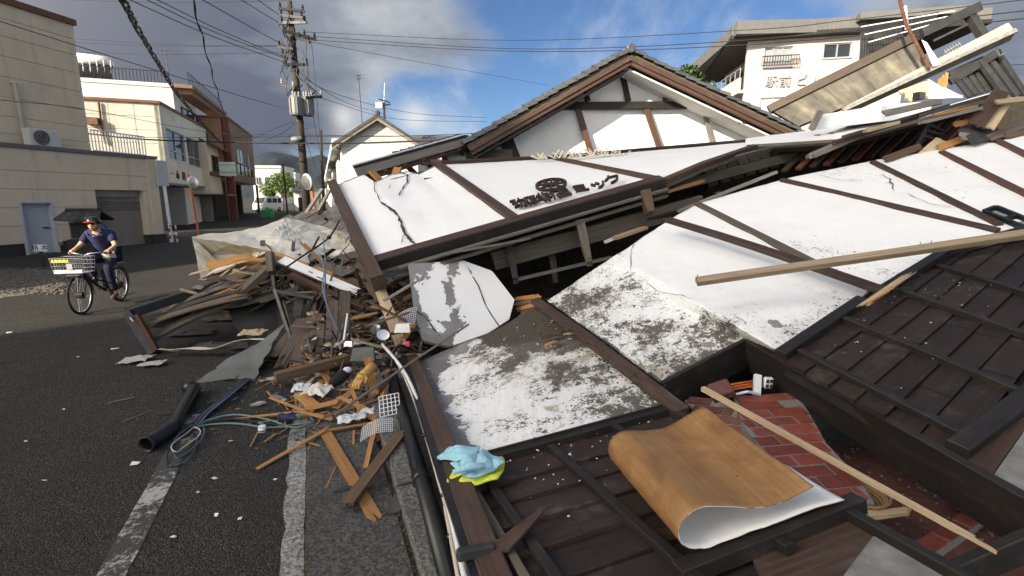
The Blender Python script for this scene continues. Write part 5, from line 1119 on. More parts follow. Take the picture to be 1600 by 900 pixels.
part_beam(FW, 'rail_edge', LL(-.03, -.045, .014), LL(j0[0] - .02, -.045, .014), .018, .085, 'dark_trim', NL)
for (ax, ay, bx, by, w) in ((767, 762, 863, 900, .05), (861, 702, 1075, 897, .052), (962, 671, 1205, 843, .05), (1050, 647, 1110, 676, .05), (744, 775, 818, 905, .04)):
    a, b = lc(ax, ay), lc(bx, by); d = V(b[0] - a[0], b[1] - a[1], 0).normalized(); b = (b[0] + d.x * .1, b[1] + d.y * .1)
    part_beam(FW, 'batten', LL(*a, .014), LL(*b, .016), w, .05, 'dark_trim' if w > .045 else 'old_beam', NL)
a, b = lc(1060, 905), lc(1344, 792); part_beam(FW, 'lower_rail', LL(*a, .02), LL(*b, .02), .075, .07, 'dark_trim', NL)
# board and bare base under the lower rail
m = MB(); m.hexa([LL(b[0] - .6, b[1] + .03, -.04), LL(jx(b[1] + .03) - .03, b[1] + .03, -.04), LL(jx(b[1] + .24) - .03, b[1] + .24, -.04), LL(b[0] - .8, b[1] + .5, -.04)], [LL(b[0] - .6, b[1] + .03, -.01), LL(jx(b[1] + .03) - .03, b[1] + .03, -.01), LL(jx(b[1] + .24) - .03, b[1] + .24, -.01), LL(b[0] - .8, b[1] + .5, -.01)]); m.build('base_board', M['brown_beam'], FW)
m = MB(); m.hexa([LL(b[0] - .75, b[1] + .25, -.08), LL(jx(b[1] + .15) - .03, b[1] + .15, -.08), LL(jx(b[1] + .7) - .03, b[1] + .7, -.08), LL(b[0] - .9, b[1] + .9, -.08)], [LL(b[0] - .6, b[1] + .36, -.006), LL(jx(b[1] + .15) - .03, b[1] + .15, -.006), LL(jx(b[1] + .7) - .03, b[1] + .7, -.006), LL(b[0] - .9, b[1] + .9, -.006)]); m.build('plinth', M['concrete'], FW)
# corner board, flashing
part_beam(FW, 'corner_post', H(641, 555, .12), H(784, 935, .36), .13, .14, 'brown_beam', NL, bev=.008)
part_beam(FW, 'flashing', H(627, 552, .10), H(752, 935, .33), .05, .16, 'black_metal', NL)
part_beam(FW, 'gap_batten', H(747, 777, .27), H(812, 905, .33), .03, .03, 'grey_wood', NL)
# plaster between rail and upper edge, torn and soiled
Pb = [(0, H(700, 732, .215)), (.12, H(766, 716, .25)), (1, H(1058, 637, .45))]; Pt = [(0, H(650, 566, .10)), (.3, H(712, 540, .26)), (.62, H(780, 512, .48)), (1, H(846, 472, .72))]
def d1(u, v): return .6 + .8 * ss(u, .15, .9) * (.4 + .6 * ss(v, .0, .6)) - .1 * ss(v, .5, 0)
def p1(u, v): return .22 + .5 * (1 - ss(u, .0, .22)) + .5 * ss(v, .66, .95) * (1 - ss(u, .3, .5)) + .2 * ss(v, .08, 0)
def s1(u, v): return .12 + .75 * ss(v - .2 * (1 - u), .4, .85) * ss(u, .3, .55) + .25 * ss(u, .62, 1.) * ss(v, .15, .5)
ruled(Pb, Pt, 90, 70, 'plaster_panel', 'plaster', FW, d1, p1, s1, .05, .006, 1)
part_beam(FW, 'post', H(836, 470, .745), H(1066, 644, .475), .12, .05, 'brown_beam', V(-.1, -.2, 1), bow=.02, segs=6)
# second plaster panel rising to the ridge
Qb = [(0, H(1043, 602, .48)), (.42, H(1165, 531, .76)), (.52, H(1230, 556, .8)), (1, H(1378, 452, 1.15))]; Qt = [(0, H(855, 468, .76)), (.45, H(948, 408, 1.2)), (1, H(1046, 344, 1.68))]
def d2(u, v): return .75 * (1 - ss(u, .12, .75)) * (.55 + .45 * v) + .35 * (1 - ss(v, .0, .4)) + .16
def p2(u, v):
    g = 0
    for (cu, cv, r, k) in ((.62, .12, .06, .8), (.36, .16, .07, .55), (.2, .1, .1, .5), (.3, .07, .06, .6)): g += k * max(0, 1 - math.hypot(u - cu, (v - cv) * .8) / r)
    return .03 + g + .15 * ss(v, .05, 0)
def s2(u, v): return .02 + .5 * (1 - ss(u, .0, .22)) * (1 - .3 * v) + .12 * ss(v, .1, 0) * (1 - u)
ruled(Qb, Qt, 110, 80, 'plaster_panel', 'plaster', FW, d2, p2, s2, .05, .01, 4)
PP = plane(H(1046, 344, 1.68), H(1378, 452, 1.15), H(1480, 394, 1.45))
Rb = [(f, PL(x, y, PP)) for f, x, y in ((0, 1381, 450), (.3, 1480, 394), (.62, 1600, 362), (1, 1760, 316))]; Rt = [(f, PL(x, y, PP)) for f, x, y in ((0, 1049, 342), (.14, 1090, 318), (.36, 1222, 280), (.55, 1366, 250), (.82, 1600, 212), (1, 1790, 182))]
ruled(Rb, Rt, 110, 50, 'plaster_panel', 'plaster', FW, lambda u, v: .24 + .2 * math.sin(u * 9 + v * 4) * (1 - u), lambda u, v: .0, None, .05, .008, 7)
nP3 = PP[1]
def on3(px, py, off=.0): return PL(px, py, PP, off)     # on the third panel
part_beam(FW, 'post', H(1042, 343, 1.71), H(1384, 456, 1.175), .1, .045, 'brown_beam', PP[1], bow=.02, segs=6)
for (a, b, w, mt_, lb) in (((1088, 318), (1272, 412), .09, 'old_beam', 'loosened weathered brace'), ((1221, 281), (1560, 361), .07, 'brown_beam', None), ((1363, 253), (1562, 352), .075, 'brown_beam', None), ((1471, 238), (1640, 322), .08, 'red_beam', None), ((1556, 219), (1700, 290), .08, 'red_beam', None)):
    n_ = 6; pts = [on3(lerp(a[0], b[0], k / n_), lerp(a[1], b[1], k / n_), .012) for k in range(n_ + 1)]; m = MB()
    m.beam(pts[0], pts[-1], w, .05, nP3); m.build('brace' if lb else 'post', M[mt_], FW, lb, bevel=.004)
# window frame lying on the third panel at the right edge
for k, (a, b) in enumerate((((1537, 331), (1640, 372)), ((1556, 324), (1660, 366)), ((1537, 331), (1556, 324)), ((1570, 343), (1592, 337)))):
    p, q = on3(*a, .03), on3(*b, .03); part_beam(FW, 'window_frame', p, q, .04, .05, 'black_metal', nP3)
m = MB(); m.face([on3(1540, 332, .01), on3(1640, 371, .01), on3(1658, 366, .01), on3(1558, 325, .01)]); m.build('pane', M['glass_pale'], FW)
# right wainscot
r0, r1 = H(1224, 560, .82), H(1380, 453, 1.17); PRR = plane(r0, r1, H(1676, 558, .96)); NR = PRR[1]
exR = (r1 - r0).normalized(); eyR = PL(1500, 600, PRR) - r0; eyR = (eyR - exR * eyR.dot(exR)).normalized()
def RL(x, y, h=0.): return r0 + exR * x + eyR * y + NR * h
def rc(px, py): p = PL(px, py, PRR) - r0; return p.dot(exR), p.dot(eyR)
k0, k1 = rc(1175, 541), rc(1600, 777)
def kx(y): return k0[0] + (k1[0] - k0[0]) * (y - k0[1]) / (k1[1] - k0[1])
sm = sorted(rc(*p)[1] for p in ((1285, 562), (1321, 581), (1364, 602), (1409, 623), (1462, 651))); pit = (sm[-1] - sm[0]) / 4; ybr = rc(1499, 700)[1]
ysr = [0.]; y = sm[0] - pit * int(sm[0] / pit)
while y < ybr + .1:
    if y > .03: ysr.append(y)
    y += pit
for a, b in zip(ysr, ysr[1:]):
    m = MB(); n = 8; l0, l1 = kx(a) + .03, kx(b) + .03; rr0 = 3.6
    for k in range(n):
        f0, f1 = k / n, (k + 1) / n; dz = RNG.uniform(-.003, .005); w = lambda f: dz + .007 * mnoise.noise(V(f * 4, a * 9, 5))
        m.hexa([RL(lerp(l0, rr0, f0), a + .003, -.04), RL(lerp(l0, rr0, f1), a + .003, -.04), RL(lerp(l1, rr0, f1), b - .003, -.03), RL(lerp(l1, rr0, f0), b - .003, -.03)],
               [RL(lerp(l0, rr0, f0), a + .003, -.012 + w(f0)), RL(lerp(l0, rr0, f1), a + .003, -.012 + w(f1)), RL(lerp(l1, rr0, f1), b - .003, .006 + w(f1)), RL(lerp(l1, rr0, f0), b - .003, .006 + w(f0))])
    m.build('plank', M['dark_plank'], FW)
m = MB(); m.hexa([RL(0, .02, -.14), RL(3.6, .02, -.14), RL(3.6, ybr + .4, -.14), RL(kx(ybr + .4) + .05, ybr + .4, -.14)], [RL(0.02, .02, -.045), RL(3.6, .02, -.045), RL(3.6, ybr + .4, -.045), RL(kx(ybr + .4) + .05, ybr + .4, -.045)]); m.build('backing', M['rubber'], FW)
for (ax, ay, bx, by) in ((1248, 552, 1512, 688), (1315, 500, 1650, 640), (1390, 452, 1680, 555), (1457, 416, 1700, 492)):
    a, b = rc(ax, ay), rc(bx, by); part_beam(FW, 'batten', RL(*a, .015), RL(*b, .015), .05, .05, 'dark_trim', NR)
a, b = rc(1499, 702), rc(1680, 568); part_beam(FW, 'lower_rail', RL(a[0] - .05, a[1], .02), RL(*b, .02), .1, .08, 'dark_trim', NR)
m = MB(); q0, q1 = rc(1512, 712), rc(1550, 742); m.hexa([RL(kx(q0[1]) + .05, q0[1], -.04), RL(3, q0[1], -.04), RL(3, q1[1], -.04), RL(kx(q1[1]) + .05, q1[1], -.04)], [RL(kx(q0[1]) + .05, q0[1], -.008), RL(3, q0[1], -.008), RL(3, q1[1], -.008), RL(kx(q1[1]) + .05, q1[1], -.008)]); m.build('base_board', M['brown_beam'], FW)
m = MB(); m.hexa([RL(kx(q1[1]) + .05, q1[1], -.1), RL(3, q1[1], -.1), RL(3, q1[1] + .5, -.1), RL(kx(q1[1] + .5) + .05, q1[1] + .5, -.1)], [RL(kx(q1[1]) + .05, q1[1] + .004, -.004), RL(3, q1[1] + .004, -.004), RL(3, q1[1] + .5, -.004), RL(kx(q1[1] + .5) + .05, q1[1] + .5, -.004)]); m.build('plinth', M['concrete'], FW)
part_beam(FW, 'rail', RL(-.01, -.02, .02), RL(1.24, -.02, .02), .09, .07, 'dark_trim', NR)
part_beam(FW, 'rail', H(1350, 470, 1.1), H(1480, 392, 1.47), .08, .07, 'dark_trim', NR, j0=.25, n=4, label='rail snapped across the middle')
part_beam(FW, 'rail', H(1480, 392, 1.47), H(1760, 318, 1.92), .08, .07, 'dark_trim', NR)
for k, (a, b, w) in enumerate((((1345, 480), (1425, 425), .05), ((1352, 478), (1398, 450), .04), ((1372, 462), (1418, 432), .03))):
    part_beam(FW, 'splinter', H(*a, 1.13 + .02 * k), H(*b, 1.32 + .02 * k), w, .02, 'pale_wood' if k != 1 else 'orange_wood', NR, j0=.2, j1=.2, n=4)
# entrance frame boards: head and two jambs, standing down into the opening
ap = H(1165, 532, .765); hl = H(1034, 600, .49); rj = H(1640, 800, .62); 
def deep(a, b, th, dp, name='frame_board', off=V(0, 0, 0), n=V(0, 0, 1), mat='dark_trim'):
    d = (b - a).normalized(); s_ = d.cross(n).normalized() * th; m = MB(); up = n * .02
    m.hexa([a - s_ + up - n * dp, b - s_ + up - n * dp, b + s_ + up - n * dp, a + s_ + up - n * dp], [a - s_ + up, b - s_ + up, b + s_ + up, a + s_ + up]); return m.build(name, M[mat], FW, bevel=.006)
nO = (rj - ap).cross(hl - ap).normalized(); nO = nO if nO.z > 0 else -nO
deep(hl, ap, .022, .26, n=nO); deep(ap, rj, .024, .32, n=nO)
deep(LL(j0[0] - .12, j0[1] - .1, .02), LL(jx(yb + .75), yb + .75, .02), .022, .2, n=NL)
deep(H(1455, 900, .3), H(1640, 820, .55), .025, .15, 'threshold', n=UP)
# ===== brick porch seen through the entrance opening
BP = thing('brick_porch', 'red brick porch with pale joints, broken and tilted inside the entrance opening', 'porch', H(1240, 690, .1))
def bricks(o, px_, py_, poly, bl, bh, mat, n_up=1, gap=.012, seed=0, th=.05, cracked=0):
    pl = plane(o, px_, py_); n = pl[1]; ex = (px_ - o).normalized(); ey = (py_ - o); ey = (ey - ex * ey.dot(ex)).normalized(); rr = random.Random(seed)
    P2 = [((p - o).dot(ex), (p - o).dot(ey)) for p in [PL(x, y, pl) for x, y in poly]]
    def inside(x, y):
        c = False
        for (x0, y0), (x1, y1) in zip(P2, P2[1:] + P2[:1]):
            if (y0 > y) != (y1 > y) and x < (x1 - x0) * (y - y0) / (y1 - y0) + x0: c = not c
        return c
    xs = [p[0] for p in P2]; yy = [p[1] for p in P2]; j = 0; y = min(yy)
    while y < max(yy):
        x = min(xs) - bl + (.5 * bl if j % 2 else 0) + rr.uniform(-.02, .02)
        while x < max(xs):
            # clip the brick to the polygon along its row
            k = [x + bl * q / 8 for q in range(9)]; inn = [q for q in k if inside(q, y + bh / 2)]
            if len(inn) > 1:
                a, b = inn[0], inn[-1]; dz = rr.uniform(-.006, .005); m = MB()
                if len(inn) < 6 and rr.random() < .15: x += bl; continue
                c = [(a + gap / 2, y + gap / 2), (b - gap / 2, y + gap / 2), (b - gap / 2, y + bh - gap / 2), (a + gap / 2, y + bh - gap / 2)]
                m.hexa([o + ex * u + ey * v - n * th for u, v in c], [o + ex * u + ey * v + n * dz for u, v in c]); m.build('brick', M[mat], BP, bevel=.002)
            x += bl
        y += bh; j += 1
    cen = [o + ex * u + ey * v - n * .006 for u, v in P2]; m = MB(); m.prism(cen, -n * .09); m.build('mortar_bed', M['mortar'], BP)
bricks(H(1147, 620, .47), H(1242, 613, .49), H(1200, 700, .40), [(1146, 619), (1243, 612), (1262, 640), (1290, 690), (1342, 745), (1366, 785), (1330, 790), (1250, 762), (1192, 705), (1160, 660)], .3, .105, 'brick_red', gap=.011, seed=1)
bricks(H(1068, 626, .32), H(1147, 634, .44), H(1120, 660, .33), [(1066, 624), (1110, 622), (1146, 634), (1160, 662), (1190, 706), (1150, 690), (1115, 668)], .26, .075, 'brick_dark', gap=.009, seed=2)
bricks(H(1436, 850, .12), H(1530, 790, .12), H(1470, 865, .12), [(1420, 850), (1532, 786), (1552, 802), (1462, 866)], .24, .1, 'brick_red', seed=3)
m = MB(); m.hexa([H(1040, 630, -.0), H(1700, 830, -.0), H(1560, 960, -.0), H(1250, 850, -.0)], [H(1100, 632, .07), H(1700, 800, .07), H(1600, 930, .07), H(1330, 830, .07)]); m.build('porch_floor', M['brick_dark'], BP)
m = MB(); rr = random.Random(4)
for _ in range(260):
    p = H(rr.uniform(1280, 1580), rr.uniform(690, 850), .075); q = rr.uniform(.004, .02); m.box(p, q, q * rr.uniform(.4, 1), q * .5, rr.uniform(0, 3))
m.build('mortar_crumbs', M['mortar'], BP, kind='stuff')
def solo(name, lab, cat, mb, mat, grp=None, **k): return mb.build(name, M[mat], None, lab, cat, grp, **k)
m = MB(); m.board(H(1098, 607, .64), H(1548, 857, .5), .035, .03, UP, 0, .16, 4); solo('pale_batten', 'long pale wooden batten lying diagonally across the entrance opening over the bricks', 'batten', m, 'pale_wood')
m = MB(); m.board(H(1355, 806, .3), H(1424, 798, .3), .045, .03, UP, 0, .05, 3); solo('short_batten', 'short pale stub of wood beside the lower end of the diagonal batten', 'batten', m, 'pale_wood')
m = MB(); m.board(H(1555, 802, .12), H(1565, 838, .12), .03, .02, UP, .02, .02, 3); solo('wood_stub', 'small wood splinter lying at the right inside the entrance opening', 'splinter', m, 'grey_wood')
wk = thing('wicker_basket', 'round brown wicker basket half hidden under the curled sheet', 'basket', H(1330, 785, .2)); c = H(1326, 786, .24)
m = MB(); m.lathe(c, V(.1, -.1, 1), [(.001, .0), (.1, .0), (.15, .04), (.165, .1), (.155, .1), (.14, .05), (.001, .012)], 24); m.build('bowl', M['wicker'], wk)
for k in range(6): m = MB(); m.tube([c + V(.1, -.1, 1).normalized() * (.015 + .016 * k) + V(math.cos(a), math.sin(a), 0) * (.125 + .009 * k) for a in [2 * math.pi * q / 20 for q in range(20)]], .007, 5, closed=True); m.build('weave_ring', M['wicker'], wk)
m = MB(); m.hexa([H(1105, 612, .5), H(1140, 600, .52), H(1150, 620, .5), H(1117, 632, .48)], [H(1105, 600, .58), H(1135, 590, .6), H(1148, 610, .58), H(1115, 622, .56)]); solo('masonry_lump', 'broken lump of dirty brickwork at the top end of the diagonal batten', 'rubble', m, 'brick_dark', bevel=.01)
for k, y in enumerate((606, 602, 598)): m = MB(); m.tube([H(1142, y + 3, .5), H(1160, y, .52), H(1186, y - 4, .53)], .008, 8); solo('orange_cable', 'orange cable inside the opening, ' + ('lowest', 'middle', 'highest')[k] + ' of three strands', 'cable', m, 'orange_cable', 'orange cables in the opening')
m = MB(); m.beam(H(1182, 618, .47), H(1184, 586, .6), .035, .05, V(1, 0, 0)); solo('white_pipe', 'short square white pipe standing above the bricks in the opening', 'pipe', m, 'white_metal')
m = MB(); m.tube([H(1150, 616, .5), H(1168, 612, .53), H(1186, 615, .5)], .01, 6); solo('cyan_hose', 'bent pale blue hose beside the square white pipe', 'hose', m, 'cyan_pipe')
sk = thing('socket_block', 'small white plastic socket block hanging inside the opening', 'socket', H(1200, 600, .5)); m = MB(); m.box(H(1200, 598, .55), .07, .04, .09); m.build('body', M['white_metal'], sk, bevel=.01)
for a in (-.016, .016):
    for b in (-.02, .02): m = MB(); m.box(H(1200, 598, .55) + V(a, -.022, b), .02, .006, .026); m.build('hole', M['foundation'], sk)
# ===== curled veneer sheet on the planks
def veneer_sheet():
    o = PL(1085, 862, PLL, .068); tip = PL(1320, 781, PLL, .068); Bd = tip - o; E = PL(965, 728, PLL, .068) - o; Lb = Bd.length; bd = Bd / Lb
    near = [(1.0, .0), (.75, .012), (.45, .004), (.2, 0), (.06, .004), (-.03, .03), (-.075, .085), (-.065, .145), (-.015, .19), (.06, .205), (.16, .19), (.28, .15), (.4, .115), (.52, .1), (.66, .108), (.8, .125)]
    far = [(1.0, .0), (.75, .012), (.45, .004), (.2, 0), (.07, .006), (-.02, .035), (-.05, .09), (-.04, .15), (.0, .19), (.07, .21), (.17, .2), (.3, .17), (.43, .16), (.56, .18), (.68, .21), (.78, .235)]
    n = len(near) - 1
    def cat(L, f):
        x = f * n; i = min(int(x), n - 1); g = x - i; p = [V(*L[max(0, min(n, i + k))], 0) for k in (-1, 0, 1, 2)]
        return .5 * ((2 * p[1]) + (-p[0] + p[2]) * g + (2 * p[0] - 5 * p[1] + 4 * p[2] - p[3]) * g * g + (-p[0] + 3 * p[1] - 3 * p[2] + p[3]) * g ** 3)
    t = thing('curled_sheet', 'curled sheet of brown plywood with a white underside, lying on the dark planks', 'plywood', o)
    def fn(u, v):
        a = cat(near, u); b = cat(far, u); c = a.lerp(b, v); w = .006 * mnoise.noise(V(u * 5, v * 4, 2)); v2 = v + (.005 * mnoise.noise(V(u * 30, 7, 0)) + .003 * mnoise.noise(V(u * 80, 3, 0))) * (1 if v in (0, 1) else 0); return o + bd * ((c.x + (.008 * mnoise.noise(V(v * 25, 1, 4)) if u in (0, 1) else 0)) * Lb) + NL * (c.y * (.82 + .06 * v) + w + .004 * mnoise.noise(V(u * 14, v * 2, 6))) + E * v2
    nrm = lambda u, v: (fn(min(1, u + .01), v) - fn(max(0, u - .01), v)).cross(fn(u, min(1, v + .01)) - fn(u, max(0, v - .01))).normalized()
    m = MB(); m.grid(fn, 90, 24, (1.6, .9)); out = m.build('veneer_face', M['veneer'], t, smooth=True, solid=.004, soff=1)
    m = MB(); m.grid(lambda u, v: fn(u, v) + nrm(u, v) * .0025, 90, 24, (1.6, .9)); inn = m.build('white_face', M['paper'], t, smooth=True, solid=.003, soff=-1)
    m = MB()
    for a_, b_ in ((.02, .3), (.33, .62), (.66, .98)): m.grid(lambda u, v: fn(.935 + .004 * u, a_ + (b_ - a_) * v) - nrm(.935, .5) * .006, 1, 12)
    m.build('scratch', M['cream_cloth'], t)
    return out, inn, fn, nrm
VS = veneer_sheet()
# ===== sign wall: upper storey front fallen back onto the heap
SW = thing('sign_wall', 'tilted white upper wall with dark timber posts, a cartwheel emblem and raised shop lettering', 'wall', D(800, 330, 7))
A1 = dict(TL=D(521, 291, 8.7), TR=D(682, 257, 9.4), BR=D(806, 346, 6.65), BL=D(577, 410, 6.2))
A2 = dict(TL=D(682, 257, 9.4), TR=D(862, 248, 10.1), BR=D(1026, 282, 7.2), BL=D(806, 346, 6.65))
A3 = dict(TL=D(862, 248, 10.1), TR=D(1172, 222, 10.3), BR=D(1184, 226, 8.3), BL=D(1026, 282, 7.2))
nS = (A2['TL'] - A2['BL']).cross(A2['BR'] - A2['BL']).normalized(); nS = nS if nS.z > 0 else -nS
jg = [(0, A1['TL']), (.1, D(545, 281, 8.9)), (.24, D(568, 272, 9.0)), (.36, D(586, 284, 8.6)), (.5, D(612, 272, 9.1)), (.62, D(636, 268, 9.2)), (.75, D(655, 272, 9.1)), (1, A1['TR'])]
ruled([(0, A1['BL']), (1, A1['BR'])], jg, 70, 40, 'plaster_panel', 'plaster', SW, lambda u, v: .1 * ss(v, .7, 1), lambda u, v: .05 + .35 * ss(v, .93, 1.) + .4 * max(0, 1 - math.hypot(u - .42, v - .08) / .09), None, .06, .008, 11, .0)
ruled([(0, A2['BL']), (1, A2['BR'])], [(0, A2['TL']), (1, A2['TR'])], 30, 16, 'plaster_panel', 'plaster', SW, lambda u, v: .03, None, None, .06, .004, 12)
ruled([(0, A3['BL']), (.45, D(1100, 252, 7.6)), (1, A3['BR'])], [(0, A3['TL']), (1, A3['TR'])], 30, 16, 'plaster_panel', 'plaster', SW, lambda u, v: .02, None, None, .06, .004, 13)
def sbeam(name, a, b, w, h, mat, par=SW, off=.0, **k): return part_beam(par, name, a + nS * off, b + nS * off, w, h, mat, nS, **k)
sbeam('post', A1['BL'] + (A1['BL'] - A1['TL']) * .18, A1['TL'] + (A1['TL'] - A1['BL']) * .02, .16, .2, 'brown_beam', off=.0)
sbeam('post', A1['BR'], A1['TR'] + (A1['TR'] - A1['BR']) * .04, .14, .09, 'brown_beam', off=.02)
sbeam('post', A2['BR'], A2['TR'], .1, .07, 'brown_beam', off=.02)
# crack: dark ribbon of missing render following the break
def to_px(p): q = p - EYE; f = q.y * _c - q.z * _s; return 800 + q.x / f * FP, 450 - (q.y * _s + q.z * _c) / f * FP
def on_ruled(bot, top, x, y):
    best = None
    for i in range(61):
        a, b = poly_at(bot, i / 60), poly_at(top, i / 60)
        for j in range(61):
            p = lerp(a, b, j / 60); X = to_px(p); e = (X[0] - x) ** 2 + (X[1] - y) ** 2
            if best is None or e < best[0]: best = (e, p)
    return best[1]
def crack(pts, w, par, plq, off=.012, name='crack', seed=0, rl=None):
    P3 = [on_ruled(*rl, x, y) + plq[1] * off for x, y in pts] if rl else [PL(x, y, plq, off) for x, y in pts]; m = MB(); rr = random.Random(seed); L, Rr = [], []
    fine = []
    for a, b in zip(P3, P3[1:]):
        for j in range(4): fine.append(a + (b - a) * j / 4 + V(rr.uniform(-1, 1), rr.uniform(-1, 1), 0) * .012)
    fine.append(P3[-1]); n = plq[1]
    for k, p in enumerate(fine):
        d = (fine[min(k + 1, len(fine) - 1)] - fine[max(0, k - 1)]).normalized(); s_ = d.cross(n).normalized(); ww = w * rr.uniform(.25, 1) * (1 if 0 < k < len(fine) - 1 else .1); L.append(p - s_ * ww); Rr.append(p + s_ * ww)
    for k in range(len(fine) - 1): m.face([L[k], Rr[k], Rr[k + 1], L[k + 1]])
    return m.build(name, M['foundation'], par)
plA1 = plane(A1['BL'], A1['BR'], A1['TR']); RA1 = ([(0, A1['BL']), (1, A1['BR'])], jg)
crack([(594, 318), (612, 329), (622, 338), (628, 352), (632, 366), (641, 376), (650, 384)], .028, SW, plA1, .022, seed=1, rl=RA1)
crack([(626, 270), (637, 276), (636, 286), (629, 296), (624, 308)], .016, SW, plA1, .022, seed=2, rl=RA1)
crack([(585, 282), (587, 300), (594, 318)], .009, SW, plA1, .022, seed=3, rl=RA1); crack([(612, 288), (608, 298)], .01, SW, plA1, .022, seed=4, rl=RA1); RQ = (Qb, Qt)
for k, c in enumerate(([(985, 355), (990, 385), (986, 425)], [(1010, 443), (1030, 458), (1062, 462), (1080, 470)], [(1100, 486), (1120, 500), (1146, 512)], [(1148, 496), (1166, 508), (1166, 530)])): crack(c, .006, FW, PP, .02, 'crack', 40 + k, RQ)
for k, c in enumerate(([(1376, 272), (1390, 284), (1398, 300)], [(1420, 306), (1450, 318), (1490, 326)], [(1270, 276), (1310, 283), (1345, 284)])): crack(c, .007, FW, PP, .02, 'crack', 50 + k, (Rb, Rt))
crack([(650, 384), (668, 392)], .009, SW, plA1, .022, seed=5, rl=RA1); crack([(632, 366), (628, 384)], .009, SW, plA1, .022, seed=6, rl=RA1)
# bottom fascia of several boards
fa = [A1['BL'] + (A1['BL'] - A1['BR']) * .01, A2['BR'] + (A2['BR'] - A2['BL']) * .03]; dn = (A1['BL'] - A1['TL']).normalized(); fn_ = V(0, 0, -1)
m = MB(); m.beam(fa[0] + dn * .03 + nS * .02, fa[1] + dn * .03 + nS * .02, .17, .07, nS); m.build('bottom_rail', M['brown_beam'], SW, bevel=.006)
m = MB(); m.beam(fa[0] + dn * .12 - nS * .03, fa[1] + dn * .12 - nS * .03, .035, .15, nS); m.build('drip_board', M['dark_trim'], SW)
m = MB(); m.board(fa[0] + dn * .17 - nS * .1 + (fa[1] - fa[0]) * .02, fa[1] + dn * .15 - nS * .1, .07, .05, nS, .3, .1, 3); m.build('lath', M['grey_wood'], SW)
m = MB(); m.board(fa[0] + dn * .2 - nS * .2 + (fa[1] - fa[0]) * .05, fa[1] + dn * .17 - nS * .2, .06, .05, nS, .1, .1, 3); m.build('lath', M['old_beam'], SW)
m = MB(); m.board(D(690, 398, 6.2), D(828, 373, 6.5), .05, .035, UP, .1, .1, 3); m.build('lath', M['grey_wood'], SW)
# top rail of the wall
part_beam(SW, 'top_rail', A1['TR'] + nS * .03, A2['TR'] + nS * .03, .08, .07, 'brown_beam', nS); part_beam(SW, 'top_rail', A2['TR'] + nS * .03, A3['TR'] + nS * .03, .07, .06, 'dark_trim', nS)
# lettering and cartwheel, raised off the plaster
plA2 = plane(A2['BL'], A2['BR'], A2['TL']); exS = (A2['BR'] - A2['BL']).normalized(); eyS = plA2[1].cross(exS).normalized()
if eyS.dot(A2['TL'] - A2['BL']) < 0: eyS = -eyS
bx = PL(969, 282, plA2) - PL(815, 322, plA2); bx.normalize()
for ch, x, y, sz, kx_ in (('珈', 817.5, 317, .37, .92), ('琲', 846, 310.5, .37, .92), ('店', 876, 302.5, .37, .92), ('ミ', 908, 295, .33, 1.0), ('ッ', 936, 288.5, .33, 1.0), ('ク', 959, 280.5, .35, 1.0)):
    text('letter', ch, sz, .02, M['letter_brown'], PL(x, y, plA2, .05), bx, plA2[1], SW, kx_)
cw = PL(861, 287.5, plA2, .06); rx = (PL(885, 284, plA2) - PL(837, 291, plA2)).length / 2; ly = plA2[1].cross(bx).normalized()
ring = MB(); k_ = 36
for (ra, rb, h0, h1) in ((rx * .86, rx, -.03, .012),):
    for q in range(k_):
        a0, a1 = 2 * math.pi * q / k_, 2 * math.pi * (q + 1) / k_; f = lambda r, a, h: cw + bx * r * math.cos(a) + ly * r * math.sin(a) + plA2[1] * h
        ring.hexa([f(ra, a0, h0), f(rb, a0, h0), f(rb, a1, h0), f(ra, a1, h0)], [f(ra, a0, h1), f(rb, a0, h1), f(rb, a1, h1), f(ra, a1, h1)])
em = ring.build('cartwheel', M['letter_brown'], SW)
for q in range(8): a = math.pi / 8 + q * math.pi / 4; m = MB(); m.beam(cw + (bx * math.cos(a) + ly * math.sin(a)) * .03, cw + (bx * math.cos(a) + ly * math.sin(a)) * rx * .88, .03, .03, plA2[1]); m.build('spoke', M['letter_brown'], em)
m = MB(); m.lathe(cw - plA2[1] * .04, plA2[1], [(.001, 0), (.06, 0), (.06, .05), (.001, .055)], 14); m.build('hub', M['letter_brown'], em)
# ===== gable of the roof that still stands behind
GW = thing('gable_house', 'white half timbered gable under a grey pantile roof, behind the sign wall', 'house', D(985, 313, 11))
g0, g1, ga = D(724, 225, 10.9), D(1240, 205, 11.7), D(985, 84, 11.2); PG = plane(g0, g1, ga); nG = PG[1]; exG = V(nG.y, -nG.x, 0); exG = -exG if exG.x < 0 else exG.normalized(); exG.normalize()
def gp(x, y, off=0.): return PL(x, y, PG, off)
m = MB(); a, b = gp(738, 224), gp(1232, 200); m.prism([V(a.x, a.y, .5), V(b.x, b.y, .5), gp(1232, 198), gp(985, 92), gp(738, 228)], -nG * .15); m.build('gable_wall', M['white_paint'], GW)
def gbeam(a, b, w, mat='brown_beam', th=.06, name='timber', off=.025): part_beam(GW, name, gp(*a, off), gp(*b, off), w, th, mat, nG)
gbeam((845, 166), (1118, 164), .16, 'dark_trim', .1)
for a, b, w, mt_ in (((967, 92), (982, 158), .12, 'dark_trim'), ((911, 132), (919, 158), .11, 'dark_trim'), ((1033, 124), (1040, 157), .11, 'brown_beam'), ((903, 170), (924, 240), .13, 'red_beam'), ((1010, 170), (1032, 236), .13, 'red_beam'), ((1099, 168), (1115, 232), .1, 'grey_wood'), ((786, 205), (806, 255), .3, 'dark_trim'), ((716, 238), (723, 262), .4, 'dark_trim')): gbeam(a, b, w, mt_)
gbeam((728, 246), (800, 243), .25, 'old_beam', .2, 'sill_beam', .1)
OV = .72                                                # overhang of the roof in front of the gable
bk = -nG; bk.z = 0; bk.normalize()
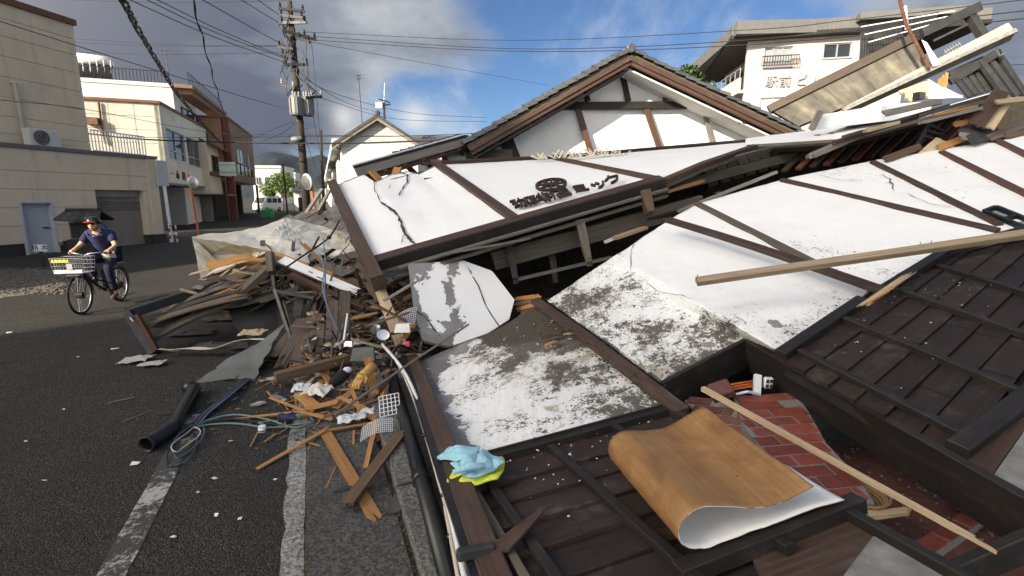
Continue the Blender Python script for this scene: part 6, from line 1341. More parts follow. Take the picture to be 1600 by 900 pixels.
def rake(a, b, sgn):
    A, Bq = gp(*a, OV), gp(*b, OV); d = (Bq - A).normalized(); up = nG.cross(d); up = up if up.z > 0 else -up
    part_beam(GW, 'barge_board', A - up * .07, Bq - up * .07, .06, .17, 'red_beam', up, bev=.01)
    part_beam(GW, 'barge_board', A - up * .02 + nG * .04, Bq - up * .02 + nG * .04,   .05, .11, 'brown_beam', up, bev=.008)
    m = MB(); q = bk * 6; m.hexa([A - up * .0, Bq - up * .0, Bq + q, A + q], [A + up * .1, Bq + up * .1, Bq + q + up * .1, A + q + up * .1]); m.build('roof_deck', M['old_beam'], GW)
    m = MB(); q0 = bk * .1; m.hexa([A - up * .22 + q0, Bq - up * .22 + q0, Bq - up * .22 + bk * (OV + .1), A - up * .22 + bk * (OV + .1)], [A - up * .18 + q0, Bq - up * .18 + q0, Bq - up * .18 + bk * (OV + .1), A - up * .18 + bk * (OV + .1)]); m.build('soffit', M['white_render'] if sgn > 0 else M['old_beam'], GW)
    L = (Bq - A).length; n = int(L / .25)
    for k in range(n):
        s0, s1 = L * k / n, L * (k + 1) / n + .05; lift0, lift1 = (.12, .17) if sgn else (.12, .17)
        f = (k + .5) / n; r = RNG.uniform(-.012, .012)
        for row in range(3):
            m = MB(); w0, w1 = row * .29 - .08, row * .29 + .23; pr = []
            for c in range(5):
                g = c / 4; arch = math.sin(g * math.pi) * .055 * (1.25 if row == 0 else 1)
                pr.append((w0 + (w1 - w0) * g, arch))
            for (wa, ha), (wb, hb) in zip(pr, pr[1:]):
                m.hexa([A + d * s0 + bk * wa + up * (.11 + r), A + d * s1 + bk * wa + up * (.14 + r), A + d * s1 + bk * wb + up * (.14 + r), A + d * s0 + bk * wb + up * (.11 + r)],
                       [A + d * s0 + bk * wa + up * (.15 + ha + r), A + d * s1 + bk * wa + up * (.19 + ha + r), A + d * s1 + bk * wb + up * (.19 + hb + r), A + d * s0 + bk * wb + up * (.15 + hb + r)])
            m.build('roof_tile', M['tile_grey'], GW)
        # farther rows stay one corrugated sheet
    m = MB(); m.grid(lambda u, v: lerp(A, Bq, u) + bk * (.85 + 5.2 * v) + up * (.13 + .05 * abs(math.sin(v * 60)) + .02 * ((u * n) % 1)), n * 2, 60); m.build('roof_tiles_behind', M['tile_grey'], GW, kind='stuff', solid=.03)
    return A, Bq, up
rake((984, 90), (733, 233), -1); rake((984, 90), (1256, 219), 1)
ap_ = gp(984, 86, OV)
for k in range(8):
    m = MB(); m.lathe(ap_ + bk * (.3 * k - .1) + UP * .12, bk, [(.001, 0), (.09, 0), (.1, .02), (.085, .3), (.001, .3)], 10); m.build('ridge_tile', M['tile_grey'], GW, bevel=.01)
for a, b in (((1038, 118), (1052, 134)), ((1108, 158), (1130, 166)), ((1160, 186), (1180, 194))): part_beam(GW, 'purlin', gp(*a, -.1), gp(*a, OV - .08), .16, .2, 'dark_trim', UP)
# broken lower eave at the left of the gable
EV = thing('broken_eave', 'broken lower roof eave with bare rafters, left of the gable', 'roof', D(640, 250, 9.6))
e0, e1 = D(553, 264, 9.0), D(728, 215, 10.4); ed = (e1 - e0).normalized(); eb = V(.06, 1, -.03).normalized(); eu = ed.cross(eb).normalized(); eu = eu if eu.z > 0 else -eu
m = MB(); m.hexa([e0, e1, e1 + eb * 1.3, e0 + eb * 1.3], [e0 + eu * .06, e1 + eu * .06, e1 + eb * 1.3 + eu * .06, e0 + eb * 1.3 + eu * .06]); m.build('roof_deck', M['dark_steel'], EV)
part_beam(EV, 'fascia', e0 - eu * .08 + eb * .03, e1 - eu * .08 + eb * .03, .05, .16, 'grey_wood', eu); part_beam(EV, 'fascia', e0 - eu * .2 + eb * .12, e1 - eu * .16 + eb * .12, .06, .12, 'red_beam', eu); part_beam(EV, 'gutter_edge', e0 + eu * .07, e1 + eu * .07, .05, .03, 'white_metal', eu)
for k in range(6): f = .04 + k * .17; p = lerp(e0, e1, f) - eu * .14 + eb * .06; part_beam(EV, 'rafter', p, p + eb * 1.2 - UP * .2, .08, .12, 'brown_wood', eu)
for (a, ta, b, tb, mt_, w) in (((580, 268), 9.1, (596, 284), 8.9, 'orange_wood', .12), ((588, 288), 8.7, (668, 268), 9.3, 'old_beam', .12), ((622, 262), 9.4, (614, 284), 9.0, 'orange_wood', .14), ((660, 256), 9.8, (720, 252), 10.2, 'brown_wood', .14)): part_beam(EV, 'broken_strut', D(*a, ta), D(*b, tb), w, .1, mt_, UP, j0=.06, j1=.1, n=4)
m = MB(); m.hexa([D(690, 262, 10.5), D(728, 258, 10.8), D(728, 258, 11.0), D(690, 262, 10.7)], [D(690, 236, 10.5), D(728, 232, 10.8), D(728, 232, 11.0), D(690, 236, 10.7)]); m.build('wall_piece', M['white_paint'], EV)
for k in range(9):                                      # tiles left along the eave
    p = lerp(e0, e1, .38 + .07 * k) + eu * .1 + eb * .2; m = MB(); m.box(p, .26, .3, .04, math.atan2(ed.y, ed.x)); m.build('roof_tile', M['tile_old'], EV)
# loose bits of plaster and straw behind the top rail
m = MB(); rr = random.Random(9)
for _ in range(60):
    x = rr.uniform(840, 985); f = (x - 840) / 145; y0 = 247 - f * 8; p = D(x, y0 + 2, 9.6); q = D(x + rr.uniform(-14, 10), y0 - rr.uniform(2, 16) * (1 - abs(f - .45)), 9.7); m.beam(p, q, rr.uniform(.01, .05), .01)
m.build('broken_lath_and_plaster', M['cream_cloth'], None, 'torn pale lath and plaster sticking up behind the sign wall top edge', 'debris', None, 'stuff')
# ===== fallen tile roof in the street behind
FR = thing('fallen_tile_roof', 'collapsed dark pantile roof lying in the street behind the debris pile', 'roof', D(500, 330, 13))
f0, f1, f2 = D(436, 352, 12.2), D(560, 372, 11.2), D(505, 296, 15.5); PF_ = plane(f0, f1, f2); fx = (f1 - f0).normalized(); fy = (f2 - f0); fy = (fy - fx * fy.dot(fx)).normalized()
m = MB(); m.hexa([f0 - PF_[1] * .2, f1 - PF_[1] * .2, f1 + fy * 5 + fx * .6 - PF_[1] * .2, f0 + fy * 5 + fx * 1.0 - PF_[1] * .2], [f0, f1, f1 + fy * 5 + fx * .6, f0 + fy * 5 + fx * 1.0]); m.build('deck', M['earth'], FR)
rr = random.Random(6)
for j in range(13):
    for i in range(11):
        p = f0 + fy * (.36 * j) + fx * (.23 * i + .09 * j - .1) + PF_[1] * (.03 + rr.uniform(0, .03)); t_ = rr.uniform(-.1, .1); n_ = PF_[1]; m = MB(); X = (fx + fy * t_ * .5).normalized(); Yv = (fy + n_ * (.1 + rr.uniform(-.03, .06))).normalized()
        if rr.random() < .08: continue
        for c in range(3):
            h = (0, .045, .02, 0); w = .215 / 3; m.hexa([p + X * w * c + n_ * h[c], p + X * w * (c + 1) + n_ * h[c + 1], p + X * w * (c + 1) + Yv * .4 + n_ * h[c + 1], p + X * w * c + Yv * .4 + n_ * h[c]], [p + X * w * c + n_ * (h[c] + .025), p + X * w * (c + 1) + n_ * (h[c + 1] + .025), p + X * w * (c + 1) + Yv * .4 + n_ * (h[c + 1] + .025), p + X * w * c + Yv * .4 + n_ * (h[c] + .025)])
        m.build('roof_tile', M['tile_old'], FR)
for k, (a, b) in enumerate((((470, 346), (503, 296)), ((486, 350), (515, 298)))): part_beam(FR, 'roof_batten', D(*a, 12.4), D(*b, 15.2), .09, .07, 'grey_wood', PF_[1])
# ===== white upper strip and torn eave running to the right
US = thing('upper_wall_strip', 'long sunlit white strip of upper wall with torn eave boards below, running to the right', 'wall', D(1350, 200, 8))
ub = [(0, D(1165, 228, 8.4)), (.3, D(1310, 219, 8.0)), (.68, D(1440, 186, 7.7)), (1, D(1560, 150, 7.5))]; ut = [(0, D(1165, 216, 9.6)), (.3, D(1290, 200, 9.4)), (.68, D(1440, 176, 9.0)), (1, D(1548, 145, 8.8))]
ruled(ub, ut, 40, 10, 'plaster_panel', 'plaster', US, None, None, None, .06, .004, 21)
m = MB(); m.hexa([D(1272, 203, 8.6), D(1378, 190, 8.3), D(1455, 181, 8.6), D(1330, 196, 9.2)], [D(1282, 179, 8.6), D(1378, 164, 8.3), D(1456, 158, 8.6), D(1350, 174, 9.2)]); m.build('box_panel', M['white_paint'], US, bevel=.01)
part_beam(US, 'edge_post', D(1268, 202, 8.5), D(1282, 174, 8.5), .09, .1, 'grey_metal_roof' if False else 'grey_wood', V(1, 0, 0))
for k in range(len(ub) - 1):
    a, b = ub[k][1], ub[k + 1][1]; nn = V(-.1, -.5, .8).normalized()
    part_beam(US, 'eave_board', a + UP * -.03 + V(0, -.05, 0), b + UP * -.03 + V(0, -.05, 0), .1, .05, 'old_beam', nn); part_beam(US, 'eave_board', a + UP * -.1 + V(0, -.02, 0), b + UP * -.1 + V(0, -.02, 0), .06, .08, 'dark_trim', nn, j1=.2 if k == 2 else 0)
ea = [D(1030, 284, 7.15), D(1098, 255, 7.5), D(1180, 227, 8.2)]
for k in range(2): part_beam(US, 'eave_board', ea[k] + UP * -.02, ea[k + 1] + UP * -.02, .1, .07, 'brown_beam', nS); part_beam(US, 'eave_board', ea[k] + UP * -.1, ea[k + 1] + UP * -.1, .06, .06, 'old_beam', nS)
for (a, ta, b, tb, w, h, mt_) in (((1262, 246), 7.2, (1350, 208), 7.4, .16, .1, 'grey_wood'), ((1300, 224), 7.2, (1440, 180), 7.4, .12, .1, 'brown_beam'), ((1316, 214), 7.1, (1480, 165), 7.3, .08, .06, 'old_beam'), ((1350, 205), 7.0, (1400, 192), 7.1, .1, .08, 'pale_wood'), ((1430, 183), 7.1, (1560, 146), 7.3, .1, .08, 'old_beam'), ((1460, 180), 7.0, (1530, 165), 7.1, .07, .05, 'orange_wood'), ((1440, 192), 6.9, (1535, 168), 7.0, .12, .06, 'grey_wood')):
    part_beam(US, 'torn_board', D(*a, ta), D(*b, tb), w, h, mt_, UP, j0=.12, j1=.15, n=4)
# ceiling boards seen from below
for k in range(8):
    f = k / 8; a = lerp(D(1098, 257, 7.6), D(1225, 226, 8.3), f); b = lerp(D(1108, 292, 8.6), D(1262, 248, 9.0), f); m = MB(); x = (D(1225, 226, 8.3) - D(1098, 257, 7.6)) / 8 * .955
    m.hexa([a, a + x, b + x, b], [a + UP * .025, a + x + UP * .025, b + x + UP * .025, b + UP * .025]); m.build('ceiling_board', M['grey_wood'], US)
# ===== heavy timbers in the dark gap under the sign wall
TF = thing('exposed_frame', 'exposed old timber frame with a heavy beam in the dark gap under the sign wall', 'timber frame', D(930, 390, 7.2))
part_beam(TF, 'girder', D(770, 408, 7.0), D(1096, 318, 7.6), .14, .26, 'old_beam', UP, bev=.01)
part_beam(TF, 'girder', D(1020, 300, 7.8), D(1260, 238, 8.6), .12, .16, 'old_beam', UP, bev=.01)
for (a, ta, b, tb, w, mt_, jj) in (((905, 345), 6.9, (921, 412), 6.8, .13, 'old_beam', .22), ((1006, 300), 7.1, (1016, 334), 7.0, .16, 'brown_wood', .05), ((795, 378), 6.8, (806, 440), 6.8, .12, 'dark_board', .2), ((860, 384), 7.6, (868, 440), 7.6, .12, 'old_beam', .1), ((1120, 300), 8.0, (1126, 330), 8.0, .1, 'old_beam', .1)):
    part_beam(TF, 'stub_post', D(*a, ta), D(*b, tb), w, w, mt_, V(1, 0, 0), j1=jj, n=5)
for (a, ta, b, tb, w, mt_) in (((806, 437), 7.0, (955, 402), 7.4, .05, 'grey_wood'), ((1040, 300), 7.3, (1100, 282), 7.5, .1, 'orange_wood'), ((970, 318), 7.4, (1075, 290), 7.8, .12, 'brown_wood'), ((960, 372), 7.0, (1010, 355), 7.2, .12, 'pale_wood'), ((820, 350), 7.3, (990, 312), 7.6, .1, 'brown_wood'), ((1000, 345), 7.4, (1110, 318), 7.4, .08, 'dark_trim'), ((1060, 330), 7.2, (1215, 268), 7.2, .06, 'grey_wood'), ((945, 378), 7.1, (975, 366), 7.1, .06, 'white_paint')):
    part_beam(TF, 'strut', D(*a, ta), D(*b, tb), w, .07, mt_, UP, j0=.08, j1=.1, n=4)
# floor and inner walls closing the dark space behind
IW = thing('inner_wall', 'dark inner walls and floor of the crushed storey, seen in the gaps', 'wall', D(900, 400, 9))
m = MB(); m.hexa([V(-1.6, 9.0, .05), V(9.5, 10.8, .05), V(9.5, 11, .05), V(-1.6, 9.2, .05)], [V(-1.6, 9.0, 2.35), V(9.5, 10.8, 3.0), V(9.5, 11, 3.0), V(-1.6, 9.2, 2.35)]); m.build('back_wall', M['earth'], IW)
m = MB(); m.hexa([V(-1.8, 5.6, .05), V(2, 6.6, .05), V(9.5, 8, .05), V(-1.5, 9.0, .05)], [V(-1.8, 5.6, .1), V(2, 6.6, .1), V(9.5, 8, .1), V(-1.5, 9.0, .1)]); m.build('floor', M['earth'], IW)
# dark red slats and chair inside the right gap
for k in range(12):
    x = 1225 + k * 22; a = D(x, 268 - k * 3.6, 8.3); b = D(x + 52, 212 - k * 3, 8.7); part_beam(IW, 'slat', a, b, .1, .05, 'oxide_red' if k % 2 else 'brown_beam', UP)
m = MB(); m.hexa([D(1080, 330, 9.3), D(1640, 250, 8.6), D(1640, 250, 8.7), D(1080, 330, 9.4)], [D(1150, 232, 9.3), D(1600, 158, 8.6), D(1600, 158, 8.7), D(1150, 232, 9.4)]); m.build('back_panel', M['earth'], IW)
CH = thing('broken_chair', 'broken dark chair frame lying in the gap at the right', 'chair', D(1450, 222, 7.3))
for (a, b) in (((1432, 228), (1452, 195)), ((1462, 234), (1474, 205)), ((1432, 228), (1462, 234)), ((1452, 195), (1474, 205)), ((1441, 212), (1468, 220)), ((1446, 203), (1472, 212))): part_beam(CH, 'rung', D(*a, 7.3), D(*b, 7.3), .04, .05, 'dark_steel', V(0, 1, 0))
rr = random.Random(21)
GAPB = [((1524, 197), (1566, 141), .2, 'brown_beam', 'broad brown plank leaning steeply over the right gap'), ((1540, 200), (1572, 150), .2, 'beige_ply', 'pale ply strip behind the leaning brown plank'), ((1500, 212), (1600, 226), .12, 'grey_wood', 'weathered grey plank lying level in the right gap'), ((1448, 250), (1480, 222), .3, 'beige_ply', 'small pale ply board standing at the ridge of the foreground wall'), ((1466, 232), (1510, 214), .1, 'orange_wood', 'orange broken stick beside the pale ply board'),
        ((1555, 160), (1640, 150), .08, 'pale_wood', 'pale fresh timber sticking out at the right edge'), ((1545, 216), (1610, 190), .12, 'old_beam', 'old timber leaning at the right edge above the white wall'), ((1570, 212), (1640, 205), .1, 'brown_wood', 'brown timber lying at the right edge above the white wall'), ((1380, 250), (1440, 228), .1, 'brown_wood', 'brown board half buried near the dark slats'), ((1490, 195), (1560, 182), .09, 'orange_wood', 'orange stick under the torn eave'), ((1508, 215), (1560, 200), .3, 'dark_board', 'dark board leaning deep in the right gap'), ((1380, 178), (1470, 158), .1, 'grey_wood', 'grey board edge along the white strip')]
for a, b, w, mt_, lab in GAPB:
    m = MB(); m.board(D(*a, 6.9 if a[0] > 1490 else 7.0), D(*b, 7.1), w, .04, V(-.3, -.8, .5), .03, .04, 4); solo('broken_board', lab, 'board', m, mt_)
# ===== wrecked roof terrace at the upper right
TR = thing('terrace_wreck', 'wrecked roof terrace: stained concrete parapet thrown up at a slant, upper right', 'parapet', D(1330, 130, 12))
q = [D(1203, 171, 12.8), D(1428, 60, 11.6), D(1458, 108, 11.2), D(1248, 197, 12.4)]; nT = (q[1] - q[0]).cross(q[3] - q[0]).normalized(); nT = -nT if nT.dot(EYE - q[0]) < 0 else nT
m = MB(); m.grid(lambda u, v: lerp(lerp(q[3], q[2], u), lerp(q[0], q[1], u), v), 12, 4, (3.2, .8)); o = m.build('parapet_panel', M['mottled_concrete'], TR, solid=.12)
for k in range(1, 8): f = k / 8; part_beam(TR, 'panel_joint', lerp(q[3], q[2], f) + nT * .012, lerp(q[0], q[1], f) + nT * .004, .014, .01, 'dark_concrete', nT)
part_beam(TR, 'coping', q[0] + (q[0] - q[1]) * .01, q[1], .22, .14, 'bronze_frame', nT)
s0, s1 = D(1318, 174, 11.6), D(1589, 50, 10.3); m = MB(); up_ = (s1 - s0).cross(nT).normalized(); up_ = up_ if up_.z > 0 else -up_
m.hexa([s0, s1, s1 - nT * .3, s0 - nT * .3], [s0 + up_ * .1, s1 + up_ * .3, s1 - nT * .3 + up_ * .3, s0 - nT * .3 + up_ * .1]); m.build('floor_slab', M['slab_cream'], TR, bevel=.02)
part_beam(TR, 'slab_edge', s0 + up_ * .02 + nT * .03, s1 + up_ * .03 + nT * .03, .05, .1, 'concrete', up_)
m = MB(); m.hexa([D(1448, 68, 11), D(1440, 62, 11), D(1440, 62, 10.8), D(1448, 66, 10.8)], [D(1470, 100, 11), D(1458, 104, 11), D(1458, 104, 10.8), D(1470, 100, 10.8)]); m.build('white_post', M['white_paint'], TR)
m = MB(); m.tube([D(1404, -8, 11), D(1416, 38, 11), D(1432, 68, 10.9), D(1452, 106, 10.8)], .035, 8); m.build('rusty_pipe', M['rust'], TR)
part_beam(TR, 'insulation_board', D(1412, 152, 10.8), D(1462, 134, 10.6), .5, .1, 'beige_ply', V(0, -.6, .8), j0=.1, j1=.1); part_beam(TR, 'insulation_board', D(1424, 140, 10.9), D(1466, 142, 10.7), .3, .2, 'orange_wood', V(0, -.6, .8), j0=.1, j1=.1)
m = MB(); m.box(D(1436, 150, 10.4), .2, .14, .14, .4); m.build('black_box', M['black_plastic'], TR)
m = MB(); m.grid(lambda u, v: D(1452 + 50 * u, 154 - (1 - v) * (4 + 26 * (1 - u) ** 1.2), 10.5 - .4 * math.sin(u * 3)), 10, 4); m.build('white_sheet', M['white_paint'], TR, solid=.03)
part_beam(TR, 'splintered_stud', D(1474, 118, 10.6), D(1470, 150, 10.5), .2, .1, 'orange_wood', V(1, 0, 0), j0=.1, j1=.2)
RW = thing('dark_railing', 'dark metal balcony railing bent over the slanted parapet', 'railing', D(1400, 70, 12))
for k in range(28):
    f = k / 27; a = D(1343 + 112 * f, 100 - 62 * f + 14, 12.3); b = D(1347 + 116 * f, 46 - 24 * f, 12.5); m = MB(); m.tube([a, b], .028, 4); m.build('bar', M['black_timber'], RW)
m = MB(); m.beam(D(1340, 48, 12.5), D(1466, 21, 12.5), .07, .07); m.build('top_rail', M['black_timber'], RW)
for k in range(3): m = MB(); m.tube([D(1345 + 6 * k, 42 + 12 * k, 12.1), D(1492 - 12 * k, 17 + 9 * k, 11.6)], .015, 6); m.build('white_tube', M['white_metal'], RW)
m = MB(); m.tube([D(1414, 10, 11.9), D(1417, 46, 11.9)], .04, 6); m.build('white_upright', M['white_metal'], RW)
PGL = thing('pergola_frame', 'dark timber pergola post and beam tilted against the sky, upper right', 'frame', D(1500, 40, 11))
part_beam(PGL, 'beam', D(1440, 52, 11.2), D(1531, 10, 10.9), .14, .2, 'black_timber', UP); part_beam(PGL, 'post', D(1514, 22, 11), D(1542, 66, 10.9), .16, .16, 'black_timber', V(1, 0, 0)); part_beam(PGL, 'brace', D(1458, 64, 11.2), D(1512, 38, 11), .05, .05, 'black_timber', UP)
FRW = thing('fallen_railing', 'dark slatted timber railing fallen on its side at the right edge', 'railing', D(1540, 110, 10.8))
part_beam(FRW, 'rail', D(1484, 128, 10.9), D(1556, 84, 10.6), .1, .16, 'black_timber', UP); part_beam(FRW, 'rail', D(1482, 116, 11), D(1536, 92, 10.8), .1, .12, 'black_timber', UP)
for k in range(7): part_beam(FRW, 'slat', D(1492 + 9.5 * k, 122 - 5.4 * k, 10.85), D(1516 + 9.5 * k, 152 - 3 * k, 10.7), .06, .1, 'black_timber', V(1, 0, 0))
for a, b in (((1530, 94), (1572, 150)), ((1543, 90), (1588, 150)), ((1556, 80), (1612, 166))): part_beam(FRW, 'post', D(*a, 10.7), D(*b, 10.5), .1, .12, 'black_timber', V(1, 0, 0))
m = MB(); m.tube([D(1557, 76, 10.6), D(1562, 88, 10.5), D(1568, 84, 10.5)], .02, 5); m.build('bracket', M['steel'], FRW)
YA = thing('yagi_aerial', 'small broken television aerial hanging against the sky at the upper right', 'antenna', D(1488, 76, 10.8)); m = MB(); m.tube([D(1476, 82, 10.8), D(1501, 68, 10.8)], .012, 4); m.build('boom', M['alu'], YA)
for k in range(6): x, y = 1478 + 4.4 * k, 81 - 2.5 * k; m = MB(); m.tube([D(x - 3, y - 4, 10.8), D(x + 3, y + 4, 10.8)], .008, 4); m.build('element', M['alu'], YA)
# leaning plaster fragment left of the gap
LF = thing('plaster_slab', 'broken slab of grey backing board with half its white plaster flaked off, leaning in the middle', 'wall fragment', H(700, 540, .2))
l0, l1, l2 = H(700, 540, .27), D(640, 413, 6.2), D(790, 440, 6.5); PFr = plane(l0, l1, l2); pts = [(638, 414), (724, 409), (768, 425), (803, 470), (795, 500), (762, 522), (702, 543), (660, 534), (648, 492)]
poly = [PL(x, y, PFr) for x, y in pts]
bx_ = (PL(790, 440, PFr) - PL(640, 413, PFr)).normalized()
A = {'dirt': [], 'peel': [], 'soil': []}; m = MB(); N_ = 44
def frag(u, v):                                         # fan the polygon into a warped square
    top = [(0, poly[0]), (.5, poly[1]), (.78, poly[2]), (1, poly[3])]; bot = [(0, poly[8]), (.12, poly[7]), (.45, poly[6]), (.8, poly[5]), (1, poly[4])]
    A['dirt'].append(.12); l = abs(u - .3); A['peel'].append(max(-.2, min(1.2, .5 + 1.5 * min(.5 - u + .05 * math.sin(v * 7), math.hypot((u - .24) * 1.3 - .05 * math.sin(v * 8), (v - .52) * .5) - .16)))); A['soil'].append(0.)
    return lerp(poly_at(bot, u), poly_at(top, u), v)
m.grid(frag, N_, N_); m.build('board', M['plaster'], LF, attrs=A, solid=.05, soff=0)
crack([(728, 412), (742, 436), (760, 480), (786, 520)], .01, LF, PFr, .03, 'split', 3); crack([(643, 478), (668, 500), (690, 528)], .012, LF, PFr, .03, 'split', 4)
m = MB(); m.prism([D(588, 436, 6.3), D(600, 428, 6.5), D(640, 414, 6.9), D(636, 430, 6.9), D(598, 446, 6.4)], V(0, .04, .03)); solo('plaster_scrap', 'white triangular plaster scrap under the left end of the sign wall', 'wall fragment', m, 'white_paint')
# ===== debris pile in the street
def heap():
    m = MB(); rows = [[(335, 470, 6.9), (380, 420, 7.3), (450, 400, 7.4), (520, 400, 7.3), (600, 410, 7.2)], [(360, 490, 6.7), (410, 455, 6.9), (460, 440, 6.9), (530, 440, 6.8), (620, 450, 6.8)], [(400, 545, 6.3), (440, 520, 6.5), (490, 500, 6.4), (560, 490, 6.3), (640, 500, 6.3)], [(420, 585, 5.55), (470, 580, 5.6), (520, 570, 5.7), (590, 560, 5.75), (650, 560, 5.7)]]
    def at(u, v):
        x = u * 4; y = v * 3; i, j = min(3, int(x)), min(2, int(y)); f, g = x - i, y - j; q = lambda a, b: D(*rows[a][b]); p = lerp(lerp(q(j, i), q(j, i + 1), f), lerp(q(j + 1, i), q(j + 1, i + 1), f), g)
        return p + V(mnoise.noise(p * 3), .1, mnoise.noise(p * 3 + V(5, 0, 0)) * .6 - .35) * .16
    m.grid(at, 40, 30); m.build('heap_void', M['rubber'], None, 'black sheet standing in for the shaded hollow of the debris pile', 'rubble', None, 'stuff')  # mound sheet coloured near black to read as deep shade
    rr = random.Random(12); mats = ['brown_wood', 'grey_wood', 'dark_board', 'weathered_brown', 'old_beam', 'dark_plank', 'brown_beam', 'orange_wood']; bs = {k: MB() for k in mats}
    poly = [(425, 412), (470, 405), (600, 420), (645, 450), (645, 575), (600, 592), (440, 602), (432, 575), (500, 545), (520, 500), (450, 470), (470, 440), (440, 432)]
    def inside(x, y):
        c = False
        for (x0, y0), (x1, y1) in zip(poly, poly[1:] + poly[:1]):
            if (y0 > y) != (y1 > y) and x < (x1 - x0) * (y - y0) / (y1 - y0) + x0: c = not c
        return c
    n = 0
    while n < 700:
        x, y = rr.uniform(320, 650), rr.uniform(395, 600)
        if not inside(x, y): continue
        n += 1; u = max(0, min(1, (x - 335) / 300)); v = max(0, min(1, (y - 400) / 180)); c = at(u, v) + V(rr.uniform(-.05, .05), rr.uniform(-.2, .05), rr.uniform(-.02, .14)); L = rr.choice((rr.uniform(.05, .2), rr.uniform(.15, .55)))
        d = V(rr.gauss(.6, .8), rr.gauss(.1, .7), rr.gauss(0, .45)).normalized(); k = rr.choice(mats); bs[k].board(c - d * L, c + d * L, rr.choice((rr.uniform(.008, .03), rr.uniform(.02, .08))), rr.uniform(.006, .02), V(rr.gauss(0, .5), rr.gauss(-.4, .5), 1), rr.uniform(0, .08), rr.uniform(0, .1), 2)
    for k in mats: bs[k].build('splintered_' + {'insulation': 'board', 'grey_sheet': 'sheet'}.get(k, 'wood'), M[k], None, f'splintered {k.replace("_", " ")} fragments heaped through the debris pile', 'debris', 'splintered fragments of the debris pile', 'stuff')
heap()
def small_splinters():
    rr = random.Random(31); m = MB(); m2 = MB()
    for _ in range(260):
        x, y = rr.gauss(505, 60), rr.gauss(612, 34)
        if not (330 < x < 640 and 560 < y < 760): continue
        p = G(x, y, .012); a = rr.uniform(0, 3.1); L = rr.uniform(.02, .16); d = V(math.cos(a), math.sin(a), 0) * L; (m if rr.random() < .6 else m2).beam(p - d, p + d + UP * rr.uniform(0, .02), rr.uniform(.004, .02), .006)
    m.build('wood_splinters', M['orange_wood'], None, 'small orange wood splinters scattered on the road below the pile', 'splinters', None, 'stuff'); m2.build('bark_splinters', M['weathered_brown'], None, 'small dark splinters scattered on the road below the pile', 'splinters', None, 'stuff')
    m = MB(); mp = MB()
    for _ in range(900):
        f = rr.random() ** 1.5; x, y = (rr.uniform(0, 640), rr.uniform(500, 890)) if _ < 120 else (rr.gauss(440, 110), rr.gauss(600, 45)); p = G(x, y, .004 if x < 450 else .012); q = rr.uniform(.0025, .006) if _ < 120 else abs(rr.gauss(0, .006)) + .003; m.ball(p, q * rr.uniform(.7, 1.6), q, q * .6, 5)
    m.build('road_grit', M['cardboard_grey' if False else 'pebble'], None, 'pale grit scattered over the road', 'grit', None, 'stuff')
    for x, y, s_ in ((212, 725, .05), (335, 748, .02), (338, 806, .018), (70, 752, .02), (272, 840, .02), (180, 545, .06), (14, 520, .05), (122, 558, .02), (310, 770, .018), (540, 655, .03), (376, 812, .02), (100, 640, .016), (430, 750, .016), (40, 690, .02), (360, 690, .02)):
        p = G(x, y, .005); a = rr.uniform(0, 3); mp.prism([p + V(math.cos(a + k * 1.5) * s_ * rr.uniform(.5, 1.2), math.sin(a + k * 1.5) * s_ * rr.uniform(.4, 1), rr.uniform(0, .012)) for k in range(4)], UP * .003)
    mp.build('paper_scraps', M['paper'], None, 'small white scraps of plaster and paper on the road', 'litter', None, 'stuff')
    m = MB()
    for _ in range(700):                                # moss and weeds in the kerb joint
        s_ = rr.uniform(.6, 3.2); l = rr.choice([rr.gauss(.385, .02), rr.gauss(-.165, .02)]); p = st(s_, l, .01); d = V(rr.gauss(0, .5), rr.gauss(0, .5), 1).normalized() * rr.uniform(.008, .03); w = V(rr.gauss(0, 1), rr.gauss(0, 1), 0).normalized() * .004; m.face([p - w, p + w, p + d])
    m.build('kerb_weeds', M['moss'], None, 'moss and tiny weeds growing in the kerb joint', 'moss', None, 'stuff')
small_splinters()
def chunks():
    rr = random.Random(64); ms = {'white_paint': MB(), 'cardboard_grey': MB(), 'tile_old': MB(), 'insulation': MB()}
    for k in range(150):
        x, y = (rr.uniform(470, 640), rr.uniform(440, 595)) if k < 100 else (rr.gauss(480, 60), rr.gauss(605, 22)); low = k >= 100
        p = G(x, y, .02) if low else D(x, y, lerp(6.7, 5.35, ss(y, 400, 600)) + .05); s_ = abs(rr.gauss(0, .03)) + .012; q = rr.choice(list(ms) + ['tile_old', 'tile_old', 'tile_old', 'cardboard_grey']); a0 = rr.uniform(0, 6); n = V(rr.gauss(0, .4), rr.gauss(-.3, .4), 1).normalized(); e = n.orthogonal().normalized(); f = n.cross(e)
        pts = [p + (e * math.cos(a0 + j * 1.5708) * 1.5 + f * math.sin(a0 + j * 1.5708) * .8) * s_ * rr.uniform(.35, 1.4) for j in range(4)]; ms[q].prism(pts, n * rr.uniform(.006, .02))
    for q, nm, lb in (('white_paint', 'plaster_rubble', 'white plaster lumps mixed through the debris pile'), ('cardboard_grey', 'mortar_rubble', 'grey mortar lumps mixed through the debris pile'), ('tile_old', 'tile_rubble', 'dark broken roof tile pieces mixed through the debris pile'), ('insulation', 'mud_rubble', 'tan mud wall lumps mixed through the debris pile')): ms[q].build(nm, M[q], None, lb, 'rubble', None, 'stuff')
chunks()
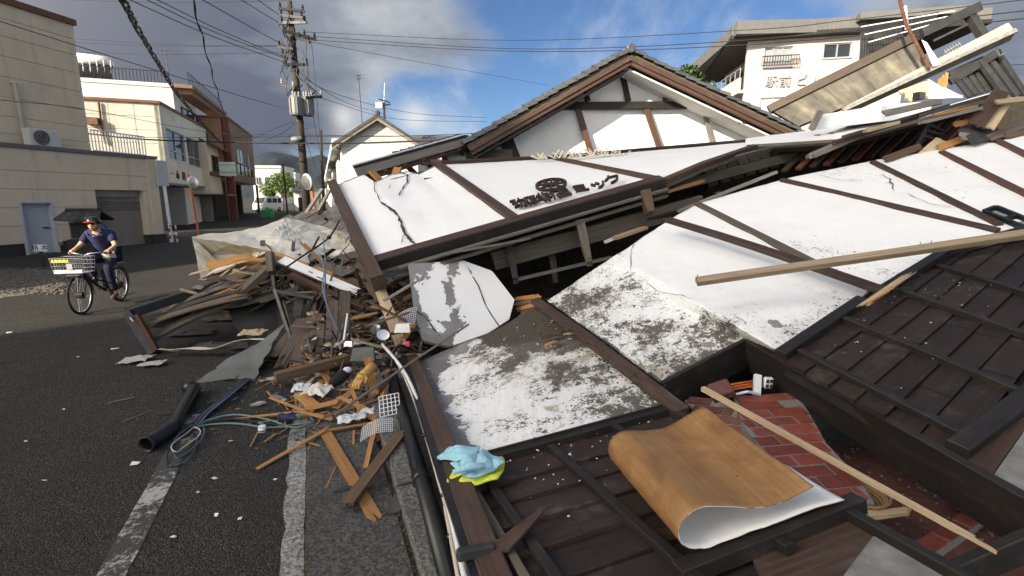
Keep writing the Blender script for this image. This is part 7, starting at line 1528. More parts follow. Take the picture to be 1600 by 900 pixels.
# --- the yellowed roofing sheet draped over the pile
def tarp_sheet():
    P = dict(a=(300, 371, 7.2), b=(313, 434, 7.0), c=(345, 373, 7.35), d=(398, 371, 7.5), e=(420, 362, 7.6), p=(444, 342, 8.3), q=(440, 372, 7.3), f=(421, 392, 6.9), g=(475, 388, 7.1), h=(470, 366, 7.8), i=(496, 352, 8.6), j=(537, 366, 8.4), k=(546, 377, 8.0), l=(533, 389, 7.5), m=(500, 397, 7.2), n=(480, 411, 6.85), o=(330, 398, 7.5), r=(372, 397, 7.4), s=(346, 414, 7.35), u=(312, 367, 8.2), v=(380, 361, 8.4), w=(446, 340, 9.0), x=(552, 366, 8.8), y=(358, 379, 7.0), z=(397, 404, 7.0), t=(520, 402, 7.1), A=(556, 392, 7.4))
    Q = {k: D(*c) for k, c in P.items()}; W_ = ('auc', 'uvc', 'cvd', 'vpd', 'dpe', 'epq', 'deq', 'dqf', 'dfy', 'cdy', 'acy', 'pwi', 'pih', 'phq', 'qhg', 'qgf', 'fgn', 'ixj', 'jxk', 'gmn', 'gml'); Bn = ('ayo', 'yro', 'yfr', 'aos', 'asb', 'ors', 'srf', 'sfz', 'bsz', 'hij', 'hjl', 'hlg', 'jkl', 'lmt', 'lAt', 'lkA')
    t = thing('roofing_sheet', 'crumpled yellowed white roofing sheet draped over the top of the debris pile', 'roofing sheet', Q['f'])
    def fac(tris, name, mat, seed):
        m = MB(); N = 7
        for T in tris:
            a, b, c = (Q[k] for k in T); n = (b - a).cross(c - a).normalized()
            def at(x, y):
                w = 1 - x - y; p = a * w + b * x + c * y; e = min(w, x, y) * 3; return p + V(.2, -.7, .6) * (mnoise.noise(p * 5 + V(seed, 0, 0)) * .05 + mnoise.noise(p * 13) * .02) + n * .03 * e * mnoise.noise(p * 3 + V(0, seed, 0))
            for y in range(N):
                for x in range(N - y):
                    m.face([at(x / N, y / N), at((x + 1) / N, y / N), at(x / N, (y + 1) / N)])
                    if x + y < N - 1: m.face([at((x + 1) / N, y / N), at((x + 1) / N, (y + 1) / N), at(x / N, (y + 1) / N)])
        m.build(name, M[mat], t, weld=True, solid=.006)
    fac(W_, 'white_fold', 'tarp_white', 1); fac(Bn, 'stained_fold', 'tarp_sheet', 2)
tarp_sheet()
m = MB(); m.grid(lambda u, v: D(lerp(322, 430, u), lerp(436 - 30 * u, 404 - 8 * u, v) + 3 * math.sin(u * 9), lerp(7.25, 7.0, u) - .1 * math.sin(v * 3)), 14, 5); solo('torn_board', 'brown torn chipboard hanging under the left side of the roofing sheet', 'board', m, 'orange_wood', solid=.02)
TP = thing('torn_roof_panel', 'torn roof panel of weathered boards bridging from the box frame to the middle of the pile', 'roof panel', D(330, 470, 6.6))
rr = random.Random(55)
for k in range(8):
    f = k / 7; a = lerp(D(226, 508, 6.4), D(268, 474, 6.95), f); b = lerp(D(436, 450, 6.6), D(424, 418, 6.95), f); d = b - a; m = MB(); m.board(a + d * rr.uniform(0, .12), b - d * rr.uniform(0, .25), rr.uniform(.07, .12), .018, V(rr.uniform(-.15, .15), -.35, 1), .04, .14, 4, rr.uniform(-.02, .05), 4); m.build('roof_board', M[rr.choice(['dark_board', 'old_beam', 'grey_wood', 'weathered_brown', 'brown_wood'])], TP)
m = MB()
def lid(u, v):
    p = lerp(lerp(D(232, 508, 6.45), D(432, 456, 6.6), u), lerp(D(270, 478, 6.9), D(428, 424, 6.95), u), v); return p + UP * (.05 * mnoise.noise(p * 5) - .05)
m.grid(lid, 24, 8); m.build('underlay', M['dark_board'], TP, solid=.02)
for k in range(26): a = D(rr.uniform(290, 440), rr.uniform(420, 470), 6.7); d = V(rr.gauss(.8, .4), rr.gauss(0, .4), rr.gauss(.1, .2)).normalized() * rr.uniform(.06, .2); m = MB(); m.board(a - d, a + d, rr.uniform(.02, .08), .012, V(0, -.4, 1), .03, .05, 3); m.build('broken_strip', M[rr.choice(['pale_wood', 'insulation', 'grey_wood', 'weathered_brown', 'dark_board'])], TP)
m = MB(); m.grid(lambda u, v: lerp(D(300 + 150 * u, 500 - 40 * u, 7.3), D(300 + 150 * u, 455 - 40 * u, 7.3), v) + V(0, .1 * mnoise.noise(V(u * 5, v * 5, 0)), 0), 10, 5); solo('hollow_backing', 'near-black sheet added for the shade in the hollow at the back of the pile', 'panel', m, 'rubber', solid=.03)  # added sheet, its black stands for the shade behind the boards
def pc(lab, cat, name, a, ta, b, tb, w, h, mat, up=UP, **k):
    m = MB(); m.board(D(*a, ta), D(*b, tb), w, h, up, k.get('j0', 0), k.get('j1', 0), k.get('n', 4), k.get('bow', 0), k.get('segs', 1)); return solo(name, lab, cat, m, mat, bevel=.004 if not (k.get('j0') or k.get('j1')) else 0)
def gz(x, y, z): return (G(x, y, z).y * _c - (z - EYE.z) * _s)   # depth of a pixel at a height
def pg(lab, cat, name, a, za, b, zb, w, h, mat, up=UP, **k):       # pieces given by their height over the road
    return pc(lab, cat, name, a, gz(*a, za), b, gz(*b, zb), w, h, mat, up, **k)
FB = thing('box_frame', 'dark box section frame lying on its corner at the left end of the pile', 'frame', G(240, 552, 0))
part_beam(FB, 'upright', D(202, 488, 6.3), D(243, 553, 6.2), .13, .1, 'black_timber', V(1, 0, 0)); part_beam(FB, 'inner_face', D(214, 492, 6.27), D(246, 548, 6.18), .07, .05, 'rust', V(1, 0, 0))
part_beam(FB, 'top_rail', D(199, 491, 6.3), D(300, 458, 6.9), .1, .12, 'black_timber'); part_beam(FB, 'top_rail', D(300, 458, 6.9), D(352, 440, 7.1), .14, .1, 'dark_steel')
m = MB(); m.beam(D(203, 496, 6.2), D(208, 502, 6.2), .012, .01); m.build('screw_plate', M['white_metal'], FB)
pc('thick weathered plank sloping up from the box frame into the pile', 'plank', 'weathered_plank', (240, 527), 6.4, (385, 462), 6.7, .17, .05, 'old_beam', V(0, -.4, 1), bow=.03, segs=4)
pc('second weathered plank above it, ending under the torn chipboard', 'plank', 'weathered_plank', (300, 488), 6.6, (420, 425), 6.9, .12, .05, 'grey_wood', V(0, -.4, 1), j1=.1)
pc('dark flattened board bridging from the box frame to the roofing sheet', 'board', 'dark_board', (292, 470), 6.9, (455, 395), 7.0, .22, .03, 'brown_wood', V(0, -.5, 1), j0=.1, j1=.1)
pc('short grey batten beside the bent metal at the pile left edge', 'batten', 'short_batten', (330, 465), 6.8, (370, 450), 6.8, .14, .03, 'grey_sheet', V(0, -.3, 1))
pc('narrow brown lath between the weathered planks', 'lath', 'lath', (300, 478), 6.65, (402, 432), 6.8, .05, .03, 'orange_wood')
pc('pale splintered lath under the torn chipboard', 'lath', 'lath', (350, 445), 6.8, (420, 402), 6.9, .06, .02, 'pale_wood', UP, j0=.1, j1=.1)
pc('dark weathered beam stub with a broken end below the sheet', 'beam', 'beam_stub', (372, 460), 6.5, (420, 420), 6.6, .16, .1, 'old_beam', V(0, -.3, 1), j0=.15)
pc('upright block of timber at the centre of the pile', 'post', 'timber_block', (421, 394), 6.55, (424, 425), 6.5, .09, .09, 'old_beam', V(1, 0, 0))
pc('dark plank leading down to the right through the pile', 'plank', 'dark_plank', (430, 402), 6.75, (560, 455), 6.4, .2, .03, 'brown_wood', V(0, -.5, 1), j1=.1)
pc('long orange brown rafter sloping down to the right', 'rafter', 'rafter', (455, 430), 6.45, (570, 484), 6.2, .07, .08, 'red_beam', V(0, -.4, 1))
pc('second brown rafter lying above the torn white strip', 'rafter', 'rafter', (422, 395), 6.8, (520, 430), 6.6, .06, .06, 'orange_wood', V(0, -.4, 1))
pc('torn white strip of board with a ragged right end', 'board', 'white_strip', (440, 405), 6.6, (558, 456), 6.25, .14, .02, 'white_paint', V(.2, -.6, 1), j1=.22, n=6)
pc('grey slate coloured board tucked under the sign wall corner', 'board', 'grey_board', (500, 412), 6.9, (545, 428), 6.6, .2, .02, 'grey_sheet', V(0, -.3, 1))
pc('brown board edge right of the torn white strip', 'board', 'brown_board', (520, 432), 6.7, (600, 452), 6.3, .12, .03, 'brown_wood', V(0, -.4, 1), j1=.1)
pc('pale lath pointing at the sign wall corner post', 'lath', 'lath', (540, 416), 6.9, (604, 440), 6.4, .06, .03, 'grey_wood', UP, j0=.1)
pc('reddish broken strip hanging from the corner post', 'strip', 'broken_strip', (566, 430), 6.3, (578, 458), 6.2, .05, .03, 'red_beam', V(1, 0, 0), j1=.1)
pc('splintered pale stud standing at the right edge of the pile', 'stud', 'splintered_stud', (589, 440), 6.0, (628, 541), 5.6, .13, .07, 'pale_wood', V(.3, -1, 0), j0=.08, j1=.1, n=5)
pc('brown corner post stump behind the splintered stud', 'post', 'post_stump', (560, 415), 6.4, (600, 480), 6.1, .1, .1, 'brown_beam', V(.3, -1, 0), j1=.15)
# black steel angle frame
for k, (a, b, w, mt_, lab) in enumerate((((470, 462), (462, 500), .1, 'dark_board', 'dark upright board behind the left of the steel frame'), ((488, 470), (480, 520), .12, 'brown_wood', 'dark brown upright board behind the steel frame'), ((440, 470), (452, 520), .08, 'old_beam', 'leaning old stick in the dark hollow'), ((500, 455), (560, 500), .08, 'brown_beam', 'brown slanting strut behind the hanging cable'), ((405, 470), (470, 450), .07, 'dark_board', 'dark stick lying over the hollow'))): pc(lab, 'board', 'dark_strut', a, 6.3, b, 6.15, w, .03, mt_, V(.2, -1, .1), j0=.04, j1=.1)
SF = thing('steel_frame', 'black bent steel angle frame standing in the front of the pile', 'frame', D(458, 540, 5.9))
for a, ta, b, tb in (((427, 430), 6.3, (430, 456), 6.25), ((430, 452), 6.25, (459, 541), 5.9), ((428, 454), 6.25, (492, 466), 6.1), ((459, 541), 5.9, (512, 500), 6.2), ((492, 462), 6.1, (462, 520), 6.3)): part_beam(SF, 'bar', D(*a, ta), D(*b, tb), .045, .05, 'dark_steel', V(0, -1, .2))
m = MB()
def gsheet(u, v):
    a = lerp(G(305, 597, .01), D(398, 592, 5.35), u); b = lerp(D(395, 545, 6.1), D(452, 500, 6.25), u); p = lerp(a, b, v) + V(.08, 0, .02) * mnoise.noise(V(u * 9, v * 9, 1)) * (1 if u in (0, 1) or v in (0, 1) else .2); return p + UP * (.05 * math.sin(v * 3.1) + .03 * mnoise.noise(p * 4))
m.grid(gsheet, 14, 14); solo('grey_sheet', 'warped grey cement sheet sloping from the road up into the pile', 'sheet', m, 'grey_sheet', solid=.012)
m = MB(); rr = random.Random(17); top = [(462, 492), (478, 482), (495, 470), (508, 478), (512, 505)]
for k in range(9):
    f = k / 9; a = D(lerp(470, 512, f), lerp(500, 492, f), 6.1); b = D(lerp(418, 486, f) + rr.uniform(-6, 6), lerp(592, 588, f) - rr.uniform(0, 34), 5.7); m.board(a, b, .1, .014, V(.2, -1, .4), 0, .14, 3)
solo('torn_ply', 'brown plywood torn into ragged strips, leaning at the front of the pile', 'plywood', m, 'weathered_brown')
for k, (a, b, w, mt_, lab) in enumerate((((520, 470), (518, 545), .14, 'weathered_brown', 'upright brown panel board right of the torn plywood'), ((540, 455), (536, 548), .13, 'old_beam', 'tall weathered board standing upright in the pile'), ((503, 500), (498, 560), .09, 'weathered_brown', 'narrow upright board beside the torn plywood'), ((486, 560), (640, 536), .12, 'brown_beam', 'dark sill timber lying across the foot of the pile'), ((430, 590), (545, 560), .1, 'brown_wood', 'brown timber at the foot of the pile in front'))): pc(lab, 'board' if k < 3 else 'timber', ('standing_board', 'standing_board', 'standing_board', 'sill_timber', 'foot_timber')[k], a, 6.0 if k < 3 else gz(*a, .12), b, 5.8 if k < 3 else gz(*b, .16), w, .03 if k < 3 else .1, mt_, V(.2, -1, .1) if k < 3 else UP)
for a, ta, b, tb, lab in (((543, 490), 5.5, (537, 532), 5.4, 'white metal leg standing upright in the pile'),): m = MB(); m.tube([D(*a, ta), D(*b, tb)], .012, 6); solo('metal_leg', lab, 'leg', m, 'white_metal')
for k, (a, b, w, mt_, lab) in enumerate((((545, 492), (565, 535), .07, 'brown_wood', 'brown broken chair leg beside the white metal leg'), ((548, 498), (592, 488), .05, 'orange_wood', 'orange brown rail above the broken chair leg'), ((548, 530), (608, 545), .05, 'pale_wood', 'pale lath lying low at the right of the pile'), ((575, 470), (640, 505), .06, 'brown_wood', 'dark lath crossing behind the splintered stud'), ((600, 470), (650, 440), .07, 'grey_wood', 'grey lath rising toward the plaster slab'), ((570, 510), (640, 488), .05, 'weathered_brown', 'brown lath right of the chair leg'), ((585, 528), (655, 512), .06, 'dark_board', 'dark lath near the wire mesh'))): pc(lab, 'lath', 'broken_lath', a, 5.5, b, 5.6, w, .03, mt_, UP, j0=.05, j1=.08)
for k, (x, y, s_, mt_, lab) in enumerate(((598, 527, .1, 'white_metal', 'small white dish among the splinters'), (585, 518, .07, 'steel', 'small dented tin among the splinters'), (566, 555, .14, 'grey_sheet', 'grey plastic tray leaning at the foot of the pile'), (634, 538, .045, 'red_plastic', 'red plastic fragment beside the splintered stud'), (544, 538, .05, 'steel', 'small pale metal box below the white leg'), (628, 514, .09, 'paper', 'torn white paper by the stud'))):
    c = D(x, y, 5.35); m = MB()
    if k in (0,): m.lathe(c, V(.3, -.6, .8), [(.001, 0), (s_ * .5, .01), (s_ * .7, .05), (s_ * .66, .05), (s_ * .4, .02), (.001, .015)], 14)
    elif k == 1: m.lathe(c, V(.3, -.2, .5), [(.001, 0), (s_ * .6, 0), (s_ * .6, .08), (s_ * .5, .08), (.001, .03)], 12)
    else: m.hexa([c + V(-s_, 0, -s_ * .5), c + V(s_, -.02, -s_ * .4), c + V(s_, .03, -s_ * .4), c + V(-s_, .03, -s_ * .5)], [c + V(-s_ * .8, .03, s_ * .5), c + V(s_ * .9, 0, s_ * .6), c + V(s_ * .9, .05, s_ * .6), c + V(-s_ * .8, .06, s_ * .5)])
    solo(('dish', 'tin', 'plastic_tray', 'plastic_fragment', 'small_box', 'torn_paper')[k], lab, ('dish', 'tin', 'tray', 'fragment', 'box', 'paper')[k], m, mt_)
# wire meshes
def mesh_panel(lab, c00, c10, c01, nx, ny, r, bend=0.):
    t = thing('wire_mesh', lab, 'wire mesh', c00); 
    def f(u, v): return c00 + (c10 - c00) * u + (c01 - c00) * v + UP * bend * math.sin(u * 3.14)
    for i in range(nx + 1): m = MB(); m.tube([f(i / nx, k / 4) for k in range(5)], r, 4); m.build('wire', M['white_metal'], t)
    for j in range(ny + 1): m = MB(); m.tube([f(k / 6, j / ny) for k in range(7)], r, 4); m.build('wire', M['white_metal'], t)
mesh_panel('white wire rack grid standing by the black downpipe', G(594, 652, .11), G(626, 645, .11), G(592, 620, .2), 5, 5, .004)
mesh_panel('small fan shaped piece of fine white mesh on the pavement', G(563, 690, .1), G(613, 674, .14), G(566, 668, .12), 16, 7, .0018, .03)
mesh_panel('bent grey wire mesh beside the plaster slab', D(618, 518, 5.5), D(648, 505, 5.6), D(622, 492, 5.7), 9, 8, .003, .02)
# cables and strings in the pile
def cable(lab, pts, r, mat, name='cable', cat='cable', grp=None):
    P3 = pts; out = []
    for k in range(len(P3) - 1):
        a, b = P3[k], P3[k + 1]; pa = P3[k - 1] if k else a + (a - b); pb = P3[k + 2] if k + 2 < len(P3) else b + (b - a)
        for j in range(6): f = j / 6; out.append(.5 * ((2 * a) + (-pa + b) * f + (2 * pa - 5 * a + 4 * b - pb) * f * f + (-pa + 3 * a - 3 * b + pb) * f ** 3))
    out.append(P3[-1]); m = MB(); m.tube(out, r, 6); return m.build(name, M[mat], None, lab, cat, grp, smooth=True)
cable('black cable slanting across the middle of the pile to the sign wall', [D(432, 428, 6.2), D(470, 402, 6.4), (D(513, 372, 6.7)), D(530, 345, 7.4)], .012, 'wire_black')
m = MB(); m.ball(D(514, 371, 6.6), .035, .03, .03, 8); solo('cable_clamp', 'small black clamp on the slanting cable', 'clamp', m, 'black_plastic')
cable('blue grey cable hanging down the middle of the pile', [D(486, 398, 6.5), D(502, 402, 6.4), D(508, 430, 6.2), D(507, 460, 6.0), D(516, 490, 5.85), D(530, 520, 5.75)], .011, 'wire_blue')
cable('second thin cable hanging beside the blue grey one', [D(505, 372, 6.6), D(508, 410, 6.35), D(504, 445, 6.1), D(508, 470, 6.0)], .008, 'wire_teal')
cable('thin blue cable looping from the foot of the pile to the road', [D(538, 560, 5.5), D(528, 585, 5.2), G(505, 605, .05), G(492, 618, .04), G(480, 640, .03), G(492, 660, .02)], .007, 'wire_teal')
for k in range(4):
    o = (k - 1.5) * 3; cable('cable from the pile to the coil on the road, ' + ('first', 'second', 'third', 'fourth')[k] + ' from left', [G(386 + o, 592, .03), G(350 + o, 622, .03 + .01 * k), G(322 + o, 645, .03), G(306 + o, 664, .025), G(300, 670, .02)], .011, ('wire_black', 'wire_blue', 'wire_black', 'wire_blue')[k], grp='cables leading to the coil')
for k in range(4):
    x0, x1, y0, y1 = ((270, 306, 664, 728), (266, 298, 676, 730), (276, 312, 658, 716), (278, 303, 668, 706))[k]; cx_, cy_ = (x0 + x1) / 2, (y0 + y1) / 2
    pts = [G(cx_ + (x1 - x0) / 2 * math.cos(a) + 17 * math.sin(-a) + 3 * math.sin(a * 3 + k), cy_ + (y1 - y0) / 2 * math.sin(a), .012 + .006 * k + .01 * math.sin(a * 2 + k)) for a in [2 * math.pi * q / 18 for q in range(19)]]
    cable('cable loop of the coil on the road, ' + ('outermost', 'lowest', 'topmost', 'innermost')[k], pts, .0055, ('wire_blue', 'wire_black', 'wire_blue', 'pipe_beige')[k], 'cable_coil', 'cable', 'coiled cables')
for k in range(3):
    cable('cable lying across the road towards the wooden strips, ' + ('farthest', 'middle', 'nearest')[k] + ' of three', [G(304, 668, .02), G(330, 655 + 4 * k, .02), G(370, 648 + 7 * k, .025), G(420, 656 + 6 * k, .02), G(460, 668 - 2 * k, .02), G(490, 658 + k, .03)], .009, ('wire_teal', 'wire_black', 'wire_teal')[k], grp='cables crossing the road')
# black vent pipe with elbow
VP = thing('vent_pipe', 'black bent vent pipe lying on the road with its open end towards the viewer', 'pipe', G(262, 680, 0))
pts = [G(228, 695, .065), G(252, 680, .065), G(270, 668, .065), G(282, 645, .065), G(296, 620, .065), G(304, 607, .07)]; m = MB()
fine = []
for a, b in zip(pts, pts[1:]):
    for j in range(4): fine.append(lerp(a, b, j / 4))
fine.append(pts[-1]); m.tube(fine, .06, 16, cap=False); m.build('tube', M['black_plastic'], VP, smooth=True, solid=.006)
d0 = (pts[0] - pts[1]).normalized(); m = MB(); m.tube([pts[0] + d0 * .002, pts[0] - d0 * .03], .064, 16, cap=False); m.build('rim', M['black_plastic'], VP, smooth=True, solid=.005)
m = MB(); m.tube([pts[0] - d0 * .08, pts[0] - d0 * .09], .05, 16); m.build('bore', M['rubber'], VP)
m = MB(); e = G(286, 608, .07); m.tube([pts[-1], lerp(pts[-1], e, .5) + V(0, .02, .01), e], [.06, .063, .05], 14); m.build('elbow', M['black_plastic'], VP, smooth=True)
m = MB(); c = G(255, 646, .008); m.prism([c + V(.085 * math.cos(a) , .035 * math.sin(a), 0) + V(-.02, -.01, 0) * math.sin(a) for a in [2 * math.pi * q / 14 for q in range(14)]], UP * .01); solo('rubber_sole', 'flat dark oval piece lying on the road beside the vent pipe', 'scrap', m, 'foundation')
# orange strips spread over the road
STR = [((506, 671), .03, (588, 812), .012, .085, .012, 'orange_wood', 'widest orange board lying across the pavement', 'board'), ((401, 733), .012, (514, 668), .05, .035, .012, 'orange_wood', 'long orange strip pointing down left onto the road', 'strip'), ((541, 789), .05, (630, 672), .13, .09, .035, 'brown_wood', 'thick weathered plank lying over the widest orange board', 'plank'), ((421, 621), .02, (478, 643), .05, .03, .012, 'orange_wood', 'short orange strip above the long level strip', 'strip'), ((386, 652), .02, (470, 643), .07, .03, .012, 'orange_wood', 'level orange strip, left half', 'strip'), ((468, 643), .07, (520, 655), .05, .04, .012, 'orange_wood', 'level orange strip, right half bent down', 'strip'), ((508, 673), .04, (622, 654), .06, .03, .012, 'orange_wood', 'orange strip leading right to the wire rack', 'strip'), ((571, 732), .02, (600, 604), .1, .04, .014, 'orange_wood', 'narrow orange strip standing between mesh and pavement', 'strip'), ((474, 640), .04, (530, 627), .1, .075, .012, 'orange_wood', 'broad orange strip under the white bag', 'strip'), ((523, 640), .05, (564, 594), .16, .06, .012, 'orange_wood', 'curved orange strip left of the glove', 'strip'), ((574, 558), .3, (586, 618), .1, .08, .012, 'orange_wood', 'upright orange board behind the glove', 'board'), ((466, 614), .06, (496, 640), .04, .12, .012, 'orange_wood', 'square orange plate below the white bag', 'plate'), ((522, 628), .08, (610, 577), .18, .05, .012, 'brown_wood', 'brown strip reaching towards the white conduit', 'strip'), ((505, 652), .06, (596, 622), .1, .04, .012, 'brown_wood', 'brown strip beneath the long stick', 'strip'), ((540, 668), .04, (612, 588), .14, .05, .014, 'red_beam', 'reddish strip between the stick and the mesh', 'strip'), ((560, 640), .08, (598, 660), .05, .07, .012, 'orange_wood', 'short orange offcut beside the clear bags', 'offcut'), ((509, 764), .01, (525, 728), .012, .012, .006, 'orange_wood', 'hair thin orange sliver on the pavement', 'sliver'), ((523, 768), .015, (552, 761), .015, .03, .02, 'foundation', 'small black stick on the pavement', 'stick'), ((613, 803), .02, (642, 738), .04, .1, .02, 'dark_board', 'grey brown board end beside the kerb', 'board'), ((528, 620), .1, (575, 640), .08, .05, .012, 'orange_wood', 'orange strip crossing under the glove', 'strip'), ((547, 600), .14, (566, 655), .06, .035, .012, 'orange_wood', 'thin orange strip running down from the glove', 'strip'), ((590, 690), .03, (606, 600), .14, .03, .012, 'red_beam', 'thin reddish strip left of the wire rack', 'strip'), ((168, 630), .01, (212, 620), .012, .03, .008, 'brown_wood', 'short brown stick alone on the road at the left', 'stick'), ((190, 660), .01, (240, 640), .01, .014, .006, 'brown_wood', 'thin brown twig on the road beside the vent pipe', 'stick')]
for k, (a, za, b, zb, w, h, mt_, lab, cat) in enumerate(STR): pg(lab, cat, 'broken_' + cat if cat not in ('stick', 'sliver') else cat, a, za, b, zb, w, h, mt_, V(RNG.uniform(-.2, .2), -.2, 1), j0=.02 if w > .05 else .01, j1=.08 if k in (0, 1, 2, 10) else .03, n=4)
m = MB(); m.tube([G(524, 648, .16), lerp(G(524, 648, .16), H(732, 507, .5), .5) + UP * .01, H(732, 507, .5)], [.013, .012, .012], 8); solo('long_stick', 'long grey brown broom stick lying from the strips up to the plaster slab', 'stick', m, 'grey_wood')
# cloth, glove, bags
def crumple(c, ex, ey, sx, sy, h, seed, n=22, fold=1.):
    c = Vector(c); ex = Vector(ex).normalized(); ey = Vector(ey).normalized(); nn = ex.cross(ey)
    if nn.z < 0: nn = -nn
    def fn(u, v):
        x, y = (u - .5) * sx, (v - .5) * sy; q = V(u * 2.6, v * 2.6, seed); a = mnoise.noise(q); b = mnoise.noise(q * 2.2 + V(9, 2, 0)); e = 1 - max(abs(u - .5), abs(v - .5)) * 1.4
        return c + ex * (x + .16 * sx * a) + ey * (y + .16 * sy * b) + nn * max(.002, h * (.35 + .8 * abs(a) + .5 * b * fold) * max(.08, e))
    m = MB(); m.grid(fn, n, n); return m
m = crumple(G(496, 612, .1), V(1, -.2, 0), V(.2, 1, .1), .26, .2, .11, 3); solo('white_bag', 'crumpled white plastic bag on the orange strips', 'bag', m, 'tarp_white', smooth=True, solid=.003)
m = crumple(G(470, 606, .06), V(1, .2, 0), V(-.2, 1, .1), .16, .16, .07, 5); solo('clear_bag', 'torn clear plastic wrap left of the white bag', 'bag', m, 'clear_bag', smooth=True, solid=.002)
m = crumple(G(548, 655, .08), V(1, .5, 0), V(-.4, 1, .1), .22, .12, .07, 8); solo('clear_bag', 'clear plastic wrap under the long stick', 'bag', m, 'clear_bag', smooth=True, solid=.002)
m = crumple(G(577, 645, .06), V(1, .2, 0), V(-.2, 1, .1), .18, .12, .06, 9); solo('clear_bag', 'clear plastic wrap left of the wire rack', 'bag', m, 'clear_bag', smooth=True, solid=.002)
DC = thing('dark_garment', 'bundled black garment with a pale cuff beside the glove', 'clothing', G(530, 592, .1))
m = MB(); m.tube([G(514, 603, .1), G(524, 595, .15), G(535, 588, .18), G(547, 577, .2)], [.035, .065, .07, .04], 10); m.build('sleeve', M['dark_fabric'], DC, smooth=True, sub=1); m = MB(); m.tube([G(509, 606, .09), G(513, 603, .1)], .04, 10); m.build('cuff', M['cream_cloth'], DC, smooth=True); m = MB(); m.ball(G(543, 578, .23), .05, .035, .035, 8); m.build('lining', M['lilac_cloth'], DC, smooth=True)
GL = thing('work_glove', 'tan leather work glove on top of the wooden strips', 'glove', G(572, 582, .2)); c = G(566, 588, .25); cf = G(582, 573, .3)
m = MB(); m.ball(c, .06, .055, .04, 12); m.tube([c, lerp(c, cf, .6), cf], [.05, .045, .06], 12)
rt = (cf - c).normalized(); sd_ = rt.cross(UP).normalized()
for k in range(4): a = c - rt * .03 + sd_ * (.036 - .024 * k); b = a - rt * (.05 + .012 * (k in (1, 2))) - UP * .02; e = b - rt * .025 - UP * .035; m.tube([a, b, e], [.016, .016, .012], 7)
m.tube([c + sd_ * .045, c + sd_ * .075 - rt * .02, c + sd_ * .08 - rt * .055 - UP * .02], [.018, .017, .013], 7)
m.build('palm', M['glove_tan'], GL, smooth=True); m = MB(); m.tube([cf - rt * .012, cf + rt * .004], .064, 14); m.build('cuff_band', M['orange_wood'], GL); m = MB()
for k in range(3): a = c + UP * .042 + sd_ * (-.02 + .02 * k); m.tube([a, a - rt * .035 + sd_ * .01], .004, 4)
m.build('seam', M['foundation'], GL)
m = crumple(G(448, 652, .05), V(1, .1, 0), V(-.1, 1, .1), .16, .09, .06, 11); solo('patterned_cloth', 'small crumpled dark blue cloth by the cables', 'cloth', m, 'navy_cloth', smooth=True, solid=.004)
CP = thing('plastic_fitting', 'small white and blue plastic fitting lying on the road', 'fitting', G(410, 668, 0)); m = MB(); m.lathe(G(410, 674, 0), UP, [(.001, 0), (.032, 0), (.034, .03), (.03, .034), (.03, .05), (.001, .052)], 14); m.build('body', M['white_metal'], CP); m = MB(); m.lathe(G(410, 674, 0), UP, [(.0345, .008), (.0345, .016)], 14); m.build('black_ring', M['black_plastic'], CP); m = MB(); m.tube([G(404, 660, .06), G(411, 662, .055)], .01, 6); m.build('blue_tab', M['wire_blue'], CP)
cable('thin weed stem with a small seed head on the road', [G(427, 672, .01), G(424, 684, .01), G(422, 690, .01)], .003, 'moss', 'weed_stem', 'weed'); 
# flashing strip and paper by the box frame
m = MB(); m.grid(lambda u, v: lerp(G(262, 553, .03), D(438, 528, 6.1), u) + V(-.1, -.12, 0) * (v - .5) * (1.2 - u * .4) + UP * (.03 * math.sin(u * 11) + .02 * v + .06 * (1 - ss(u, .0, .12)) * v), 30, 3); solo('flashing_strip', 'pale bent flashing strip lying on the road under the frame', 'strip', m, 'cream_cloth', solid=.006)
m = crumple(G(212, 562, .03), V(1, .1, .1), V(-.2, 1, 0), .34, .24, .06, 14, 12); solo('paper_sheet', 'crumpled grey white board sheet on the road, left one by the frame foot', 'sheet', m, 'cardboard_grey', solid=.004)
m = crumple(G(240, 568, .03), V(1, .3, 0), V(-.2, 1, 0), .26, .16, .05, 15, 12); solo('paper_sheet', 'smaller crumpled grey white board sheet against the frame foot', 'sheet', m, 'cardboard_grey', solid=.004)
for k, (x, y, s_, lab) in enumerate(((300, 520, .3, 'dark torn felt lying on the road inside the frame'), (345, 498, .26, 'dark torn felt under the weathered planks'), (330, 540, .2, 'small dark torn felt beside the flashing strip'), (398, 540, .28, 'dark muddy felt against the grey cement sheet'))): m = crumple(G(x, y, .03), V(1, .2, 0), V(-.2, 1, 0), s_ * 2, s_, .07, 20 + k, 14); solo('roofing_felt', lab, 'felt', m, 'dark_board', solid=.01)
m = crumple(D(372, 480, 7.0), V(1, .1, .1), V(0, .4, 1), .5, .3, .12, 30, 14); solo('mud_wall_lump', 'pale lump of mud wall plaster under the planks', 'rubble', m, 'insulation', solid=.03)
m = crumple(D(395, 520, 6.2), V(1, .1, 0), V(0, 1, .2), .3, .16, .08, 33, 10); solo('insulation_scrap', 'pale insulation scrap lying under the pile', 'scrap', m, 'insulation', solid=.01)
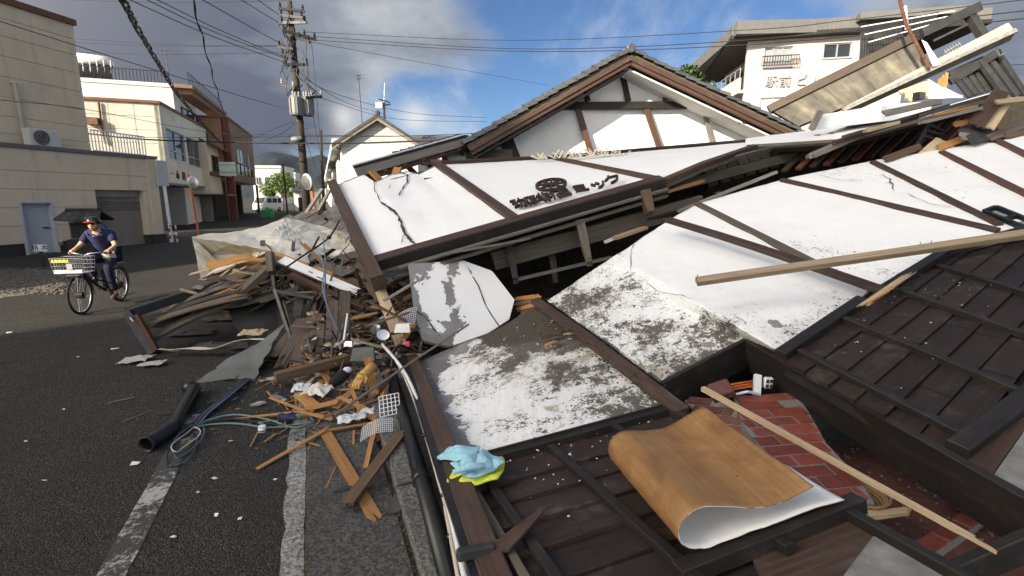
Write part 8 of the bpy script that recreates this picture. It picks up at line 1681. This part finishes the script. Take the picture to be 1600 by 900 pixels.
# downpipe and conduits along the fallen corner
DP = thing('downpipe', 'long black plastic downpipe lying along the fallen wall corner', 'pipe', H(655, 743, .06))
a, b = H(613, 588, .085), H(712, 935, .12); m = MB(); m.tube([a, lerp(a, b, .5), b], .055, 16); m.build('tube', M['black_plastic'], DP, smooth=True)
q = lerp(a, b, .66); d = (b - a).normalized(); m = MB(); m.tube([q - d * .05, q + d * .05], .0615, 16); m.build('coupling', M['black_plastic'], DP, smooth=True); m = MB(); m.tube([q + d * .05, q + d * .058], .064, 16); m.build('coupling_ring', M['dark_steel'], DP)
m = MB(); m.tube([a - d * .0, a + d * .06], .06, 16); m.build('socket', M['black_plastic'], DP, smooth=True)
cable('cream electric conduit running along the fallen corner beside the black pipe', [H(597, 536, .32), H(622, 570, .26), H(649, 630, .22), H(690, 768, .26), H(697, 800, .27), H(722, 935, .3)], .011, 'pipe_beige', 'conduit', 'conduit')
cable('white electric conduit running along the fallen corner beside the cream one', [H(597, 538, .36), H(628, 575, .3), H(654, 630, .27), H(693, 762, .29), H(706, 812, .3), H(734, 935, .32)], .016, 'white_metal', 'conduit', 'conduit')
for (x, y) in ((664, 680), (694, 774), (703, 838)): m = MB(); m.tube([H(x - 5, y, .275), H(x + 9, y, .275)], .014, 6); solo('cable_tie', 'dark tie on the conduits, ' + {664: 'uppermost', 694: 'middle', 703: 'lowest'}[x] + ' of three', 'tie', m, 'black_plastic', 'ties on the conduits')
cable('black hose bent round the end of the downpipe', [D(640, 545, 5.4), D(625, 540, 5.3), D(615, 552, 5.2), D(612, 575, 5.1)], .018, 'black_plastic', 'hose', 'hose')
# cloths and the rusty blade on the planks
def cloth(c, ex, ey, sx, sy, lay, seed, mat, name, par=None, lab=None):
    # soft folded cloth: overlapping lobes with rounded folds, resting on the boards
    n = NL; 
    def fn(u, v):
        x, y = u - .5, v - .5; x, y = x * math.sqrt(max(0, 1 - .8 * y * y)), y * math.sqrt(max(0, 1 - .8 * x * x)); w = .07 * mnoise.noise(V(u * 1.8, v * 1.8, seed)); w2 = .07 * mnoise.noise(V(u * 2.1, v * 1.7, seed + 7))
        f = abs(math.sin((x * 1.3 + y * .9 + .2 * mnoise.noise(V(u * 2, v * 2, seed + 3))) * 5.5)) ; e = min(1, 2.6 * (.5 - max(abs(x), abs(y))))
        return c + ex * ((x + w) * sx) + ey * ((y + w2) * sy) + n * (lay + .03 * f * (.25 + .75 * e) + .02 * e)
    m = MB(); m.grid(fn, 36, 36); return m.build(name, M[mat], par, lab, None if par else 'cloth', smooth=True, solid=.008)
cloth(PL(744, 762, PLL), (exL + eyL * .3).normalized(), (eyL - exL * .3).normalized(), .36, .3, .09, 41, 'lime_cloth', 'yellow_cloth', None, 'lime yellow cleaning cloth under the blue cloth on the wall corner')
bc = cloth(PL(752, 758, PLL), (exL - eyL * .35).normalized(), (eyL + exL * .35).normalized(), .25, .3, .125, 43, 'blue_cloth', 'blue_cloth', None, 'sky blue cleaning cloth folded on top of the yellow cloth')
cloth(PL(724, 744, PLL), (exL + eyL * .7).normalized(), (eyL - exL * .7).normalized(), .24, .17, .14, 47, 'blue_cloth', 'folded_corner', bc)
m = MB(); a_, b_ = PL(708, 738, PLL, .175), PL(758, 728, PLL, .185); m.tube([a_, lerp(a_, b_, .5) + NL * .015, b_], [.014, .024, .017], 10); m.build('rolled_edge', M['blue_cloth'], bc, smooth=True)
HT = thing('rusty_saw', 'rusty blade with a dark handle lying across the lower left planks', 'hand tool', PL(760, 855, PLL))
m = MB(); a, b = PL(714, 868, PLL, .1), PL(772, 856, PLL, .07); m.board(a, b, .045, .05, NL); m.build('handle', M['black_timber'], HT, bevel=.008)
m = MB(); m.prism([PL(766, 851, PLL, .07), PL(780, 846, PLL, .07), PL(800, 830, PLL, .07), PL(846, 797, PLL, .075), PL(849, 803, PLL, .075), PL(818, 838, PLL, .07), PL(796, 862, PLL, .06), PL(770, 868, PLL, .06)], NL * .012); m.build('blade', M['brown_beam'], HT)
# long fresh timber lying over the plaster and the right hand rail
m = MB(); a, b = D(1088, 440, 4.25), D(1700, 352, 3.95); m.board(a, b, .075, .055, V(0, -.55, 1)); solo('long_timber', 'long pale timber lying across the white plaster and the right dark planks', 'timber', m, 'tan_wood', bevel=.004)
for k, (x, y) in enumerate(((1088, 436), (1436, 386), (1453, 384))): p = D(x, y, 4.2); m = MB(); m.tube([p, p + V(.01, 0, .045)], .003, 5); solo('nail', 'bent nail on the long timber, ' + ('at its left end', 'left one of the middle pair', 'right one of the middle pair')[k], 'nail', m, 'rust', 'nails in the long timber')
# chips on the plaster by the post
for k, (a, za, b, zb, w, mt_, lab) in enumerate((((846, 528), .58, (880, 520), .62, .06, 'red_beam', 'reddish chip of wood lying on the soil by the plaster post'), ((880, 522), .62, (912, 519), .66, .02, 'pale_wood', 'thin pale splinter beside the reddish chip'), ((852, 540), .56, (870, 532), .58, .04, 'orange_wood', 'small orange chip below the reddish chip'))): pg(lab, 'chip', 'wood_chip', a, za, b, zb, w, .02, mt_, UP, j0=.02, j1=.04)
for k in range(7):
    m = MB(); m.board(D(800 + 3 * k, 468 + 8 * k, 6.6 - .1 * k), D(846 - k, 462 + 6 * k, 6.5 - .1 * k), .09, .02, V(0, -.4, 1), .08, .08, 4); solo('shingle', 'split brown shingle stacked right of the plaster slab, ' + ('topmost', 'second', 'third', 'fourth', 'fifth', 'sixth', 'lowest')[k] + ' of seven', 'shingle', m, 'brown_wood' if k % 2 else 'orange_wood', 'split shingles by the plaster slab')
m = MB(); rr = random.Random(77)
for _ in range(900):                                    # loose soil and lichen crumbs by the post
    f = rr.random(); x, y = lerp(840, 1020, f) + rr.gauss(0, 26), lerp(480, 610, f) + rr.gauss(0, 14) - 8; z = lerp(.74, .5, f); p = H(x, y, z + .012); q = abs(rr.gauss(0, .004)) + .0018; m.ball(p, q * rr.uniform(.6, 1.8), q, q * .6, 5, Matrix.Rotation(rr.uniform(0, 3), 3, 'Z'))
m.build('soil_crumbs', M['earth'], None, 'loose soil and lichen crumbs beside the plaster post', 'soil', None, 'stuff')
m = MB(); rr = random.Random(91)
for _ in range(240):                                    # plaster chips fallen on the dark boards and the soiled plaster
    q = abs(rr.gauss(0, .0028)) + .0014; g = Matrix.Rotation(rr.uniform(0, 3), 3, 'Z')
    if _ < 80: p = LL(rr.uniform(.05, 1.5), abs(rr.gauss(0, .35)) + .03, .012)
    elif _ < 140: p = RL(rr.uniform(.1, 2.2), abs(rr.gauss(0, .35)) + .04, .012)
    else: p = lerp(poly_at(Pb, rr.random()), poly_at(Pt, rr.random()), rr.random() * .9) + UP * .012; q *= 2
    m.box(p, q * rr.uniform(.8, 2.5), q * rr.uniform(.8, 2), q * .5, 0, g)
m.build('plaster_chips', M['white_paint'], None, 'tiny white plaster chips scattered over the fallen dark boards', 'plaster chips', None, 'stuff')
# closing the corner right of the lean: earth bank below the near wall
m = MB(); m.hexa([H(655, 575, -.02), H(1040, 640, .0), V(9, 6.0, 0), V(-1.2, 5.8, 0)], [H(668, 590, .02), V(1.0, 3.7, .2), V(8.5, 6.0, .9), V(-.6, 5.5, .1)]); m.build('rubble_bank', M['earth'], kind='structure')
